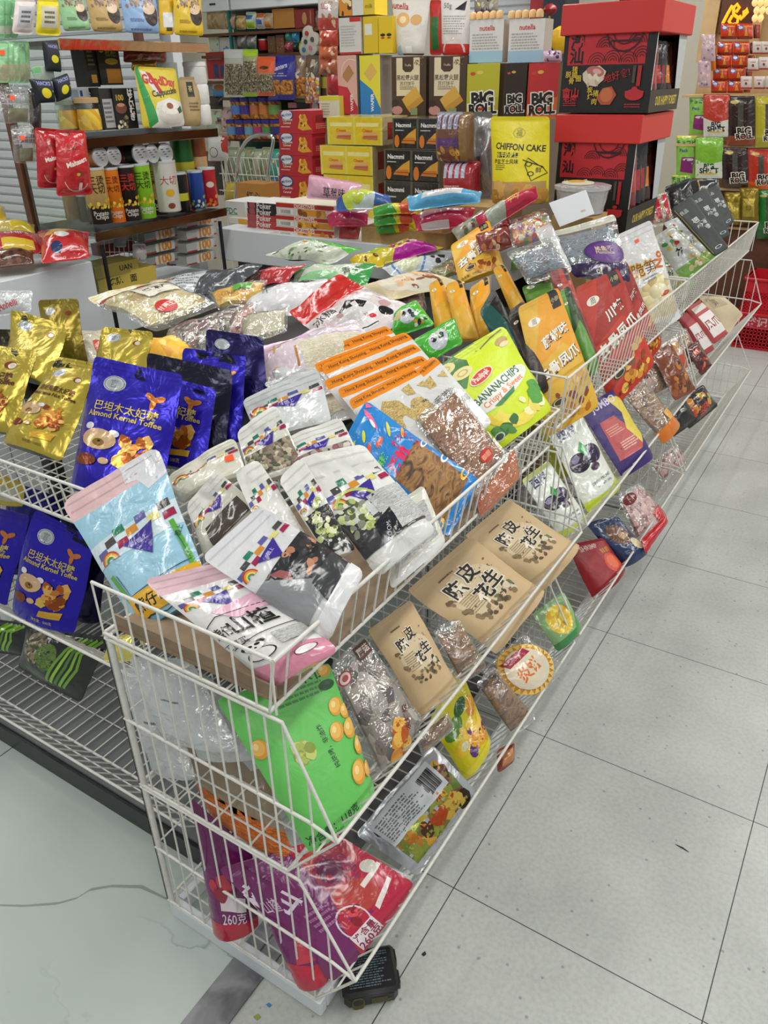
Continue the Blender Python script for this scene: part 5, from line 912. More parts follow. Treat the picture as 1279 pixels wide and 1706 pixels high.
pack('dried_fish_bag', 'clear frosted bag edge standing between the two fish bags', 'snack bag', Q([(890, 382), (918, 372), (954, 452), (930, 460)], (0.4, -0.62, 0.67), y=1.5), t=0.02, col='#c8c8c0', mat='milky')
pack('bamboo_shoot_bag', 'long white bag with orange sticker and yellow slices in a clear foot', 'snack bag', Q([(1022, 394), (1084, 366), (1136, 528), (1076, 566)], (0.6, -0.66, 0.46), x=-0.27), t=0.05, col='#dcdcda', mat='film', kind='stand', seal=0.14, sticker=(0.52, 0.87),
     art=[('P', [(0.1, 0.08), (0.9, 0.08), (0.9, 0.44), (0.7, 0.5), (0.1, 0.44)], '#fff', 'f_macadamia'), ('T', '脆笋', 0.42, 0.6, 0.34, '#d8a020', -8, 0.05), ('T', '脆笋', 0.42, 0.6, 0.32, '#6a3a10', -8, 0.0), ('T', 'No', 0.84, 0.62, 0.3, '#c86820', 75, 0.04), ('X', 0.3, 0.46, 0.7, 0.52, 2, '#8a8a88'), ('E', 0.7, 0.3, 0.14, 0.05, '#c05030')])
for i, (q, zz, cc) in enumerate([([(1088, 396), (1118, 376), (1186, 436), (1136, 470)], 1.15, '#d0d4cc'), ([(1104, 372), (1132, 360), (1200, 430), (1168, 446)], 1.16, '#c8ccc8'), ([(1080, 430), (1108, 420), (1158, 476), (1122, 500)], 1.12, '#d4d8c8')]):
    pack('spiced_tofu_bag', ['white crinkled bag with black brush writing by the long white bag', 'white crinkled bag nearest the charcoal packets', 'white bag with green foot against the far rim'][i], 'snack bag', Q(q, (0.58, -0.64, 0.5), x=-0.27-0.02*i), t=0.04, col=cc, mat='film', wr=0.007, group='crinkled white bags before the far rim',
         art=[('T', '竹', 0.4, 0.5, 0.3, '#20241c', -30, 0.02), ('S', 0.1, 0.6, 0.6, 0.9, 8, 0.09, ['#c04030', '#4a9a48', '#d8c060'], i), ('R', 0, 0, 1, 0.25, '#7aa848'), ('S', 0.4, 0.1, 0.95, 0.5, 12, 0.1, ['#d8c890', '#b8a868', '#e8e0c0'], i+3)])
for i, (q, zz) in enumerate([([(1116, 350), (1150, 327), (1215, 412), (1190, 428)], 1.2), ([(1143, 330), (1176, 312), (1218, 392), (1196, 402)], 1.21), ([(1168, 318), (1196, 308), (1224, 368), (1206, 384)], 1.21)]):
    pack('tea_packet', ['charcoal packet with silver characters fanned out in front', 'charcoal packet second in the fan by the gold bags', 'charcoal packet last in the fan, mostly hidden'][i], 'packet', Q(q, (0.45, -0.65, 0.6), z=zz), t=0.02, col='#383c3a', mat='matte', kind='flat', seal=0, group='charcoal packets at the far end', art=[('T', '良品', 0.3, 0.84, 0.2, '#c8ccc8'), ('T', '即食', 0.45, 0.58, 0.3, '#d0d4d0', -90, 0.02), ('T', '海参', 0.7, 0.5, 0.26, '#d0d4d0', -90, 0.01), ('O', 0.5, 0.1, 0.22, 0.07, '#b8c8d0', 0.3), ('L', [(0.06, 0.05), (0.06, 0.95)], 0.02, '#b09a50')])
pack('jelly_bag', 'clear bag with red and white stripes under the black gift boxes', 'snack bag', Q([(1076, 332), (1112, 318), (1124, 372), (1084, 378)], (0.4, -0.75, 0.5), z=1.2), t=0.03, col='#c8b8b4', mat='clear', content='f_candy', art=[('R', 0.3, 0.2, 0.5, 0.9, '#b82030'), ('R', 0.7, 0.3, 0.9, 0.95, '#b82030')])
pack('jerky_bag', 'plain black bag rising beside the striped clear bag', 'snack bag', Q([(1106, 312), (1150, 296), (1160, 350), (1120, 362)], (0.4, -0.8, 0.4), z=1.24), t=0.03, col='#1c1c1e', mat='film')
pack('jerky_bag', 'black bag with gold stripe behind the charcoal packets', 'snack bag', Q([(1146, 300), (1196, 296), (1204, 340), (1150, 345)], (0.4, -0.8, 0.4), z=1.24), t=0.03, col='#242626', mat='film', art=[('R', 0.3, 0, 0.34, 1, '#a88a40')])
# ------------------------------------------------------------------ white counter at the back and what stands on it
c0 = AZ(361, 380, 1.15)
cr = empty('white_counter', (c0[0]+0.9, c0[1]+0.6, 0), 'long white counter behind the heap carrying cartons and cakes', 'counter')
mb = MB(); mb.box((c0[0]+0.745, c0[1]+0.62, 1.075), (1.49, 1.24, 0.15), '#ccd2d6', 'white_panel', bev=0.003); mb.build('counter_top', cr)
mb = MB(); mb.box((c0[0]+0.745, c0[1]+0.66, 0.5), (1.44, 1.12, 1.0), '#3a3e42', 'black_plastic'); mb.build('opening_shade', cr)  # dark solid body, its colour stands in for the shaded opening under the slab
mb = MB(); mb.box((-0.685, 2.4, 0.605), (0.23, 0.4, 1.21), '#b08e5c', 'cardboard', bev=0.004); tag(mb.build('display_riser'), 'plain carton base under the two black gift boxes', 'carton')
CT = 1.15
def cart(name, label, cat, l, r, t, b, Y, depth, zb=None, **k):
    a = AY(l, b, Y); c = AY(r, b, Y); u = AY((l+r)/2, t, Y); z0 = a[2] if zb is None else zb
    return carton(name, label, cat, (a[0], Y, z0), (c[0]-a[0], 0, 0), (0, depth, 0), (0, 0, u[2]-z0), **k)
def gift(o, wx, dy, h, label):
    F = [('R', 0.05, 0.58, 0.24, 0.97, '#b8242c'), ('R', 0.24, 0.58, 0.9, 0.97, '#b8242c')]
    F += [('T', '潮', 0.15, 0.87, 0.16, '#16100f', 0, 0.03), ('T', '汕', 0.15, 0.69, 0.16, '#16100f', 0, 0.03)]
    for (cu, cv) in ((0.38, 0.6), (0.55, 0.62), (0.72, 0.6), (0.86, 0.66), (0.46, 0.78), (0.8, 0.82)):
        for rr in (0.1, 0.075, 0.05, 0.025): F.append(('A', cu, cv, rr, rr-0.008, 0, 180, '#3c1014'))
    F += [('A', 0.66, 0.97, 0.2, 0.185, 180, 360, '#2a0c10'), ('A', 0.66, 0.97, 0.13, 0.12, 180, 360, '#2a0c10'), ('R', 0.52, 0.84, 0.82, 0.86, '#2a0c10')]
    F += [('P', [(0.24, 0.48), (0.3, 0.54), (0.42, 0.57), (0.5, 0.5), (0.48, 0.4), (0.4, 0.32), (0.3, 0.34), (0.25, 0.4)], '#d4c2aa'), ('E', 0.38, 0.5, 0.1, 0.05, '#b46a60', -10), ('E', 0.4, 0.5, 0.05, 0.025, '#d8a8a0', -10), ('S', 0.28, 0.34, 0.42, 0.44, 7, 0.03, ['#c0aa90', '#e0d4c0'], 2), ('P', [(0.42, 0.18), (0.48, 0.3), (0.58, 0.32), (0.64, 0.22), (0.58, 0.1), (0.48, 0.1)], '#a85030'), ('E', 0.53, 0.22, 0.07, 0.07, '#c06a40')]
    for s, u, v in (('脱', 0.08, 0.47), ('骨', 0.12, 0.39), ('猪', 0.15, 0.53), ('脚', 0.15, 0.46), ('圈', 0.2, 0.42)): F.append(('T', s, u, v, 0.066, '#d8b838', 0, 0.01))
    for s, u, v in (('炭', 0.34, 0.28), ('烤', 0.35, 0.2), ('猪', 0.41, 0.24), ('肉', 0.4, 0.14)): F.append(('T', s, u, v, 0.066, '#d8b838', 0, 0.01))
    F += [('T', '地好食!', 0.62, 0.45, 0.09, '#a82028', 15, 0.01), ('R', 0.84, 0.32, 0.88, 0.56, '#a82028'), ('R', 0.79, 0.36, 0.82, 0.56, '#4a4440'), ('T', '畲山', 0.12, 0.25, 0.1, '#b82830', 0, 0.02), ('T', '老卤', 0.12, 0.18, 0.08, '#b82830', 0, 0.02), ('X', 0.05, 0.08, 0.22, 0.13, 2, '#a82830')]
    F += [('E', 0.83, 0.22, 0.1, 0.055, '#b82830'), ('R', 0.73, 0.24, 0.93, 0.265, '#b82830'), ('E', 0.83, 0.29, 0.03, 0.02, '#b82830'), ('X', 0.74, 0.06, 0.93, 0.12, 2, '#a82830')]
    root = empty('gift_box', (o[0]+wx/2, o[1]+dy/2, o[2]), label, 'gift box', 'black and red snack gift boxes')
    o = np.array(o); ax, ay, az = np.array((wx, 0, 0)), np.array((0, dy, 0)), np.array((0, 0, h))
    mb = MB(); P = [o+a*ax+b*ay+c*az for c in (0, 1) for a, b in ((0, 0), (1, 0), (1, 1), (0, 1))]
    s0 = o+ax; lowh = 0.27
    mb.add(P, [(0, 1, 5, 4), (2, 3, 7, 6), (3, 0, 4, 7), (3, 2, 1, 0)], '#191715', 'card')
    # the right side: low front wall, two cheeks, open above
    mb.add([s0, s0+ay, s0+ay+az*lowh, s0+az*lowh], [(0, 1, 2, 3)], '#2c2622', 'card')
    mb.add([s0+ay*0.82+az*lowh, s0+ay+az*lowh, s0+ay+az, s0+ay*0.7+az], [(0, 1, 2, 3)], '#b8bcbc', 'card')
    mb.add([s0+az*lowh, s0+ay*0.02+az*lowh, s0+ay*0.02+az, s0+az], [(0, 1, 2, 3)], '#d8d8d8', 'card')
    G = np.array([[o, o+ax], [o+az, o+ax+az]]); put_art(mb, G, F, wx, h, [0, 1], [0, 1], 'card', np.broadcast_to(np.array((0, -1.0, 0)), (2, 2, 3)))
    G = np.array([[s0, s0+ay], [s0+az*lowh, s0+ay+az*lowh]]); put_art(mb, G, [('T', 'OUR HAPPY FOREST', 0.55, 0.5, 0.1, '#c8b040', 0, 0.03, 0.8)], dy, h*lowh, [0, 1], [0, 1], 'card', np.broadcast_to(np.array((1.0, 0, 0)), (2, 2, 3)))
    mb.n = {}; mb.build('box_body', root, smooth=False)
    mb = MB(); mb.box(o+ax/2+ay/2+az+np.array((0, 0, 0.03)), (wx+0.03, dy+0.03, 0.10), '#c8302c', 'card', bev=0.003); mb.build('red_lid', root)
    return root
gy = 2.15
gl, grr = AY(922, 340, gy), AY(1046, 350, gy)
gw = grr[0]-gl[0]
zb_ = 1.215; zl_ = AY(1000, 229, gy)[2]; hl = zl_-zb_
ob = (gl[0], gy, zb_)
gift(ob, gw, 0.42, hl, 'lower black gift box with red lid by the chiffon cake')
zt_ = zl_+0.085; xu0 = AY(930, 195, gy)[0]; xu1 = AY(1078, 195, gy)[0]; hu = AY(1020, 46, gy)[2]-zt_
gift((xu0, gy, zt_), xu1-xu0, 0.42, hu, 'upper black gift box with red lid on top of the other')
for i in range(5):
    for j, (ox, oy, oz, hh) in enumerate(((ob[0]+gw, gy, zb_, hl), (xu1, gy, zt_, hu))):
        y = oy+0.06+0.07*i; zz = oz+hh*0.12 if j else oz+hh*0.2
        q = np.array([(ox-0.06-0.01*i, y, zz+hh*0.72), (ox-0.03, y+0.06, zz+hh*0.74), (ox-0.005, y+0.06, zz), (ox-0.04, y, zz)])
        pack('jerky_bag', '%s dark sealed bag %s in the open side of the %s gift box' % (('reddish', 'black', 'smoky', 'orange-marked', 'maroon')[i], ('nearest the front', 'second', 'in the middle', 'fourth', 'at the rear')[i], ('lower', 'upper')[j]), 'snack bag', q, t=0.012, col=['#7a3030', '#1f1c1c', '#3a3434', '#3c2418', '#5a2028'][i], mat='film', n=6,
             art=[('R', 0.2, 0.3, 0.8, 0.6, ['#b83038', '#a83030', '#b02830', '#d8782c', '#8a4040'][i])])
# cartons and packs, left to right
def stack(name, cat, group, labels, l, r, tops, bot, Y, depth, **k):
    ys = list(tops)+[bot]; n = len(tops); zb = min(AY(l, bot, Y)[2], 9) if not k.pop('ground', 0) else CT
    zs = [AY(l, t, Y)[2] for t in tops]
    for i in range(n-1, -1, -1):
        z0 = zb if i == n-1 else zs[i+1]
        a, c = AY(l, (tops[i]+ys[i+1])/2, Y), AY(r, (tops[i]+ys[i+1])/2, Y)
        carton(name, labels[i], cat, (a[0], Y, z0), (c[0]-a[0], 0, 0), (0, depth, 0), (0, 0, zs[i]-z0-0.001), group=group, **(k['each'](i) if 'each' in k else k))
cart('tissue_box', 'white carton with green print at the left end of the counter', 'box', 378, 410, 336, 366, 2.02, 0.2, col='#d0d0cc', front=[('T', 'FDC', 0.3, 0.5, 0.3, '#3a7a5a', 0, 0.02), ('R', 0.1, 0.3, 0.6, 0.33, '#3a7a5a')])
cart('tissue_box', 'yellow and white carton under the white one on the counter', 'box', 383, 414, 364, 383, 1.98, 0.2, zb=CT, col='#d8d4c8', front=[('R', 0.5, 0.05, 0.95, 0.95, '#e0a028')])
pk = lambda i: dict(col=['#2c2830', '#2c2830', '#b03c38', '#b84440', '#b84440'][i], tcol='#d8d8d8', front=[('T', 'Poker', 0.55, 0.5, 0.2, '#e0dcd4', 0, 0.02), ('E', 0.16, 0.5, 0.1, 0.3, '#a05050')])
stack('playing_card_box', 'box', 'playing card boxes on the white counter', ['%s card box in the stack of five, %s' % (c, w_) for c, w_ in (('black', 'topmost'), ('black', 'second from the top'), ('red', 'middle'), ('red', 'second from the bottom'), ('red', 'lowest'))], 412, 462, (336, 346, 356, 366, 376), 387, 1.92, 0.2, each=pk)
dg = lambda i: dict(col='#d8d0c8', tcol='#d8d0c0', front=[('R', 0, 0.62, 1, 0.95, '#b83428'), ('T', 'DIGESTIVES', 0.5, 0.78, 0.07, '#f0e0d0', 0, 0.02), ('R', 0.38, 0.06, 0.98, 0.56, '#d8922c'), ('S', 0.4, 0.1, 0.96, 0.5, 9, 0.05, ['#e8b050', '#c07820', '#8a4c20'], i), ('R', 0.05, 0.1, 0.3, 0.5, '#e8e4dc')]+[('R', 0.08+0.015*k, 0.15, 0.086+0.015*k, 0.45, '#2a2420') for k in range(12)])
stack('biscuit_box', 'box', 'digestive biscuit boxes on the white counter', ['top biscuit box of the three beside the card boxes', 'middle biscuit box of the three beside the card boxes', 'lowest biscuit box of the three beside the card boxes'], 460, 556, (336, 357, 376), 394, 1.86, 0.22, each=dg)
mc = lambda i: dict(col='#b8242c', front=[('E', 0.24, 0.82, 0.2, 0.14, '#24407a'), ('E', 0.24, 0.82, 0.17, 0.1, '#e0e0e8'), ('T', 'McVities', 0.24, 0.82, 0.09, '#24407a', 8, 0.02), ('T', 'Digestive', 0.26, 0.6, 0.08, '#f0e0c8', 0, 0.02), ('T', 'Caramel', 0.24, 0.47, 0.07, '#f0e0c8', 0, 0.02), ('P', [(0.56, 0.24), (0.66, 0.8), (0.8, 0.86), (0.86, 0.62), (0.84, 0.45), (0.98, 0.2), (0.7, 0.14)], '#e0a028'), ('S', 0.62, 0.3, 0.86, 0.76, 8, 0.06, ['#c07818', '#f0c040', '#7a3c14'], 4), ('X', 0.05, 0.25, 0.35, 0.34, 1, '#e8c8b0')], side=[('R', 0.1, 0.5, 0.7, 0.8, '#8a1c20'), ('X', 0.1, 0.2, 0.6, 0.45, 3, '#d89080'), ('R', 0.75, 0.1, 0.98, 0.9, '#6a2018')])
stack('biscuit_box', 'box', 'red caramel biscuit boxes stacked on the counter', ['topmost red caramel biscuit box of the stack of four', 'second red caramel biscuit box from the top', 'third red caramel biscuit box from the top', 'lowest red caramel biscuit box behind the pink bag'], 465, 520, (184, 222, 258, 292), 330, 2.6, 0.3, each=mc, ground=1)
def wafer(kind, labels, cells, Y, depth):
    for lb, (l, r, t, b) in zip(labels, cells):
        if kind == 'y': fr = [('R', 0.04, 0.03, 0.48, 0.97, '#dcc028'), ('R', 0.52, 0.03, 0.96, 0.97, '#dcc028')]+sum([[('R', u, 0.66, u+0.4, 0.8, '#e8dc90'), ('P', [(u+0.08, 0.26), (u+0.14, 0.44), (u+0.38, 0.5), (u+0.36, 0.24)], '#d8a868'), ('P', [(u+0.1, 0.22), (u+0.14, 0.34), (u+0.38, 0.36), (u+0.37, 0.18)], '#b87848'), ('L', [(u+0.12, 0.3), (u+0.37, 0.3)], 0.012, '#c84830'), ('T', 'Cheese', u+0.2, 0.52, 0.06, '#d84830', 0, 0.02)] for u in (0.06, 0.54)], [])
        else: fr = [('R', 0.03, 0.03, 0.48, 0.97, '#23241f'), ('R', 0.52, 0.03, 0.97, 0.97, '#23241f')]+sum([[('T', 'Nacmmi', u+0.19, 0.78, 0.09, '#e8e8e4', 0, 0.03), ('X', u+0.03, 0.58, u+0.24, 0.64, 1, '#d8d8d8'), ('P', [(u+0.18, 0.3), (u+0.3, 0.52), (u+0.44, 0.68), (u+0.44, 0.28)], '#d8a03c'), ('P', [(u+0.14, 0.2), (u+0.2, 0.36), (u+0.42, 0.38), (u+0.42, 0.18)], '#cc7a2c'), ('L', [(u+0.15, 0.28), (u+0.42, 0.28)], 0.012, '#8a4418'), ('E', u+0.06, 0.26, 0.05, 0.1, '#d87828')] for u in (0.03, 0.53)], [])
        cart('wafer_pack', lb, 'biscuit pack', l, r, t, b, Y, depth, zb=CT if lb.startswith('lowest') else None, col='#d8cc58' if kind == 'y' else '#5a5648', scol='#c8b890' if kind == 'y' else '#6a5c48', front=fr, mat='film', group='yellow cheese wafer packs' if kind == 'y' else 'black orange wafer packs', side=[('R', 0.2, 0.2, 0.7, 0.8, '#a83028' if kind == 'y' else '#3a3028')])
wafer('y', ['top double pack of yellow cheese wafers', 'middle double pack of yellow cheese wafers', 'lowest double pack of yellow cheese wafers above the pink bag'], [(546, 637, 195, 240), (535, 621, 243, 290), (541, 622, 291, 332)], 2.42, 0.24)
wafer('b', ['top double pack of black orange wafers', 'middle double pack of black orange wafers', 'lowest double pack of black orange wafers'], [(654, 738, 197, 248), (640, 732, 250, 300), (640, 732, 301, 340)], 2.36, 0.22)
cart('display_riser', 'plain board box behind the wafer packs carrying the back row', 'carton', 535, 930, 196, 336, 2.72, 0.3, zb=CT, col='#8a7a66')
zr = AY(700, 196, 2.72)[2]
def back(name, label, cat, l, r, t, dep=0.12, Y=2.74, **k): return cart(name, label, cat, l, r, t, 190, Y, dep, zb=zr, **k)
TR_ = [('R', 0, 0, 1, 1, '#4a3628'), ('R', 0.14, 0.36, 0.82, 0.98, '#dccfae'), ('P', [(0.32, 0.98), (0.64, 0.98), (0.64, 0.8), (0.56, 0.75), (0.4, 0.75), (0.32, 0.8)], '#4a3628'), ('T', 'Truffle', 0.48, 0.86, 0.07, '#d8c8a8'), ('T', '黑松露火腿', 0.47, 0.66, 0.13, '#4a3424', 0, 0.01), ('T', '苏打饼干', 0.46, 0.56, 0.11, '#4a3424'), ('X', 0.24, 0.46, 0.68, 0.52, 2, '#8a7458'), ('P', [(0.3, 0.3), (0.7, 0.52), (0.86, 0.36), (0.46, 0.14)], '#d8a848'), ('P', [(0.44, 0.16), (0.86, 0.36), (0.94, 0.28), (0.54, 0.08)], '#c8923a'), ('E', 0.16, 0.12, 0.16, 0.1, '#c89088'), ('E', 0.1, 0.24, 0.1, 0.08, '#3a2c24'), ('R', 0.56, 0.04, 0.76, 0.16, '#8a9a68'), ('S', 0.62, 0.86, 0.96, 0.98, 20, 0.02, ['#8a6a50', '#6a4c38'], 3)]
back('cracker_box', 'left brown truffle cracker box in the back row', 'box', 653, 709, 94, front=TR_, col='#4a3628', group='brown truffle cracker boxes')
back('cracker_box', 'right brown truffle cracker box in the back row', 'box', 714, 775, 93, front=TR_, col='#4a3628', group='brown truffle cracker boxes')
def roll(label, l, r, t, c1, c2, fl):
    back('seaweed_roll_box', label, 'box', l, r, t, dep=0.09, col=c1, scol='#5a5030', group='seaweed roll boxes in the back row',
         front=[('P', [(0, 0), (1, 0), (1, 0.4), (0, 0.22)], c2), ('E', 0.4, 0.84, 0.1, 0.05, fl), ('E', 0.18, 0.82, 0.08, 0.045, '#c04838'), ('T', 'BIG', 0.5, 0.36, 0.48, '#f0ece0', 4, 0.1), ('T', 'BIG', 0.5, 0.36, 0.46, '#17140f', 4, 0.05), ('T', 'ROLL', 0.52, 0.17, 0.38, '#f0ece0', 4, 0.1), ('T', 'ROLL', 0.52, 0.17, 0.36, '#17140f', 4, 0.05), ('E', 0.45, 0.17, 0.09, 0.04, '#c03028')])
roll('lime green seaweed roll box beside the truffle crackers', 776, 829, 106, '#b8b42c', '#a8a428', '#d8c860')
roll('black seaweed roll box between the lime and red ones', 838, 873, 105, '#2c2019', '#3a2a20', '#c8a848')
roll('red seaweed roll box at the right of the back row', 876, 926, 105, '#c02c2c', '#d8642c', '#d8b048')
def top_(name, label, cat, l, r, t, b, dep=0.1, Y=2.76, **k): return cart(name, label, cat, l, r, t, b, Y, dep, **k)
BX = [('R', 0, 0, 1, 0.28, '#9cc0d4'), ('X', 0.08, 0.3, 0.92, 0.7, 6, '#a8a49c'), ('T', 'nutella', 0.52, 0.82, 0.17, '#c03020', 0, 0.02)]
for i, (l, r, t, lb) in enumerate(((781, 836, 34, 'left white biscuit carton with wafers along its top'), (845, 903, 32, 'right white biscuit carton with wafers along its top'))):
    rt = top_('biscuit_carton', lb, 'box', l, r, t, 105, col='#d8d8d4', scol='#c8c0b4', front=BX, group='white biscuit cartons with wafer tops')
    a, c = AY(l, t, 2.76), AY(r, t, 2.76); mb = MB()
    for k in range(5):
        x = a[0]+(c[0]-a[0])*(k+0.5)/5; mb.lathe((x, 2.77, a[2]), [(0.001, 0), (0.017, 0.002), (0.017, 0.022), (0.012, 0.031), (0.001, 0.034)], '#e0b880', 'matte', n=12)
    mb.build('wafer_row', rt)
def standup(name, label, l, r, tp, b, Y, col, art, **k):
    k.setdefault('t', 0.05); ins = k.pop('ins', 0.0)
    q = np.array([AY(l, tp, Y), AY(r, tp, Y), AY(r-ins, b, Y), AY(l+ins, b, Y)]); return pack(name, label, k.pop('cat', 'snack bag'), q, col=col, art=art, **k)
standup('biscuit_pouch', 'cream biscuit pouch with a round biscuit picture on the truffle crackers', 652, 717, -4, 92, 2.78, '#dcd8d0', [('T', 'nutella', 0.2, 0.86, 0.2, '#b02c20', -4, 0.02), ('E', 0.32, 0.62, 0.2, 0.16, '#e0b070'), ('E', 0.7, 0.62, 0.16, 0.12, '#d8a870'), ('E', 0.32, 0.62, 0.1, 0.08, '#f0dcb0'), ('P', [(0.1, 0), (0.3, 0), (0.26, 0.18), (0.14, 0.14)], '#9cb8cc'), ('R', 0.42, 0.04, 0.64, 0.16, '#f0f0f0'), ('R', 0.3, 0, 1, 0.03, '#5a4030')], ins=9, mat='satin', kind='stand', seal=0.04)
standup('biscuit_pouch', 'white and red pouch with small print next to the cream pouch', 735, 783, -4, 92, 2.78, '#d8d4d0', [('X', 0.1, 0.36, 0.9, 0.7, 8, '#9a9894'), ('R', 0, 0, 1, 0.2, '#c82c24'), ('A', 0.5, 0.05, 0.4, 0.34, 0, 180, '#e0c8c0'), ('P', [(0.5, 0.8), (0.9, 0.95), (0.85, 0.78)], '#1c1c1c'), ('T', '50g', 0.25, 0.85, 0.2, '#5a5a5a')], mat='satin', kind='stand', seal=0.04)
standup('biscuit_pouch', 'thin red and green packet between the two pouches', 716, 736, 0, 92, 2.8, '#b82c28', [('R', 0.2, 0.1, 0.8, 0.7, '#2c6a30')], t=0.02, mat='satin')
standup('gift_bag', 'pink and white small packet at the foot of the right carton', 905, 936, 84, 104, 2.75, '#d0b0cc', [('S', 0.1, 0.2, 0.9, 0.8, 5, 0.1, ['#5a3a60'], 2)], t=0.03)
def lbox(name, label, l, r, t, b, dep, col, front, Y=2.74, **k): return cart(name, label, 'box', l, r, t, b, Y, dep, col=col, front=front, **k)
lbox('wafer_box', 'pink wafer box with a red corner at the left of the back row', 565, 596, 92, 190, 0.12, '#d8a898', [('P', [(0, 0), (1, 0), (1, 0.12), (0.5, 0.46), (0, 0.5)], '#c02c3c'), ('P', [(0.2, 0.66), (0.6, 0.84), (0.86, 0.7), (0.5, 0.54)], '#b07c4c'), ('A', 0.7, 0.72, 0.5, 0.46, 60, 200, '#e8c8bc'), ('T', 'WAFER', 0.7, 0.2, 0.2, '#f0d8d8', 90, 0.03)], scol='#7a8088')
lbox('wafer_box', 'yellow and blue wafer box with a biscuit picture', 601, 634, 92, 190, 0.12, '#e0d43c', [('P', [(0, 0), (1, 0), (1, 0.1), (0.6, 0.42), (0, 0.6)], '#3080c0'), ('P', [(0.2, 0.7), (0.6, 0.88), (0.86, 0.72), (0.5, 0.56)], '#d8b060'), ('T', 'WAFER', 0.6, 0.2, 0.2, '#e8f0f8', 90, 0.03)], scol='#a89c94')
lbox('cookie_box', 'small yellow and white box on the red biscuit boxes', 533, 566, 160, 196, 0.1, '#d8d4b8', [('R', 0, 0.8, 1, 1, '#d8cc30'), ('X', 0.1, 0.1, 0.6, 0.7, 5, '#a8a488')], Y=2.7, scol='#d8cc50')
lbox('cookie_box', 'white box with red corner above the pink wafer box', 566, 602, 29, 91, 0.12, '#d4d0cc', [('R', 0.5, 0.88, 1, 1, '#c02c24'), ('X', 0.08, 0.2, 0.8, 0.8, 8, '#b4b0ac'), ('R', 0, 0, 1, 0.06, '#c02c3c')])
lbox('cookie_box', 'yellow box with small cup pictures above the blue wafer box', 606, 630, 27, 89, 0.12, '#d8b820', [('R', 0.1, 0.5, 0.6, 0.8, '#e0dcd0')], scol='#d8b820')
lbox('cookie_box', 'second yellow box with small cup pictures at its right', 631, 654, 27, 89, 0.12, '#dcbc20', [('E', 0.3, 0.5, 0.18, 0.08, '#2c1c14'), ('E', 0.75, 0.5, 0.18, 0.08, '#2c1c14'), ('E', 0.3, 0.42, 0.14, 0.05, '#c03020'), ('E', 0.75, 0.42, 0.14, 0.05, '#c03020')])
lbox('cookie_box', 'orange and brown box at the top left of the back row', 565, 586, -4, 27, 0.12, '#d88c28', [('S', 0.1, 0.1, 0.9, 0.9, 6, 0.2, ['#3a2418', '#f0d8a0'], 2)])
lbox('cookie_box', 'white and yellow box at the top of the back row', 587, 624, -4, 26, 0.12, '#dcc030', [('R', 0, 0, 0.5, 1, '#d8d8d4'), ('T', 'milk', 0.75, 0.5, 0.2, '#6a4a18')])
zq = AY(860, 339, 1.98)[2]
mb = MB(); mb.box((-0.97, 2.03, (zq-0.012+CT)/2), (0.28, 0.2, zq-0.012-CT), '#b08e5c', 'cardboard', bev=0.003); tag(mb.build('storage_carton'), 'plain carton under the chiffon cake bag', 'carton')
# front row by the cake
ck = standup('chiffon_cake_bag', 'tall bright yellow chiffon cake bag with a clear foot', 817, 916, 194, 338, 1.98, '#e4d41c', [('T', 'CHIFFON CAKE', 0.54, 0.66, 0.125, '#26240f', -3, 0.03, 0.95), ('R', 0.16, 0.545, 0.54, 0.605, '#26240f'), ('T', '水牛奶蛋糕', 0.35, 0.575, 0.08, '#e8dc40', 0, 0.02), ('T', '海盐芝士风味', 0.33, 0.5, 0.075, '#26240f', 0, 0.01), ('X', 0.14, 0.4, 0.34, 0.47, 3, '#8a8018'), ('T', '福', 0.52, 0.82, 0.11, '#8a8020'), ('O', 0.52, 0.82, 0.1, 0.07, '#a89c28', 0.1),
    ('L', [(0.62, 0.52), (0.92, 0.44), (0.98, 0.36), (0.78, 0.28), (0.66, 0.46), (0.7, 0.54), (0.94, 0.42)], 0.014, '#26240f'), ('O', 0.72, 0.47, 0.05, 0.035, '#26240f', 0.3), ('O', 0.76, 0.36, 0.05, 0.035, '#26240f', 0.3), ('T', '鲜', 0.87, 0.4, 0.09, '#26240f'),
    ('R', 0.03, 0.0, 0.97, 0.27, '#b89458'), ('S', 0.06, 0.02, 0.94, 0.24, 12, 0.12, ['#c89440', '#b07a30', '#d8a858'], 5)], t=0.11, mat='satin', kind='stand', seal=0.05, back='#a8a48c', gus='#a89c80', cat='cake bag')
standup('chocolate_stick_pack', 'brown bundled chocolate stick pack standing left of the cake', 727, 790, 186, 268, 2.1, '#6a4438', sum([[('R', 0.1+0.16*k, 0.66, 0.2+0.16*k, 0.96, '#b0b4c8'), ('T', 'Choc', 0.15+0.16*k, 0.8, 0.1, '#5a3c8a', 90, 0.02)] for k in range(4)], [])+[('R', 0.72, 0, 1, 1, '#8a6a40'), ('R', 0, 0.3, 0.7, 0.48, '#5a3870'), ('S', 0.05, 0.02, 0.7, 0.25, 10, 0.08, ['#b88038', '#8a5828', '#d0a050'], 2)], t=0.07, mat='film', kind='flat', seal=0.06, top=('#b8bcc0', 'foil'))
standup('chocolate_stick_pack', 'red bundled stick pack under the brown one', 738, 800, 268, 322, 2.1, '#a82c34', sum([[('R', 0.08+0.17*k, 0.5, 0.19+0.17*k, 0.95, '#b8bcd0')] for k in range(4)], [])+[('X', 0.1, 0.2, 0.6, 0.3, 1, '#e0c0b8')], t=0.07, mat='film', kind='flat')
standup('chocolate_stick_pack', 'shiny silver pack behind the brown bundled sticks', 786, 818, 186, 330, 2.2, '#a8a8a8', [('R', 0.1, 0.1, 0.6, 0.5, '#7a6a60')], t=0.05, mat='foil', wr=0.008)
tr = empty('cardboard_tray', AY(680, 396, 1.97), 'open brown cardboard tray of bags behind the heap', 'cardboard tray')
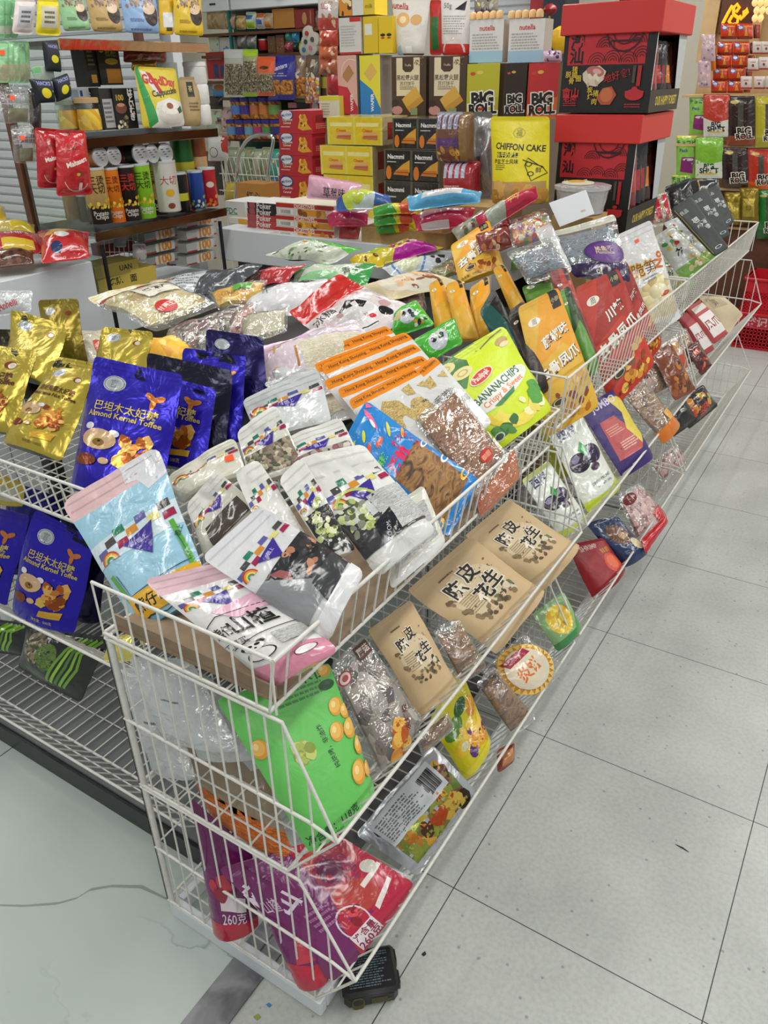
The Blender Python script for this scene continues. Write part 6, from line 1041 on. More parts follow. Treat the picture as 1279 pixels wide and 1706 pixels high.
ty = 1.85; a, b = AY(603, 400, ty), AY(742, 400, ty); wx = b[0]-a[0]; c_ = (a[0]+b[0])/2; th = AY(680, 384, ty)[2]-CT
mb = MB(); mb.box((c_, ty, CT+th/2), (wx, 0.006, th), '#b08e5c', 'cardboard'); mb.box((c_, ty+0.24, CT+th/2), (wx, 0.006, th), '#b08e5c', 'cardboard')
for x in (a[0], b[0]): mb.box((x, ty+0.12, CT+th/2), (0.006, 0.24, th), '#b08e5c', 'cardboard')
mb.box((c_, ty+0.12, CT+0.004), (wx, 0.24, 0.006), '#b08e5c', 'cardboard'); mb.build('tray', tr)
NT = (0.15, -0.6, 0.78)
def tb(name, label, q, z, col, art=(), n=NT, t=0.06, **k): return pack(name, label, 'snack bag', Q(q, n, y=1.9-(z-1.15)*1.5), t=t, col=col, art=art, **k)
tb('tissue_pack', 'pink packet with black characters leaning on the red biscuit boxes', [(514, 290), (604, 306), (600, 336), (508, 330)], 1.22, '#dca8bc', [('T', '草莓味', 0.55, 0.3, 0.14, '#2c2c34', 0, 0.01)], n=(0.1, -0.9, 0.4), t=0.04)
tb('candy_bag', 'blue and white candy bag with yellow swirls', [(556, 312), (650, 326), (656, 346), (560, 352)], 1.2, '#3c64a8', [('E', 0.45, 0.6, 0.3, 0.3, '#c8d4d8'), ('E', 0.4, 0.6, 0.18, 0.2, '#b8c838'), ('E', 0.6, 0.7, 0.12, 0.14, '#c8d850'), ('E', 0.25, 0.35, 0.1, 0.16, '#c8d850')], t=0.08)
tb('candy_bag', 'pink bag with white zigzag seal under the blue candy bag', [(540, 352), (616, 346), (612, 376), (548, 378)], 1.18, '#c02c58', [('P', [(0, 1), (1, 1), (1, 0.6), (0.8, 0.5), (0.4, 0.62), (0, 0.6)], '#d8a8b0')], t=0.06)
tb('jelly_bag', 'red clear bag of sticks hanging at the counter corner', [(566, 366), (606, 364), (596, 404), (562, 406)], 1.15, '#c86058', [('R', 0.1, 0.1, 0.9, 0.8, '#b84038')], n=(0.1, -0.9, 0.4), mat='film', t=0.04)
for i, (q, zz) in enumerate([([(620, 344), (700, 338), (704, 354), (622, 360)], 1.215), ([(622, 356), (700, 352), (702, 372), (622, 376)], 1.2), ([(626, 370), (694, 366), (694, 386), (626, 388)], 1.18)]):
    tb('jelly_bag', ['yellow and green bag, topmost of three flat bags in the tray', 'yellow and green bag in the middle of three flat bags', 'yellow and green bag lowest of three flat bags'][i], q, zz, '#d8c81c', [('P', [(0, 0), (0.5, 0), (0.4, 0.6), (0, 0.7)], '#3f9a38'), ('E', 0.7, 0.5, 0.14, 0.3, '#d8502c'), ('R', 0, 0.85, 1, 1, '#c84030')], t=0.04)
tb('shrimp_chip_bag', 'light blue and white bag on top of the tray', [(676, 326), (804, 318), (800, 338), (680, 352)], 1.225, '#5cacd8', [('P', [(0.2, 0.3), (0.75, 0.3), (0.8, 1), (0.3, 1)], '#d4d8dc'), ('T', 'Prawn', 0.5, 0.6, 0.1, '#c84838')], t=0.08)
tb('shrimp_chip_bag', 'crimson and pale pink bag under the light blue one', [(684, 356), (792, 346), (786, 376), (694, 386)], 1.195, '#c4244c', [('P', [(0.1, 0.4), (0.8, 0.5), (0.9, 1), (0.2, 1)], '#d8a0ac'), ('R', 0.1, 0, 0.6, 0.2, '#c8b8b8')], t=0.08)
tb('shrimp_chip_bag', 'long crimson bag slanting up toward the cake', [(790, 362), (893, 308), (898, 330), (800, 392)], 1.215, '#c02448', [('E', 0.3, 0.5, 0.16, 0.3, '#a8b0a0'), ('T', 'spicy', 0.6, 0.5, 0.1, '#e0b040', 0, 0.02)], n=(0.25, -0.7, 0.67), t=0.09)
tb('candy_bag', 'grey and green bag at the lower end of the long crimson bag', [(750, 384), (804, 348), (816, 366), (764, 404)], 1.19, '#a8a898', [('S', 0.1, 0.1, 0.9, 0.9, 12, 0.09, ['#5a7a48', '#d8d8d0', '#8a5a4a'], 4)], n=(0.25, -0.7, 0.67), t=0.05)
tb('candy_bag', 'dark red clear bag under the long crimson bag', [(806, 382), (850, 360), (860, 386), (812, 404)], 1.17, '#8a2c34', [('S', 0.1, 0.1, 0.9, 0.9, 10, 0.1, ['#5a1c24', '#c05058'], 4)], t=0.05)
tb('candy_bag', 'clear bag of blue and red candies right of the crimson bag', [(846, 366), (910, 346), (916, 384), (858, 394)], 1.18, '#a8a8a8', mat='clear', content='f_candy', t=0.06)
# plastic tub
tp = AY(967, 346, 1.95); mb = MB(); mb.box((tp[0], 1.95, (tp[2]-0.02+0.97)/2), (0.16, 0.17, tp[2]-0.022-0.97), '#b08e5c', 'cardboard'); tag(mb.build('storage_carton'), 'plain brown carton under the white plastic tub', 'carton')
tub = empty('plastic_tub', tuple(tp), 'white plastic tub before the lower black gift box', 'tub')
mb = MB(); mb.lathe(tp+np.array((0, 0, -0.02)), [(0.075, 0), (0.085, 0.005), (0.098, 0.085), (0.1, 0.09)], '#d4d2cc', 'milky', n=28); mb.build('tub_body', tub)
mb = MB(); mb.lathe(tp+np.array((0, 0, 0.068)), [(0.104, 0), (0.106, 0.012), (0.09, 0.016), (0.001, 0.016)], '#d4d4d0', 'milky', n=28); tl_ = mb.build('tub_lid', tub)
mb = MB(); mb.lathe(tp+np.array((-0.02, 0, 0.086)), [(0.06, 0), (0.06, 0.004), (0.001, 0.005)], '#d8d4b8', 'satin', n=24); mb.lathe(tp+np.array((-0.03, 0.01, 0.0915)), [(0.03, 0), (0.03, 0.002), (0.001, 0.003)], '#e0a838', 'satin', n=16); mb.build('lid_label', tl_)
pack('price_card', 'blank white card propped against the plastic tub', 'card', Q([(914, 338), (976, 316), (990, 356), (932, 378)], (0.2, -0.85, 0.48), y=1.8), t=0.003, col='#d8dade', mat='matte', kind='flat', seal=0, rnd=0.001, wr=0.0005, art=[('T', '特价', 0.75, 0.25, 0.07, '#a86060')])
# ------------------------------------------------------------------ glass shelf rack on the left, shutter and white counter
plain('bronze', '#6a4a30', 0.16, 0.9, 6, 0.3)
XF, XB, YA, YB = -2.2, -2.62, 1.03, 1.77
def shutter_mat():
    mt, nt, P, N, L = newmat('shutter'); P.inputs['Base Color'].default_value = (*lin('#c6cace'), 1); P.inputs['Roughness'].default_value = 0.45; P.inputs['Metallic'].default_value = 0.1
shutter_mat()
mb = MB(); yS = 1.95
for k in range(36):
    z = 0.9+0.05*k; V = []
    for x in (-5.3, -2.64): V += [(x, yS, z), (x, yS-0.012, z+0.012), (x, yS-0.012, z+0.036), (x, yS, z+0.046), (x, yS+0.006, z+0.05)]
    mb.add(V, [(i, i+5, i+6, i+1) for i in range(4)], '#fff', 'shutter')
sh = mb.build('wall_shutter', origin=(0, 0, 0)); sh['kind'] = 'structure'
slab('wall_side', -5.35, -2.62, 1.99, 2.05, 0, 3.0, 'white_panel')
rk = empty('glass_shelf_rack', ((XF+XB)/2, (YA+YB)/2, 0), 'copper-edged glass shelf rack of cans and drink boxes by the shutter', 'shelf rack')
ZS = (1.257, 1.597, 1.925)
for z in ZS:
    mb = MB(); mb.box(((XF+XB)/2, (YA+YB)/2, z-0.012), (XB-XF if XB > XF else XF-XB, YB-YA, 0.016), '#2a2620', 'dark'); mb.build('shelf_board', rk)
    mb = MB(); mb.box((XF+0.004, (YA+YB)/2, z-0.018), (0.012, YB-YA+0.03, 0.036), '#fff', 'copper' if z > 1.9 else 'bronze', bev=0.002); mb.build('edge_strip', rk)
for y in (YA, YB):
    mb = MB(); mb.box((XB+0.02, y, 1.5), (0.035, 0.03, 2.99), '#3a3026', 'brown_wood'); mb.build('post', rk)
mb = MB(); mb.box(((XF+XB)/2, YA-0.004, 1.5), (XF-XB-0.02, 0.005, 1.0), '#fff', 'glass'); mb.build('glass_side', rk)
mb = MB(); mb.box(((XF+XB)/2, (YA+YB)/2, 0.95), (XF-XB-0.02, YB-YA, 0.012), '#fff', 'white_panel'); mb.build('shelf_board', rk)
for x in (XF-0.01,):
    for y in (YA+0.02, YB-0.02):
        mb = MB(); mb.box((x, y, 0.6), (0.012, 0.012, 1.2), '#3a3026', 'dark'); mb.build('post', rk)
def sx(px, py): return AX(px, py, XF-0.02)
def sbox(name, label, l, r, t, b, col, front, X=XF-0.03, dep=0.08, zb=None, cat='box', **k):
    a = AX(l, b, X); c = AX(r, b, X); u = AX((l+r)/2, t, X); z0 = a[2] if zb is None else zb
    return carton(name, label, cat, (X, a[1], z0), (0, c[1]-a[1], 0), (-dep, 0, 0), (0, 0, u[2]-z0), front=front, col=col, **k)
def sbag(name, label, q, X, col, art, **k):
    k.setdefault('t', 0.04); w4 = np.array([AX(p[0], p[1], X) for p in q]); cat = k.pop('cat', 'snack bag'); return pack(name, label, cat, w4, col=col, art=art, **k)
def R4(l, t, r, b): return [(l, t), (r, t), (r, b), (l, b)]
def coffee(c2): return [('S', 0.1, 0.72, 0.9, 0.98, 40, 0.045, ['#8a6a58', '#a88878', '#6a4c3c'], 3), ('E', 0.72, 0.5, 0.24, 0.2, '#2c1a12', 20), ('E', 0.7, 0.66, 0.2, 0.1, '#d8c0a0', 10), ('X', 0.12, 0.3, 0.5, 0.4, 3, c2), ('X', 0.1, 0.06, 0.7, 0.12, 2, c2)]
for lb, q, col, c2 in (('pale green coffee pouch, first on the top glass shelf', [(96, -6), (138, -6), (154, 50), (106, 52)], '#8cb888', '#4a6a48'), ('tan coffee pouch, second on the top glass shelf', [(142, -6), (196, -6), (206, 53), (154, 52)], '#b89a60', '#6a5430'), ('sky blue coffee pouch on the top glass shelf', [(200, -6), (258, -6), (268, 56), (208, 54)], '#88a8d0', '#3a5078'), ('yellow coffee pouch at the right of the top glass shelf', [(288, -6), (334, -6), (340, 60), (290, 58)], '#d8b820', '#6a4c18')):
    sbag('coffee_pouch', lb, q, XF-0.02, col, coffee(c2), kind='stand', mat='satin', seal=0.04, group='coffee pouches on the top glass shelf', cat='coffee pouch')
sbag('coffee_pouch', 'narrow yellow pouch with a white label on the top glass shelf', R4(266, -4, 290, 58), XF-0.03, '#d8b020', [('R', 0.15, 0.2, 0.85, 0.6, '#d8d8d8'), ('R', 0.3, 0.1, 0.7, 0.2, '#3a3020')], kind='stand', mat='satin', cat='coffee pouch', t=0.03)
# clip strips hanging left of the rack
XH = XF+0.02
for i in range(5):
    sbag('dried_plum_packet', 'pale green hanging packet, %s in the row under the green sleeves' % ('leftmost', 'second', 'third', 'fourth', 'rightmost')[i], [(-8+9*i, 68), (14+9*i, 68), (16+9*i, 138), (-6+9*i, 138)], XH+0.012*(4-i), '#8cc490', [('R', 0.1, 0.05, 0.9, 0.45, '#a8a888')], mat='film', t=0.012, group='pale green packets hanging by the glass rack', n=6, sticker=(0.4, 0.72) if i == 0 else None)
for i in range(3):
    sbag('dried_plum_packet', 'light green sleeve hanging at the top left corner, %s' % ('first', 'second', 'third')[i], [(-6+10*i, -6), (8+10*i, -6), (10+10*i, 64), (-4+10*i, 64)], XH+0.01*(2-i), '#78b480', [('R', 0.1, 0.1, 0.9, 0.3, '#b0b8a8')], mat='film', t=0.012, n=6, group='light green sleeves at the top left corner')
sbag('candy_packet', 'white zip packet with a grey label hanging at the top left', [(26, -2), (60, 0), (56, 58), (20, 56)], XH+0.05, '#d4c8c4', [('R', 0.15, 0.2, 0.85, 0.8, '#b4b4b8'), ('X', 0.25, 0.3, 0.75, 0.7, 3, '#4a4a50')], mat='satin', t=0.02)
sbag('candy_packet', 'yellow zip packet with a grey label hanging at the top left', [(62, -2), (98, 0), (101, 60), (58, 58)], XH+0.04, '#d8c820', [('R', 0.15, 0.2, 0.85, 0.8, '#c0bca8'), ('X', 0.25, 0.3, 0.75, 0.7, 3, '#4a4a30')], mat='satin', t=0.02)
for i, q in enumerate(([(-6, 140), (50, 142), (58, 206), (0, 206)], [(16, 208), (56, 206), (62, 272), (24, 272)])):
    sbag('herb_packet', ('dark gridded packet with orange sticker under the green packets', 'dark gridded packet with orange sticker lowest of the hanging ones')[i], q, XH+0.02, '#4a4448', [('R', 0.2, 0.05, 0.8, 0.4, '#8a8a70')]+[('R', 0.05, v, 0.95, v+0.02, '#a8a0a8') for v in (0.5, 0.62, 0.74, 0.86)]+[('R', u, 0.45, u+0.02, 0.95, '#a8a0a8') for u in (0.2, 0.4, 0.6, 0.8)], mat='clear', t=0.02, sticker=(0.35, 0.66))
sbag('herb_packet', 'dark packet behind the gridded ones', [(46, 146), (66, 150), (70, 240), (52, 240)], XH-0.02, '#3a3a38', [], t=0.02, mat='film')
LEM = [('R', 0, 0, 1, 1, '#1c2028'), ('E', 0.5, 0.42, 0.24, 0.2, '#d8cc20'), ('T', 'HACKS', 0.5, 0.84, 0.2, '#8890c8', 0, 0.03), ('T', '10', 0.85, 0.5, 0.12, '#c8c8c8')]
for i, q in enumerate(([(70, 68), (94, 72), (102, 120), (76, 118)], [(86, 132), (112, 122), (118, 160), (94, 170)], [(48, 132), (84, 134), (92, 170), (62, 172)])):
    sbag('lemon_candy_box', ('black lemon candy box uppermost of the three hanging', 'black lemon candy box at the lower right of the three', 'black lemon candy box at the lower left of the three')[i], q, XH+0.06, '#1c2028', LEM, mat='card', kind='flat', seal=0, t=0.03, wr=0.0005, cat='candy box', group='hanging black lemon candy boxes', rnd=0.002)
sbag('candy_packet', 'pale grey flap of a display card between the lemon boxes', [(50, 112), (88, 108), (92, 134), (60, 136)], XH+0.05, '#a8b0a8', [('R', 0, 0.5, 0.4, 1, '#78b480')], mat='matte', kind='flat', t=0.006, seal=0, cat='card')
MAL = [('S', 0.1, 0.66, 0.9, 0.96, 8, 0.055, ['#6a3020', '#8a4428'], 4), ('T', 'Maltesers', 0.5, 0.52, 0.17, '#f0e4d8', 16, 0.03, 0.95), ('E', 0.58, 0.34, 0.09, 0.06, '#7a3820'), ('E', 0.52, 0.33, 0.05, 0.04, '#d8a840'), ('E', 0.82, 0.14, 0.12, 0.08, '#b84030'), ('R', 0.56, 0.08, 0.64, 0.2, '#e0c8c0'), ('A', 0.5, 0.3, 0.36, 0.34, 200, 330, '#e8b0a0')]
sbag('chocolate_ball_bag', 'front red chocolate ball bag hanging before the white shutter', [(92, 216), (142, 217), (154, 324), (94, 327)], XH+0.09, '#bc2028', MAL, mat='film', seal=0.05, group='red chocolate ball bags by the shutter')
sbag('chocolate_ball_bag', 'red chocolate ball bag half covered by another in front of the shutter', [(56, 212), (104, 216), (110, 312), (64, 314)], XH+0.06, '#b01c26', MAL, mat='film', seal=0.05, group='red chocolate ball bags by the shutter')
# second shelf
z2 = ZS[1]-0.004
sbox('tea_box', 'black box with lemon picture at the back of the middle glass shelf', 150, 168, 76, 145, '#22201c', [('X', 0.2, 0.5, 0.8, 0.9, 4, '#8a8050'), ('R', 0.3, 0.1, 0.8, 0.3, '#d8a030')], X=XF-0.16)
sbox('tea_box', 'black box with amber drink picture on the middle glass shelf', 170, 206, 76, 142, '#26221c', [('T', '枇杷', 0.6, 0.82, 0.25, '#b8b048'), ('E', 0.2, 0.86, 0.1, 0.05, '#b8c030'), ('R', 0.3, 0.05, 0.95, 0.42, '#d08820'), ('E', 0.6, 0.6, 0.3, 0.1, '#d8b030')], X=XF-0.15)
sbag('snack_bag', 'red clear packet lying at the back of the middle glass shelf', R4(205, 78, 276, 104), XF-0.2, '#a84030', [('S', 0.1, 0.1, 0.9, 0.9, 10, 0.08, ['#c86040', '#7a2c20', '#d8a080'], 4)], mat='film', t=0.05)
sbag('snack_bag', 'gold foil packet under the red clear packet', R4(218, 100, 262, 118), XF-0.16, '#c89838', [], mat='foil', t=0.03)
def jar(label, px, pb, pt, r, X, lidc):
    a = AX(px, pb, X); u = AX(px, pt, X); h = u[2]-a[2]; rt = empty('glass_jar', tuple(a), label, 'jar'); mb = MB()
    mb.lathe(a, [(r*0.9, 0), (r, 0.01), (r, h*0.78), (r*0.86, h*0.84)], '#d8d8d0', 'glass', n=20); mb.build('jar_body', rt)
    mb = MB(); mb.lathe(a+np.array((0, 0, h*0.84)), [(r*0.92, 0), (r*0.92, h*0.14), (r*0.85, h*0.16)], lidc, 'satin', n=20); mb.build('lid', rt)
    mb = MB(); mb.lathe(a+np.array((0, 0, 0.004)), [(r*0.88, 0), (r*0.9, h*0.3), (r*0.8, h*0.62)], '#d8b060', 'f_chips', n=16); mb.build('contents', rt)
jar('glass jar of wafer rolls with a wooden lid on the middle glass shelf', 152, 218, 162, 0.05, XF-0.05, '#b89868')
jar('glass jar with a green-grey lid at the glass side of the middle shelf', 118, 216, 166, 0.045, XF-0.12, '#8a9080')
sbox('rice_drink_box', 'white and black box with big character on the middle glass shelf', 126, 176, 146, 217, '#c8ccd0', [('R', 0.66, 0, 1, 1, '#1c1a22'), ('T', '白米', 0.74, 0.72, 0.2, '#e0e0e4', 90, 0.03), ('R', 0.04, 0.7, 0.3, 0.96, '#8aa0b0'), ('R', 0.36, 0.8, 0.44, 0.94, '#2c3c8a'), ('E', 0.84, 0.3, 0.12, 0.14, '#3a3040')], X=XF-0.1)
sbox('barley_drink_box', 'dark box with grey nutrition panel on the middle glass shelf', 175, 198, 147, 217, '#26241f', [('R', 0.15, 0.05, 0.85, 0.75, '#a8a8a8'), ('X', 0.2, 0.15, 0.8, 0.7, 5, '#5a5a5a')], X=XF-0.05)
sbox('barley_drink_box', 'black box with white vertical Japanese writing on the middle glass shelf', 197, 232, 147, 216, '#181614', [('T', '100', 0.3, 0.78, 0.26, '#c8a840', 0, 0.03), ('E', 0.3, 0.52, 0.26, 0.18, '#7a4438'), ('E', 0.3, 0.6, 0.18, 0.06, '#c09070'), ('S', 0.05, 0.05, 0.55, 0.3, 12, 0.08, ['#d8d0b0', '#8a7a50', '#4a4a48'], 3)]+[('T', c, 0.8, 0.9-0.15*i, 0.26, '#e4e0d8', 0, 0.05) for i, c in enumerate('はといむぎ')], X=XF-0.04)
sbag('cappuccino_bag', 'yellow and white cappuccino bag standing out on the middle glass shelf', [(223, 110), (293, 114), (309, 209), (238, 214)], XF+0.01, '#d8c43c', [('P', [(0.12, 0), (1, 0), (1, 0.4), (0.62, 0.5), (0.3, 0.42)], '#e0ddd4'), ('P', [(0, 1), (0.08, 1), (0.24, 0.3), (0.26, 0.1), (0.1, 0)], '#3a9a50'), ('P', [(0.1, 0.95), (0.24, 0.92), (0.44, 0.56), (0.34, 0.55)], '#d8dcd0'), ('P', [(0.24, 0.92), (0.34, 0.9), (0.5, 0.6), (0.42, 0.56)], '#b82c30'), ('T', 'GoodDay', 0.5, 0.76, 0.19, '#c03030', -4, 0.04), ('T', 'Cappuccino', 0.56, 0.58, 0.13, '#3a3a44', 6, 0.03), ('E', 0.6, 0.2, 0.32, 0.14, '#d4cfc4'), ('E', 0.58, 0.32, 0.22, 0.1, '#e8e4da'), ('E', 0.56, 0.36, 0.08, 0.05, '#8a5030'), ('P', [(0.72, 0.3), (0.86, 0.36), (0.9, 0.26), (0.76, 0.22)], '#3a5a40')], mat='satin', kind='stand', seal=0.04, t=0.06, cat='drink powder bag')
sbag('tea_bag', 'kraft bag with black label right of the cappuccino bag', R4(298, 128, 334, 210), XF-0.03, '#a89064', [('R', 0.3, 0.6, 0.6, 0.9, '#26221c'), ('T', '茶', 0.45, 0.76, 0.2, '#d8c060'), ('X', 0.3, 0.3, 0.8, 0.5, 3, '#6a5a40')], mat='matte', kind='stand', t=0.05)
b0 = AX(335, 208, XF-0.06); bt = AX(335, 103, XF-0.06); rt = empty('milk_bottle', tuple(b0), 'white plastic bottle at the right end of the middle glass shelf', 'bottle')
mb = MB(); hb = bt[2]-b0[2]; mb.lathe(b0, [(0.045, 0), (0.05, 0.01), (0.05, hb*0.3), (0.046, hb*0.33), (0.05, hb*0.36), (0.05, hb*0.62), (0.046, hb*0.65), (0.05, hb*0.68), (0.048, hb*0.93)], '#d8d8d4', 'satin'); mb.build('bottle_body', rt)
mb = MB(); mb.lathe(b0+np.array((0, 0, hb*0.93)), [(0.05, 0), (0.05, hb*0.06), (0.046, hb*0.07)], '#e0e0dc', 'satin'); mb.build('cap', rt)
sbox('candy_box', 'clear plastic box behind the cappuccino bag', 268, 300, 104, 150, '#a8b0a8', [], X=XF-0.2)
# cans
def can(label, px, pt, pb, dpx, col, art=(), X=XF-0.05, lidc='#c8ccd0', grp='potato crisp cans on the lower glass shelf', name='crisp_can', bands=None):
    a = AX(px, pb, X); u = AX(px, pt, X); e = AX(px+dpx/2, pb, X); r = abs(e[1]-a[1])*0.92; h = u[2]-a[2]
    rt = empty(name, tuple(a), label, 'can', grp); mb = MB(); n = 24
    us = np.linspace(0, 1, n+1); vs = np.linspace(0, 1, 5); th = -math.pi*0.62+us*math.pi*1.24-0.5
    G = np.array([[(a[0]+r*math.cos(t), a[1]+r*math.sin(t), a[2]+h*v) for t in th] for v in vs]); NN = np.array([[(math.cos(t), math.sin(t), 0) for t in th] for v in vs])
    mb.lathe(a, [(r*0.93, 0), (r, 0.004), (r, h*0.985)], col, 'tin', n=28); mb.n = {}
    if art: put_art(mb, G, list(art), r*3.9, h, us, vs, 'tin', NN); mb.n = {}
    mb.build('can_body', rt)
    mb = MB(); mb.lathe(a+np.array((0, 0, h*0.985)), [(r*1.02, 0), (r*1.02, 0.008), (r*0.93, 0.009), (r*0.92, 0.006), (0.001, 0.006)], lidc, 'tin', n=28); mb.build('lid', rt)
def crisp(c1, foot, ink): return [('R', 0, 0, 1, 0.34, foot), ('S', 0.1, 0.3, 0.9, 0.44, 14, 0.05, ['#e8c830', '#f0d858', '#d8a820'], 3), ('T', '三烫', 0.5, 0.8, 0.2, ink, 0, 0.02), ('T', '大切', 0.5, 0.64, 0.19, ink, 0, 0.02), ('T', 'Potato', 0.5, 0.2, 0.13, '#d8d8c8', 0, 0.02), ('T', 'Chips', 0.5, 0.12, 0.13, '#d8d8c8', 0, 0.02)]
can('orange crisp can between the gold and the black can', 195, 279, 369, 26, '#e07c1c', crisp('', '#d86a14', '#7a2c10'), X=XF-0.055)
can('gold and black crisp can, first in the front row', 169, 279, 371, 33, '#c8a868', crisp('', '#1c1812', '#4a3010'))
can('black crisp can with red writing', 220, 275, 366, 28, '#241a18', crisp('', '#241a18', '#c03028'))
can('lime green crisp can', 244, 272, 362, 28, '#8cc828', crisp('', '#7ab820', '#2c4a10'))
can('gold crisp can behind the lime one', 265, 270, 356, 24, '#c0a058', crisp('', '#1c1812', '#4a3010'), X=XF-0.1)
can('white crisp can with a small chip picture', 283, 268, 352, 31, '#d4d0c8', [('E', 0.5, 0.4, 0.1, 0.08, '#e0b030'), ('T', '大切', 0.5, 0.65, 0.2, '#b84030'), ('E', 0.5, 0.14, 0.08, 0.06, '#8a4428')])
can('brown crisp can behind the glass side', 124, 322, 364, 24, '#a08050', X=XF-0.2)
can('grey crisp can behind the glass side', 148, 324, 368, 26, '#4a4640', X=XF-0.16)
can('green tall can at the right of the lower glass shelf', 307, 225, 287, 28, '#2c6a34', [('R', 0, 0, 1, 0.3, '#c8c038')], X=XF-0.14)
can('brown crisp can above the blue one', 331, 225, 283, 24, '#8a4c2c', [('R', 0.1, 0.1, 0.9, 0.4, '#d8b080')], X=XF-0.14)
can('black cup at the right of the white crisp can', 302, 288, 352, 24, '#1c1c1c', [('R', 0.3, 0.3, 0.8, 0.5, '#c0c038')], X=XF-0.05)
can('orange crisp can behind the blue one', 317, 288, 350, 16, '#b86030', X=XF-0.09)
can('blue crisp can at the right end', 331, 285, 346, 20, '#2c4c9c', [('S', 0.1, 0.05, 0.9, 0.35, 14, 0.06, ['#8aa868', '#c8d0a8'], 3)], X=XF-0.05)
can('red crisp can at the right end', 350, 280, 343, 22, '#b82830', [('S', 0.1, 0.05, 0.9, 0.3, 10, 0.06, ['#d8a040', '#c87028'], 3), ('E', 0.5, 0.6, 0.12, 0.08, '#e0d0c0')], X=XF-0.05)
for i, (px, py, r, cc) in enumerate(((167, 261, 17, '#c8783c'), (189, 259, 16, '#a89468'), (233, 256, 17, '#241a18'), (253, 256, 15, '#c8b080'), (275, 255, 16, '#7ab830'))):
    a = AX(px, py, XF-0.03); e = AX(px+r, py, XF-0.03); rr = abs(e[1]-a[1])*0.72
    rt = empty('crisp_can', tuple(a), '%s can lying on its side with its white end out, %s in the row' % (('orange', 'tan', 'black', 'gold', 'green')[i], ('first', 'second', 'third', 'fourth', 'last')[i]), 'can', 'cans lying across the crisp cans')
    mb = MB(); mb.lathe(a, [(rr*0.97, -0.22), (rr, -0.215), (rr, -0.004)], cc, 'tin', n=24, axis=(1, 0, 0.1)); mb.build('can_body', rt)
    mb = MB(); mb.lathe(a, [(rr*1.02, -0.004), (rr*1.02, 0.004), (rr*0.95, 0.005), (0.001, 0.004)], '#c8ccd0', 'tin', n=24, axis=(1, 0, 0.1))
    for k in range(6): mb.box((a[0]+0.0062, a[1]+rr*(-0.5+0.2*k), a[2]+rr*(0.4-0.25*(k % 4))), (0.0012, rr*0.3, rr*0.07), '#4a4c50', 'tin')
    mb.build('lid', rt)
sbag('snack_bag', 'dark red clear packet between the lying cans', R4(199, 242, 222, 274), XF-0.1, '#6a2428', [], t=0.04)
# below the lowest shelf
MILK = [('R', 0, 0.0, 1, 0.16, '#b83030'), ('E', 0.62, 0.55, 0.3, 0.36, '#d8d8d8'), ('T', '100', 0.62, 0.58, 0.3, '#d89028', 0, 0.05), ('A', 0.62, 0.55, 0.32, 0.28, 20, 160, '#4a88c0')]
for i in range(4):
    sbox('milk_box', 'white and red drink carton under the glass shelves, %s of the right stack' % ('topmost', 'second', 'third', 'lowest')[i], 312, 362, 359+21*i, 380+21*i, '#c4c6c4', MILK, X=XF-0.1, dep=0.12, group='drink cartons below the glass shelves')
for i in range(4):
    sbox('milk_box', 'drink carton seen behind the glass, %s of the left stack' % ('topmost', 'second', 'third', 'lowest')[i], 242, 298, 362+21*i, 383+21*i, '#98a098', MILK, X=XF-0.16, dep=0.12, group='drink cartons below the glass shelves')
bk = empty('small_wire_basket', AX(205, 440, XF-0.2), 'small wire basket under the lowest glass shelf', 'basket')
mb = MB()
for k in range(9):
    a, b = AX(172+8*k, 380, XF-0.2), AX(176+8*k, 440, XF-0.2); mb.tube([a, b], 0.002, n=5)
for t in (380, 400, 420, 440):
    mb.tube([AX(172, t, XF-0.2), AX(242, t, XF-0.2)], 0.002, n=5)
mb.build('wire_front', bk)
sbox('biscuit_box', 'red box in the small wire basket', 174, 228, 402, 428, '#8a2c30', [], X=XF-0.24)
sbag('tissue_pack', 'grey roll pack hanging before the small wire basket', R4(190, 378, 212, 412), XF-0.18, '#8a90a0', [], t=0.04, cat='pack')
sbag('tissue_pack', 'white small pack at the small wire basket', R4(221, 406, 243, 438), XF-0.16, '#c8c4c4', [('S', 0.2, 0.2, 0.8, 0.8, 5, 0.1, ['#b08890'], 2)], t=0.04, cat='pack')
def zbox(label, q, col, art, z):
    a, c = AZ(*q[0], z), AZ(*q[1], z); h = AY(q[0][0], q[2], a[1])[2]-z
    return carton('noodle_box', label, 'box', a, c-a, np.array((-(c-a)[1], (c-a)[0], 0))*0.6, (0, 0, h), col=col, front=art, group='yellow noodle cartons by the left counter')
zbox('yellow carton with dark characters beside the left counter', ((166, 488), (262, 468), 462), '#c0a848', [('T', '炼陈', 0.3, 0.5, 0.12, '#2c2618', 0, 0.02), ('T', '面', 0.6, 0.5, 0.12, '#2c2618', 0, 0.02)], 1.0)
zbox('olive yellow carton on top of the one with characters', ((160, 466), (232, 450), 446), '#9c8c40', [('T', 'UAN', 0.7, 0.5, 0.14, '#2c2618', 0, 0.02)], 1.06)
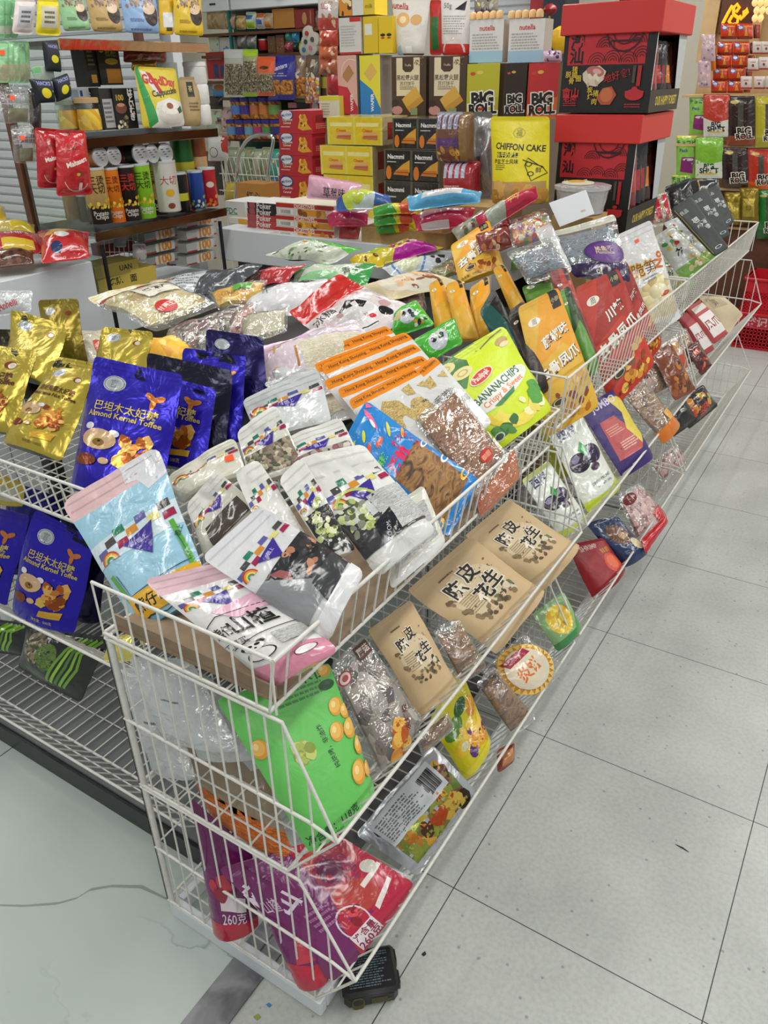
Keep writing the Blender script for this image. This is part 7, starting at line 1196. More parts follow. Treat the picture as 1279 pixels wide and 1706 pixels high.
# the left white counter with flat bags on it
lz = 1.185; e1 = AZ(150, 420, lz)
lc = empty('white_counter', (e1[0]-0.3, e1[1]-0.6, 0), 'white counter with red bags at the left edge', 'counter')
mb = MB(); mb.box((e1[0]-0.3, e1[1]-0.7, 0.575), (0.6, 1.4, 1.15), '#ccd2d6', 'white_panel', bev=0.004); mb.build('counter_body', lc)
def lb_(name, label, q, z, col, art, **k): return pack(name, label, 'snack bag', Q(q, (0.2, -0.15, 0.97), z=z+0.03), col=col, art=art, **k)
lb_('chip_bag', 'red bag with white print lying on the left counter', [(62, 384), (148, 386), (150, 428), (70, 440)], 1.2, '#b8282c', [('P', [(0.1, 0.5), (0.6, 0.9), (0.9, 0.8), (0.4, 0.4)], '#d8a048'), ('T', 'CHIPS', 0.3, 0.8, 0.14, '#e8dcd4', 10, 0.02), ('E', 0.5, 0.45, 0.14, 0.12, '#d8d8d8'), ('E', 0.35, 0.2, 0.12, 0.14, '#22305c'), ('R', 0.6, 0.1, 0.95, 0.4, '#a82024')], t=0.09)
lb_('chip_bag', 'red bag lying on the left counter, cut off by the photo edge', [(-60, 398), (66, 388), (74, 420), (-60, 440)], 1.2, '#b0242a', [('T', 'CHIPS', 0.7, 0.6, 0.12, '#e8dcd4', 10, 0.02), ('R', 0.5, 0.1, 0.9, 0.35, '#d8b838')], t=0.08)
lb_('nut_pouch', 'brown clear bag hanging over the left counter edge', [(-30, 424), (56, 418), (58, 440), (-30, 452)], 1.17, '#5a3424', [('S', 0.1, 0.1, 0.9, 0.9, 14, 0.06, ['#7a4830', '#3c2014'], 3)], t=0.06)
lb_('chip_bag', 'pale yellow bag behind the red bags on the left counter', [(-20, 376), (58, 374), (60, 392), (-20, 396)], 1.22, '#c8b860', [('R', 0.5, 0, 1, 0.4, '#d8c028')], t=0.07)
lb_('chip_bag', 'bright yellow bag tip at the left edge above the counter', [(-30, 350), (8, 344), (12, 366), (-30, 374)], 1.25, '#d8b420', [], t=0.05)
pack('tissue_pack', 'white milky bag with red lettering behind the gold pouches', 'pack', Q([(-30, 486), (56, 484), (52, 520), (-30, 530)], (0.2, -0.7, 0.6), z=1.12), t=0.05, col='#c8cccc', mat='milky', art=[('T', 'Anhelli', 0.6, 0.3, 0.14, '#c03030', 10, 0.02)])
# ------------------------------------------------------------------ shelves along the back
YK = 4.6
def kz(py, px=450): return AY(px, py, YK)[2]
xl, xr = AY(336, 100, YK)[0], AY(566, 100, YK)[0]
ku = empty('wall_shelf', ((xl+xr)/2, YK+0.25, 0), 'dark green wall shelf crowded with jars and packets at the back', 'shelf')
mb = MB(); mb.box(((xl+xr)/2, YK+0.46, 1.3), (xr-xl, 0.03, 2.6), '#fff', 'teal'); mb.build('back_board', ku)
ROWS = [50, 88, 133, 162, 199, 232, 262]
for py in ROWS:
    z = kz(py); mb = MB(); mb.box(((xl+xr)/2, YK+0.22, z-0.012), (xr-xl, 0.44, 0.02), '#fff', 'brown_wood'); mb.build('shelf_board', ku)
mb = MB(); mb.box((AY(382, 60, YK)[0], YK+0.02, 1.3), (0.02, 0.03, 2.6), '#fff', 'teal'); mb.build('divider', ku)
for i, (l, r, dx) in enumerate(((330, 382, 0), (384, 560, 1))):
    a, c = AY(l, 8, YK), AY(r, 8, YK); d_ = empty('wall_cabinet', ((a[0]+c[0])/2, YK+0.2, kz(12)), ('white cabinet door over the left of the back shelf', 'long white cabinet over the right of the back shelf')[i], 'cabinet')
    mb = MB(); mb.box(((a[0]+c[0])/2, YK+0.2, kz(12)+0.16), (c[0]-a[0]-0.01, 0.42, 0.32), '#c4ccd8', 'white_panel', bev=0.004); mb.build('cabinet_body', d_)
    mb = MB(); mb.box(((a[0]+c[0])/2, YK-0.012, kz(12)+0.05), (0.06, 0.012, 0.012), '#4a5058', 'dark'); mb.build('handle', d_)
def kbox(name, label, l, r, t, b, col, front=(), Y=YK+0.06, dep=0.15, cat='box', **k): return cart(name, label, cat, l, r, t, b, Y, dep, col=col, front=list(front), **k)
def kbag(name, label, l, r, tp, b, col, art=(), Y=YK+0.05, cat='snack bag', **k):
    k.setdefault('t', 0.06); k.setdefault('n', 6); return standup(name, label, l, r, tp, b, Y, col, list(art), cat=cat, **k)
SP = lambda cols, s=3, n=10: [('S', 0.08, 0.1, 0.92, 0.9, n, 0.1, cols, s)]
# top row
kbag('snack_bag', 'big beige netted bag at the left of the top back shelf', 344, 376, 12, 49, '#a89068', SP(['#c0a878', '#8a7450']))
kbag('snack_bag', 'pinkish beige bag second on the top back shelf', 376, 392, 24, 49, '#b09078', SP(['#c8a890', '#90705a'], 4))
kbag('snack_bag', 'yellowish bag third on the top back shelf', 393, 410, 26, 49, '#c8a868', SP(['#d8c080', '#b88848'], 5))
kbag('snack_bag', 'white and lime zip bag on the top back shelf', 410, 427, 20, 48, '#c0d8c0', [('R', 0.1, 0.05, 0.9, 0.4, '#a8d030'), ('R', 0.1, 0.55, 0.8, 0.8, '#3c6ab0')])
kbag('snack_bag', 'orange-cornered blue and white bag on the top back shelf', 427, 442, 22, 48, '#c8c8c4', [('R', 0, 0.7, 1, 1, '#d07030'), ('R', 0.1, 0.3, 0.8, 0.6, '#3c60a0')])
kbag('snack_bag', 'beige bag with orange drink picture on the top back shelf', 441, 455, 22, 47, '#c0a888', [('R', 0.2, 0.05, 0.8, 0.45, '#d88830')])
kbox('gift_box', 'square orange-brown carton on the top back shelf', 455, 491, 14, 48, '#b88038')
kbox('gift_box', 'maroon carton with gold oval on the top back shelf', 492, 524, 15, 47, '#8a2c30', [('E', 0.5, 0.5, 0.12, 0.22, '#b89050'), ('R', 0.8, 0.2, 0.84, 0.9, '#b89050')])
kbag('snack_bag', 'grey clear bag at the right end of the top back shelf', 525, 544, 18, 47, '#6a6a60', SP(['#8a8a80', '#4a4a44']))
# second row
kbox('biscuit_box', 'pale blue and green carton on the second back shelf', 350, 366, 60, 87, '#b8c4b0', SP(['#6a8ab0', '#d8c868'], 2, 6))
kbox('biscuit_box', 'white and blue carton next to the pale blue one', 367, 392, 62, 86, '#b8bcc0', SP(['#4a78b8', '#d0c080'], 4, 6))
kbag('snack_bag', 'silver bag at the left of the second back shelf', 395, 411, 56, 84, '#8a8a8a', mat='foil')
kbag('snack_bag', 'silver bag with green corner on the second back shelf', 411, 428, 56, 84, '#9a9a98', [('R', 0.1, 0, 0.9, 0.3, '#68a878')], mat='foil')
can('red paper cup on the second back shelf', 440, 67, 84, 12, '#c02c30', X=AY(440, 84, YK+0.1)[0], lidc='#d8d8d8', grp=None, name='paper_cup')
kbox('biscuit_box', 'brown and green slim carton on the second back shelf', 447, 460, 60, 88, '#6a4a30', SP(['#4a6a38', '#8a6a40']))
kbox('biscuit_box', 'brown slim carton beside the teal bag', 461, 474, 58, 88, '#7a5038', SP(['#a87a50', '#503018'], 6))
kbag('snack_bag', 'teal bag upper on the second back shelf', 476, 487, 50, 70, '#3c8a80')
kbag('snack_bag', 'blue bag upper on the second back shelf', 487, 499, 48, 70, '#3c90b8')
kbag('snack_bag', 'pink bag under the teal bag', 475, 488, 69, 86, '#a84050', SP(['#d8a0a0'], 3, 4))
kbag('snack_bag', 'dark bag under the blue bag', 488, 499, 70, 87, '#2c3430')
kbag('snack_bag', 'lime bag right of the dark bag', 499, 509, 68, 88, '#98a838')
for i, (x, y) in enumerate(((518, 56), (516, 70), (513, 83), (524, 80), (527, 66))):
    c = AY(x, y, YK+0.04); mb = MB(); mb.lathe(c, [(0.02, 0), (0.05, 0.01), (0.055, 0.03), (0.05, 0.05), (0.001, 0.055)], '#b8b4a8', 'satin', n=14, axis=(0.1, -1, 0)); mb.lathe(c+np.array((0, -0.056, 0)), [(0.018, 0), (0.018, 0.002), (0.001, 0.003)], ['#a83030', '#3a3a40', '#3a6a90', '#b87080', '#4a4a40'][i], 'satin', n=10, axis=(0.1, -1, 0)); o = mb.build('candy_tin'); tag(o, 'round pale candy tin on the back shelf, %s of five' % ('top', 'second', 'lowest left', 'lowest right', 'upper right')[i], 'tin', 'round pale tins on the back shelf')
# hanging bags in front
YH = YK-0.12
SEEDS = ['#8a8470', '#b0a890', '#5a5648', '#c8c0a8']
kbag('seed_bag', 'tall clear white bag of seeds hanging at the back', 373, 409, 82, 162, '#b8b8b0', [('R', 0.08, 0.05, 0.92, 0.7, '#fff', 'f_beans'), ('R', 0, 0.82, 1, 1, '#c8ccca')], Y=YH)
kbag('seed_bag', 'lime-topped clear bag of green seeds hanging at the back', 404, 430, 82, 161, '#a0a878', [('R', 0, 0.86, 1, 1, '#a8d020'), ('R', 0.05, 0.1, 0.95, 0.75, '#fff', 'f_beans'), ('R', 0, 0, 1, 0.08, '#88b020')], Y=YH-0.03)
kbag('seed_bag', 'orange-topped clear bag of seeds hanging at the back', 427, 459, 94, 160, '#b08060', [('R', 0, 0.6, 1, 1, '#d8582c'), ('E', 0.5, 0.72, 0.24, 0.06, '#4a2818'), ('R', 0.05, 0.1, 0.95, 0.55, '#fff', 'f_beans'), ('R', 0.1, 0, 0.9, 0.1, '#c05030')], Y=YH-0.06)
kbag('nut_bag', 'royal blue bag of nuts hanging at the back', 446, 492, 92, 166, '#2c2c88', [('R', 0.15, 0.12, 0.95, 0.45, '#fff', 'f_nuts'), ('T', 'Planters', 0.5, 0.74, 0.17, '#c8c8e0', 12, 0.03), ('X', 0.2, 0.52, 0.8, 0.62, 2, '#a8a8c8')], Y=YH-0.04)
kbag('nut_bag', 'clear bag of mixed nuts right of the blue nut bag', 488, 510, 92, 164, '#8a7458', [('R', 0.05, 0.05, 0.95, 0.5, '#fff', 'f_nuts'), ('S', 0.1, 0.5, 0.9, 0.95, 10, 0.14, ['#c8c0b0', '#6a5a80', '#d8d0b8'], 3)], Y=YH)
kbag('nut_bag', 'dark clear bag of assorted sweets on the back shelf', 508, 534, 92, 172, '#5a5040', [('R', 0.05, 0.0, 0.95, 0.55, '#fff', 'f_candy'), ('S', 0.1, 0.55, 0.9, 0.95, 8, 0.16, ['#a89a88', '#d0c8b8', '#6a4a38'], 5)], Y=YH)
kbox('tea_box', 'clear-lidded brown box with yellow label on the back shelf', 490, 551, 124, 170, '#5c5038', [('R', 0.5, 0.1, 0.98, 0.9, '#a8923c'), ('R', 0.06, 0.1, 0.46, 0.8, '#3a3026'), ('R', 0.6, 0.2, 0.9, 0.5, '#4a3020')], Y=YH+0.03)
kbox('appliance_box', 'red box with blue bottle pictures on the back shelf', 347, 384, 86, 132, '#a82430', [('R', 0.3, 0.05, 0.5, 0.55, '#28406a'), ('R', 0.58, 0.08, 0.76, 0.5, '#28406a'), ('X', 0.1, 0.7, 0.8, 0.85, 2, '#d8a0a0')])
kbox('biscuit_box', 'blue and white box with bread pictures on the back shelf', 356, 377, 134, 165, '#4a88c0', [('R', 0, 0.55, 1, 1, '#c8c8c0'), ('E', 0.5, 0.62, 0.4, 0.16, '#a86830')])
kbox('biscuit_box', 'green and white box with bread pictures on the back shelf', 377, 392, 134, 164, '#78a078', [('R', 0, 0.55, 1, 1, '#c8c0b0'), ('E', 0.5, 0.62, 0.4, 0.16, '#b06838')])
kbox('biscuit_box', 'grey carton left of the blue and white bread box', 343, 356, 134, 165, '#8a9098')
kbag('snack_bag', 'black bag drooping under the bread boxes', 348, 371, 160, 182, '#1c1814', Y=YK)
# jars with blue lids
def nutjar(label, x, t, b, cc):
    Y = YK-0.02; a = AY(x, b, Y); u = AY(x, t, Y); h = u[2]-a[2]; r = 0.055; rt = empty('nut_jar', tuple(a), label, 'jar', 'blue-lidded nut jars on the back shelf'); mb = MB()
    mb.lathe(a, [(r*0.92, 0), (r, 0.008), (r, h*0.8)], '#b8a078', 'f_nuts', n=16); jb = mb.build('jar_body', rt)
    mb = MB(); mb.lathe(a+np.array((0, 0, h*0.22)), [(r*1.02, 0), (r*1.02, h*0.42)], cc, 'satin', n=16); mb.build('jar_label', jb)
    mb = MB(); mb.lathe(a+np.array((0, 0, h*0.8)), [(r*1.08, 0), (r*1.08, h*0.18), (r*1.0, h*0.2)], '#2a2a7c', 'satin', n=16); mb.build('lid', rt)
o_ = ('first', 'second', 'third', 'fourth', 'fifth', 'sixth', 'seventh')
for i in range(5): nutjar('blue-lidded nut jar on the upper jar shelf, %s from the left' % o_[i], 397+15.5*i, 162, 198, ['#4a78b8', '#3c2c80', '#b86840', '#c87838', '#6a9a50'][i])
for i in range(6): nutjar('blue-lidded nut jar on the lower jar shelf, %s from the left' % o_[i], 390+14.5*i, 199, 231, ['#5a88b8', '#3c2c80', '#6a9ab0', '#a83c70', '#5a8a48', '#2c2c70'][i])
for i, (l, r, t, b, c) in enumerate(((344, 368, 184, 221, '#a8bca0'), (368, 390, 178, 221, '#c0a0a0'), (345, 366, 210, 244, '#b8b4a4'), (366, 384, 222, 244, '#a8a89c'))):
    kbag('tea_packet', ('pale green flowered packet left of the jars', 'pale pink flowered packet left of the jars', 'cream flowered packet under the pale green one', 'cream flowered packet under the pale pink one')[i], l, r, t, b, c, SP(['#d8d4c4', '#a86a70', '#5a7a58'], i+2, 8), Y=YK+0.02)
kbox('biscuit_box', 'pink box on the dark shelf above the red biscuit boxes', 480, 494, 171, 180, '#b87880', Y=YK)
kbox('biscuit_box', 'black box on the shelf above the red biscuit boxes', 495, 515, 169, 180, '#26221c', Y=YK)
kbox('biscuit_box', 'red box with white mark above the red biscuit boxes', 516, 534, 170, 184, '#b82028', [('E', 0.5, 0.4, 0.3, 0.3, '#d8c8c8')], Y=YK)
# bags hanging at the right of the shelf
YP = 4.0
kbag('cracker_bag', 'tall white and red snack bag hanging at the top of the back aisle', 529, 564, -4, 48, '#c8beb8', [('R', 0, 0, 1, 0.35, '#b83838'), ('S', 0.1, 0.05, 0.9, 0.4, 8, 0.1, ['#d8c0a0', '#a86848'], 2), ('T', '仙贝', 0.5, 0.75, 0.3, '#b04848')], Y=YP)
for i, (t, b, c) in enumerate(((48, 78, '#b83c2c'), (76, 100, '#c0603c'), (98, 124, '#a85a40'))):
    kbag('cracker_bag', ('red packet under the tall white and red bag', 'orange packet in the hanging strip', 'brown packet lowest in the hanging strip')[i], 531, 563, t, b, c, SP(['#d8a878', '#e0c0a0', '#8a3020'], i+1, 6), Y=YP+0.02)
kbag('cracker_bag', 'crimson packet behind the pink wafer box', 545, 568, 112, 158, '#a8202c', SP(['#c85050'], 2, 4), Y=YP+0.05)
# hamper, trolley
YT = 3.9
wb = empty('wire_bin', AY(420, 330, YT+0.2), 'white wire bin of green packets behind the chrome trolley', 'wire bin')
mb = MB()
for k in range(13):
    x = AY(374+7.6*k, 262, YT+0.1)[0]; mb.tube([(x, YT+0.1, AY(400, 318, YT+0.1)[2]), (x, YT+0.05, AY(400, 262, YT+0.1)[2])], 0.003, n=5)
for py in (262, 290, 318): mb.tube([(AY(370, py, YT+0.1)[0], YT+0.07, AY(400, py, YT+0.1)[2]), (AY(468, py, YT+0.1)[0], YT+0.07, AY(400, py, YT+0.1)[2])], 0.004, n=6)
mb.build('wire_front', wb)
xq0, xq1, zq0 = AY(374, 318, YT+0.1)[0], AY(466, 318, YT+0.1)[0], AY(400, 318, YT+0.1)[2]-0.01; mb = MB()
for k in range(13): x = xq0+(xq1-xq0)*k/12; mb.tube([(x, YT+0.08, zq0), (x, YT+0.42, zq0), (x, YT+0.42, zq0+0.2)], 0.003, n=5)
mb.build('floor_grid', wb); mb = MB()
for x in (xq0, xq1):
    for y in (YT+0.1, YT+0.42): mb.tube([(x, y, 0.0), (x, y, zq0+0.2)], 0.006, n=6)
mb.build('leg', wb)
for i in range(6):
    kbag('vegetable_snack_bag', 'pale green clear packet in the white wire bin, %s from the left' % o_[i], 380+14*i, 398+14*i, 245+3*(i % 2), 312, ['#8a9a80', '#9aa890', '#7a8a68', '#98a088', '#84906c', '#3c9080'][i], SP(['#b8c0a0', '#5a6a48', '#c8a890', '#c86a50'], i, 12), Y=YT+0.2, t=0.08)
kbag('noodle_bag', 'white and red pouch with a round mark left of the trolley', 346, 380, 226, 268, '#c0c0bc', [('P', [(0.7, 1), (1, 1), (1, 0.3), (0.8, 0.4)], '#a82c2c'), ('O', 0.4, 0.35, 0.22, 0.18, '#5a5a5a', 0.15)], Y=YT)
kbag('snack_bag', 'yellow bag corner behind the trolley box', 374, 396, 302, 336, '#b8a030', Y=YT+0.1)
kbag('snack_bag', 'blue clear bag behind the right leg of the trolley', 444, 468, 296, 335, '#5a7a98', SP(['#3a5a80', '#a8b8c0'], 3), Y=YT+0.1)
kbag('snack_bag', 'dark brown bag hanging in the gap left of the trolley', 340, 374, 252, 325, '#3a2a20', Y=YT+0.12)
tq = empty('hand_trolley', AY(420, 330, YT-0.1), 'chrome hand trolley with curved handle behind the counter', 'trolley')
tp_ = [(392, 335), (396, 268), (404, 245), (416, 230), (436, 224), (450, 226), (455, 236), (448, 275), (443, 335)]
P_ = [AY(x, y, YT-0.1) for x, y in tp_]; PP = []
for i in range(len(P_)-1):
    for k in range(4):
        t = k/4; p0, p1, p2, p3 = P_[max(i-1, 0)], P_[i], P_[i+1], P_[min(i+2, len(P_)-1)]
        PP.append(0.5*((2*p1)+(p2-p0)*t+(2*p0-5*p1+4*p2-p3)*t*t+(3*p1-p0-3*p2+p3)*t**3))
PP.append(P_[-1]); PP = [PP[0]*1.0+np.array((0, 0, -1.0))]+PP+[PP[-1]+np.array((0, 0, -1.0))]
mb = MB(); mb.tube(PP, 0.014, 'chrome', n=10); mb.build('handle', tq)
mb = MB(); mb.tube([AY(400, 308, YT-0.1), AY(446, 302, YT-0.1)], 0.008, 'chrome', n=8); mb.build('crossbar', tq)
cart('parcel_box', 'orange-brown parcel with brush writing on the hand trolley', 'box', 396, 443, 306, 345, YT-0.25, 0.2, col='#b07838', front=[('T', '红心', 0.6, 0.5, 0.25, '#4a2c18', 0, 0.02)])
# centre back: shutter, lantern, dark pillar
mb = MB(); ya = 5.9
for k in range(12):
    z = 1.9+0.055*k; V = []
    for x in (AY(775, 10, ya)[0], AY(884, 10, ya)[0]): V += [(x, ya, z), (x, ya-0.015, z+0.014), (x, ya-0.015, z+0.04), (x, ya, z+0.055)]
    mb.add(V, [(i, i+4, i+5, i+1) for i in range(3)], '#fff', 'shutter')
o = mb.build('wall_shutter', origin=(0, 0, 0)); o['kind'] = 'structure'
slab('wall_panel', AY(884, 20, 5.8)[0], AY(905, 20, 5.8)[0], 5.78, 5.95, 0, 3, 'red_plastic')
plain('pillar_dark', '#1a2230', 0.4)
slab('wall_pillar', AY(904, 20, 5.6)[0], AY(940, 20, 5.6)[0], 5.6, 5.9, 0, 3, 'pillar_dark')
l0 = AY(916, 16, 4.9); ln = empty('lantern', tuple(l0), 'dark red lantern ornament with a tassel beside the top gift box', 'ornament')
mb = MB(); mb.lathe(l0+np.array((0, 0, -0.035)), [(0.015, 0), (0.04, 0.015), (0.048, 0.035), (0.04, 0.055), (0.015, 0.07)], '#8a1c20', 'satin', n=16); mb.build('lantern_body', ln)
mb = MB(); mb.tube([l0+np.array((0, 0, 0.03)), l0+np.array((0, 0, 0.4))], 0.003, 'dark'); mb.build('cord', ln)
mb = MB(); mb.lathe(l0+np.array((0, 0, -0.2)), [(0.016, 0), (0.014, 0.11), (0.006, 0.165)], '#b89040', 'satin', n=12); mb.build('tassel', ln)
l1 = AY(934, 68, 4.4); mb = MB(); mb.lathe(l1+np.array((0, 0, -0.07)), [(0.004, -0.01), (0.03, 0.005), (0.062, 0.05), (0.07, 0.085), (0.055, 0.13), (0.02, 0.15), (0.001, 0.153)], '#e0b018', 'satin', n=20); tag(mb.build('balloon'), 'yellow balloon peeking out left of the top gift box', 'balloon')
kbox('gift_box', 'maroon carton high behind the top gift box', 1030, 1100, -8, 12, '#6a2028', Y=4.6)
kbag('snack_bag', 'colourful printed bag hanging at the top centre', 790, 830, -8, 26, '#9a9080', SP(['#d8d040', '#5a4a60', '#3a3a40', '#c8c8c0'], 3, 12), Y=4.2)
# ------------------------------------------------------------------ right back wall display
YR = 5.4
def rz(px, py): return AY(px, py, YR)
xa, xb = rz(1130, 200)[0], 0.35
ru = empty('display_shelf', ((xa+xb)/2, YR+0.25, 0), 'lit wall display of red packets and seaweed bags at the right back', 'shelf')
mb = MB(); mb.box(((xa+xb)/2, YR+0.4, 1.25), (xb-xa, 0.03, 2.5), '#fff', 'tan_wood'); mb.build('back_board', ru)
for py in (157, 240, 312, 376):
    z = rz(1200, py)[2]; mb = MB(); mb.box(((xa+xb)/2, YR+0.18, z-0.012), (xb-xa, 0.36, 0.016), '#fff', 'tan_wood'); mb.build('shelf_board', ru)
mb = MB(); mb.box(((xa+xb)/2, YR+0.2, 0.45), (xb-xa, 0.36, 0.86), '#fff', 'brown_wood'); mb.build('base', ru)
for x0_, x1_ in ((1152, 1178), (1240, 1256)):
    a, b = rz(x0_, 20), rz(x1_, 20); mb = MB(); mb.box(((a[0]+b[0])/2, YR+0.36, 2.2), (b[0]-a[0], 0.04, 0.7), '#fff', 'tan_wood'); mb.build('upright', ru)
sg = empty('neon_sign', tuple(rz(1208, 45)+np.array((0, 0.3, 0))), 'brown panel with glowing orange script on the right back wall', 'sign')
a, b = rz(1176, 52), rz(1244, -12); mb = MB(); mb.box(((a[0]+b[0])/2, YR+0.36, (a[2]+b[2])/2), (b[0]-a[0], 0.02, b[2]-a[2]), '#fff', 'brown_wood'); mb.build('panel', sg)
for st in ([(1187, 36), (1196, 18), (1204, 4)], [(1204, 22), (1198, 32), (1202, 38), (1212, 36), (1214, 26), (1206, 20), (1206, 8), (1212, 2), (1216, 8), (1210, 16)], [(1216, 22), (1219, 28), (1224, 22), (1230, 16), (1228, 10), (1224, 14), (1224, 24)]):
    mb = MB(); mb.tube([rz(x, y)+np.array((0, 0.32, 0)) for x, y in st], 0.011, 'neon', n=8); mb.build('neon_tube', sg)
for i in range(8):
    c = rz(1257+(i % 3)*10+3*(i//3 % 2), 4+13*(i//3)); mb = MB(); mb.lathe(c, [(0.004, -0.024), (0.015, -0.015), (0.02, 0), (0.015, 0.015), (0.004, 0.024)], '#fff', 'lamp_bulb', n=12); o = mb.build('lamp_bulb'); tag(o, 'warm glowing bulb in the cluster at the top right corner', 'lamp', 'warm bulbs at the top right corner')
def rp(name, label, l, r, tp, b, col, art, dy=0.0, **k):
    k.setdefault('t', 0.03); k.setdefault('n', 7); k.setdefault('rnd', 0.005); k.setdefault('kind', 'flat'); return standup(name, label, l, r, tp, b, YR+dy, col, art, **k)
WAF = [('E', 0.28, 0.72, 0.2, 0.14, '#4060a8'), ('E', 0.28, 0.72, 0.14, 0.08, '#d8d8e8'), ('P', [(0.5, 0.2), (0.62, 0.75), (0.74, 0.2)], '#e0a030'), ('R', 0, 0, 1, 0.16, '#8a2018'), ('T', 'Loacker', 0.68, 0.82, 0.14, '#f0d070', 0, 0.02)]
on = ('top', 'second', 'third', 'fourth', 'lowest')
for i in range(5):
    t0 = (40, 70, 91, 113, 134)[i]; sk = (0, -6, -9, -13, -16)[i]
    for j in range(2): rp('wafer_packet', 'orange-red wafer packet, %s row, %s column' % (on[i], ('left', 'middle')[j]), 1200+sk+27*j, 1227+sk+27*j, t0-1, t0+(25 if i == 0 else 21), '#d03a14', WAF, dy=0.1, group='orange-red wafer packets on the right wall', seal=0.04, mat='film')
    rp('wafer_packet', 'wafer packet turned edge-on at the end of the %s row' % on[i], 1254+sk, 1266+sk, t0+1, t0+(24 if i == 0 else 20), '#8a3028', [('R', 0.2, 0, 0.4, 1, '#5a2018'), ('R', 0.6, 0, 0.8, 1, '#b84830')], dy=0.13, group='orange-red wafer packets on the right wall', seal=0, mat='film')
for i in range(2): rp('candy_strip', 'pink sticker-covered strip left of the red packets, %s half' % ('upper', 'lower')[i], 1167-5*i, 1191-7*i, 57+44*i, 102+44*i, '#c8a8b0', SP(['#a8788a', '#e0d0d4', '#8a6a7a', '#d8c0a0'], i+2, 12), dy=0.02, seal=0)
rp('candy_strip', 'orange curly packet between the pink strip and red packets', 1184, 1193, 76, 118, '#e08020', [], dy=0.08, seal=0)
for i, (x, y) in enumerate(((1262, 72), (1276, 72), (1254, 100), (1272, 98), (1242, 130), (1264, 130), (1284, 130))):
    rp('coconut_candy_box', 'white candy packet with red lettering, %s in the stepped pile' % ('top left', 'top right', 'middle left', 'middle right', 'bottom left', 'bottom centre', 'bottom right')[i], x-9, x+11, y-3, y+19, '#d4c8c0', [('T', 'coco', 0.5, 0.7, 0.22, '#b83030', 0, 0.02), ('E', 0.5, 0.45, 0.1, 0.12, '#8a3a38'), ('R', 0, 0.05, 1, 0.16, '#c03c30')], dy=0.06-0.02*(i//2), seal=0, group='white candy packets at the right edge', mat='satin')
# seaweed bags
def sheet(label, l, r, t, b, c1, c2): rp('seaweed_sheet_bag', label, l, r, t, b, c1, [('P', [(0, 0), (1, 0), (1, 0.42), (0.5, 0.34), (0, 0.46)], c2), ('T', 'BIG', 0.5, 0.3, 0.24, '#22304a', 0, 0.04), ('T', 'SHEET', 0.5, 0.19, 0.24, '#1c1c1c', 0, 0.04), ('E', 0.5, 0.12, 0.3, 0.03, '#d8b838')], dy=-0.02, group='seaweed sheet bags on the right wall', mat='film', seal=0.04)
def rollb(label, l, r, t, b, c1, c2): rp('seaweed_roll_bag', label, l, r, t, b, c1, [('R', 0.42, 0.3, 0.62, 0.85, '#4a4a44'), ('R', 0, 0, 1, 0.2, c2), ('E', 0.3, 0.88, 0.16, 0.06, '#c8b060'), ('T', 'BIG', 0.64, 0.3, 0.34, '#ece4d4', 4, 0.1), ('T', 'BIG', 0.64, 0.3, 0.32, '#14110d', 4, 0.05), ('T', 'ROLL', 0.66, 0.19, 0.28, '#ece4d4', 4, 0.08), ('T', 'ROLL', 0.66, 0.19, 0.26, '#14110d', 4, 0.04), ('E', 0.6, 0.19, 0.06, 0.025, '#b83028')], dy=-0.02, group='seaweed roll bags on the right wall', mat='film', seal=0.04)
def choco(label, l, r, t, b): rp('cookie_packet', label, l, r, t, b, '#88c048', [('T', 'チョコビ', 0.5, 0.84, 0.24, '#22304a', 0, 0.03), ('P', [(0.2, 0.15), (0.8, 0.1), (0.9, 0.5), (0.3, 0.5)], '#8a3070'), ('E', 0.6, 0.44, 0.26, 0.06, '#d8d8e0'), ('R', 0, 0.95, 1, 1, '#d8d040'), ('T', 'Pack', 0.4, 0.66, 0.22, '#4a3a90', 0, 0.02)], dy=0.02, group='lime green cookie packets on the right wall', mat='film', seal=0)
choco('lime green cookie packet in the upper seaweed row', 1148, 1179, 158, 224); choco('lime green cookie packet in the lower seaweed row', 1126, 1161, 226, 296)
choco('lime green cookie packet corner under the lower row', 1118, 1152, 292, 330)
sheet('red and white seaweed sheet bag in the upper row', 1171, 1216, 157, 228, '#b83828', '#d8d4c8'); sheet('green and white seaweed sheet bag in the lower row', 1158, 1205, 228, 297, '#80b838', '#d8dcc8')
rollb('brown-black seaweed roll bag in the upper row', 1210, 1257, 160, 242, '#2c1c18', '#8a4428'); rollb('yellow seaweed roll bag at the right end of the upper row', 1258, 1300, 160, 246, '#b8ac28', '#a89c30')
rollb('brown-black seaweed roll bag in the lower row', 1202, 1246, 246, 312, '#2c1c1c', '#4a3020'); rollb('red seaweed roll bag in the lower row', 1245, 1290, 248, 316, '#b83424', '#d86020')
rollb('green seaweed roll bag near the red crate', 1260, 1300, 316, 398, '#2c7a34', '#1c5a28')
for i, (l, r, t, b) in enumerate(((1206, 1238, 320, 375), (1232, 1264, 312, 372))):
    rp('gold_snack_bag', ('gold foil bag left of two above the wire rim', 'gold foil bag right of two above the wire rim')[i], l, r, t, b, '#8a7424', [('R', 0.2, 0.2, 0.8, 0.7, '#b8a448'), ('O', 0.5, 0.45, 0.14, 0.12, '#6a5a20', 0.2)], dy=-0.06, mat='foil', t=0.05, wr=0.006)
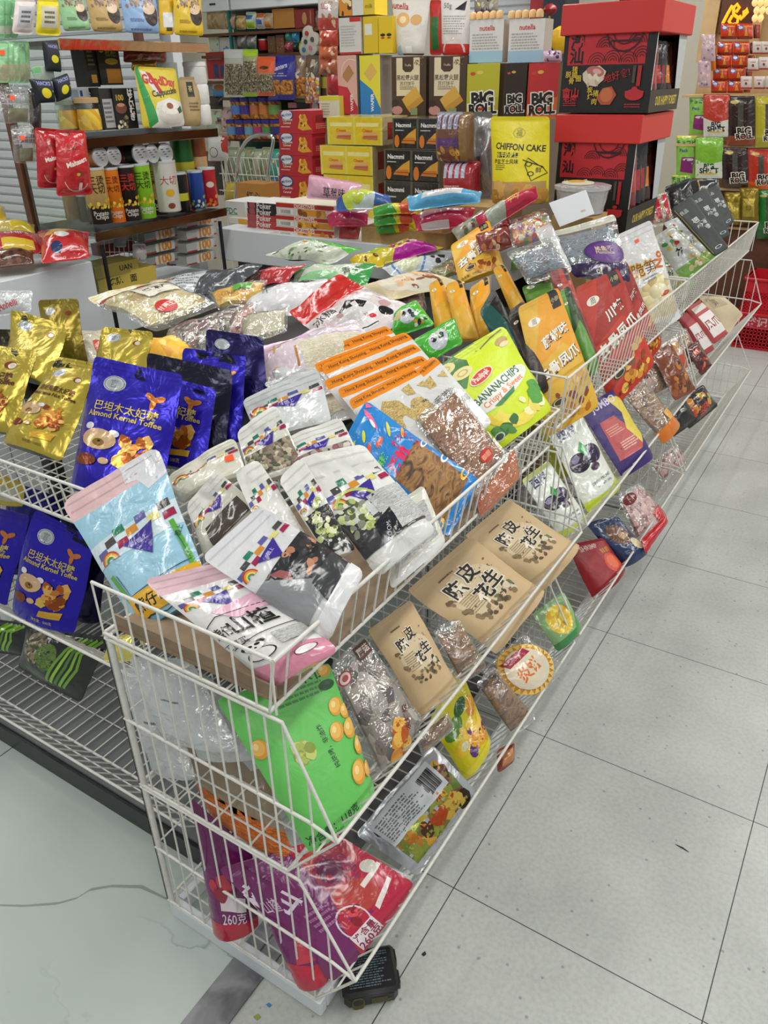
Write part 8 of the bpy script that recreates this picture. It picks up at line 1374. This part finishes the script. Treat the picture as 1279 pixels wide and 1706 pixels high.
# red plastic crates on the floor
def crate(label, x0, y0, z0, wx, wy, h, sign):
    rt = empty('red_crate', (x0+wx/2, y0+wy/2, z0), label, 'crate', 'stacked red crates'); mb = MB(); r = 0.008
    nx, nz = 24, 6
    for k in range(nx+1): x = x0+wx*k/nx; mb.box((x, y0, z0+h*0.3), (0.007, 0.01, h*0.6), '#fff', 'red_plastic')
    for k in range(nz+1): mb.box((x0+wx/2, y0, z0+h*0.6*k/nz), (wx, 0.01, 0.007), '#fff', 'red_plastic')
    for k in range(13): mb.box((x0, y0+wy*k/12, z0+h*0.3), (0.01, 0.007, h*0.6), '#fff', 'red_plastic')
    for k in range(nz+1): mb.box((x0, y0+wy/2, z0+h*0.6*k/nz), (0.01, wy, 0.007), '#fff', 'red_plastic')
    mb.box((x0+wx/2, y0, z0+h*0.8), (wx, 0.012, h*0.4), '#fff', 'red_plastic'); mb.box((x0, y0+wy/2, z0+h*0.8), (0.012, wy, h*0.4), '#fff', 'red_plastic')
    mb.box((x0+wx/2, y0+wy, z0+h/2), (wx, 0.01, h), '#fff', 'red_plastic'); mb.box((x0+wx, y0+wy/2, z0+h/2), (0.01, wy, h), '#fff', 'red_plastic'); mb.box((x0+wx/2, y0+wy/2, z0+0.008), (wx, wy, 0.01), '#fff', 'red_plastic')
    cb = mb.build('crate_body', rt, smooth=False)
    mb = MB(); mb.box((x0+wx/2, y0-0.006, z0+h-0.01), (wx+0.03, 0.03, 0.02), '#fff', 'red_plastic', bev=0.004); mb.box((x0-0.006, y0+wy/2, z0+h-0.01), (0.03, wy, 0.02), '#fff', 'red_plastic', bev=0.004); mb.build('rim', rt)
    if sign:
        a = AY(1222, 560, y0); mb = MB(); G = np.array([[(x0+0.04, y0-0.008, z0+h*0.58), (x0+0.22, y0-0.008, z0+h*0.58)], [(x0+0.04, y0-0.008, z0+h*0.95), (x0+0.22, y0-0.008, z0+h*0.95)]])
        put_art(mb, G, [('R', 0, 0, 1, 1, '#d8344a'), ('R', 0.04, 0.08, 0.96, 0.92, '#a82034'), ('T', '裕记', 0.5, 0.5, 0.42, '#d8a0a0', 0, 0.03)], 0.18, h*0.37, [0, 1], [0, 1], 'satin', np.broadcast_to(np.array((0, -1.0, 0)), (2, 2, 3))); mb.n = {}; mb.build('name_plate', cb, smooth=False)
cx = AY(1219, 575, 5.0)[0]
crate('lower red plastic crate on the floor at the right', cx, 5.0, 0.005, 0.6, 0.34, 0.26, True)
crate('upper red plastic crate stacked at the right', cx+0.01, 5.0, 0.268, 0.6, 0.34, 0.24, False)
# ------------------------------------------------------------------ on the floor
tz = 0.058; A_, B_, C_ = AZ(573, 1660, tz), AZ(664, 1644, tz), AZ(655, 1572, tz)
ux = B_-A_; wx = np.linalg.norm(ux); ux = ux/wx; dv = (C_-B_); ly = np.linalg.norm(dv); uy = np.array((-ux[1], ux[0], 0)); ang = math.atan2(ux[1], ux[0]); cc_ = A_+ux*wx/2+uy*ly/2; cc_[2] = 0
tn = empty('tin_box', tuple(cc_), 'flat black tin box with gold print on the floor under the near corner', 'tin box')
mb = MB(); mb.box(cc_+np.array((0, 0, 0.024)), (wx, ly, 0.046), '#1e2022', 'black_plastic', rz=ang, bev=0.01)
mb.build('tin_body', tn)
mb = MB(); mb.box(cc_+np.array((0, 0, 0.05)), (wx+0.006, ly+0.006, 0.016), '#222426', 'black_plastic', rz=ang, bev=0.007)
for k in (0.3, 0.8): mb.box(cc_+ux*(wx/2+0.004)+uy*(ly*(k-0.5))+np.array((0, 0, 0.035)), (0.006, 0.03, 0.026), '#1a1c1e', 'black_plastic', rz=ang, bev=0.002)
mb.build('tin_lid', tn)
G = np.array([[A_, A_+ux*wx], [A_+uy*ly, A_+ux*wx+uy*ly]]); G[..., 2] = 0.0585
mb = MB(); put_art(mb, G, [('X', 0.12, 0.1, 0.9, 0.9, 14, '#5a6a70')], wx, ly, [0, 1], [0, 1], 'matte', np.broadcast_to(np.array((0, 0, 1.0)), (2, 2, 3))); 
F0 = cc_-ux*wx/2-uy*(ly/2+0.0008); G = np.array([[F0, F0+ux*wx], [F0+np.array((0, 0, 0.042)), F0+ux*wx+np.array((0, 0, 0.042))]])
put_art(mb, G, [('E', 0.25, 0.5, 0.12, 0.22, '#5a5428'), ('E', 0.25, 0.6, 0.1, 0.1, '#2a2a22'), ('X', 0.5, 0.3, 0.9, 0.8, 5, '#7a7430')], wx, 0.042, [0, 1], [0, 1], 'matte', np.broadcast_to(np.array((-uy[0], -uy[1], 0)), (2, 2, 3))); mb.n = {}
mb.build('printed_label', tn, smooth=False)
def scrap(name, label, px, py, pts, col, h=0.002):
    c = AZ(px, py, 0.001); mb = MB(); n = len(pts)
    mb.add([(c[0]+x, c[1]+y, 0.0005) for x, y in pts]+[(c[0]+x*0.9, c[1]+y*0.9, h) for x, y in pts], [tuple(range(n, 2*n))]+[(i, (i+1) % n, n+(i+1) % n, n+i) for i in range(n)], col, 'matte'); tag(mb.build(name), label, 'litter')
scrap('paper_scrap', 'thin dark sliver lying alone on the pale floor tiles', 1137, 1412, [(-0.02, 0.0), (0.0, -0.004), (0.018, -0.006), (0.0, 0.001)], '#222624')
scrap('paper_scrap', 'small black crumb on the floor near the tin box', 706, 1589, [(-0.004, -0.004), (0.003, -0.005), (0.005, 0.002), (0.0, 0.006)], '#1c1c1c', 0.004)
scrap('paper_scrap', 'tiny blue fleck on the floor by the metal strip', 448, 1674, [(-0.006, -0.003), (0.004, -0.004), (0.006, 0.003), (-0.003, 0.004)], '#3a7ab0')
scrap('paper_scrap', 'small yellow-green fleck on the floor by the metal strip', 428, 1694, [(-0.007, -0.004), (0.005, -0.006), (0.008, 0.004), (-0.002, 0.007)], '#8a9440')
clean()
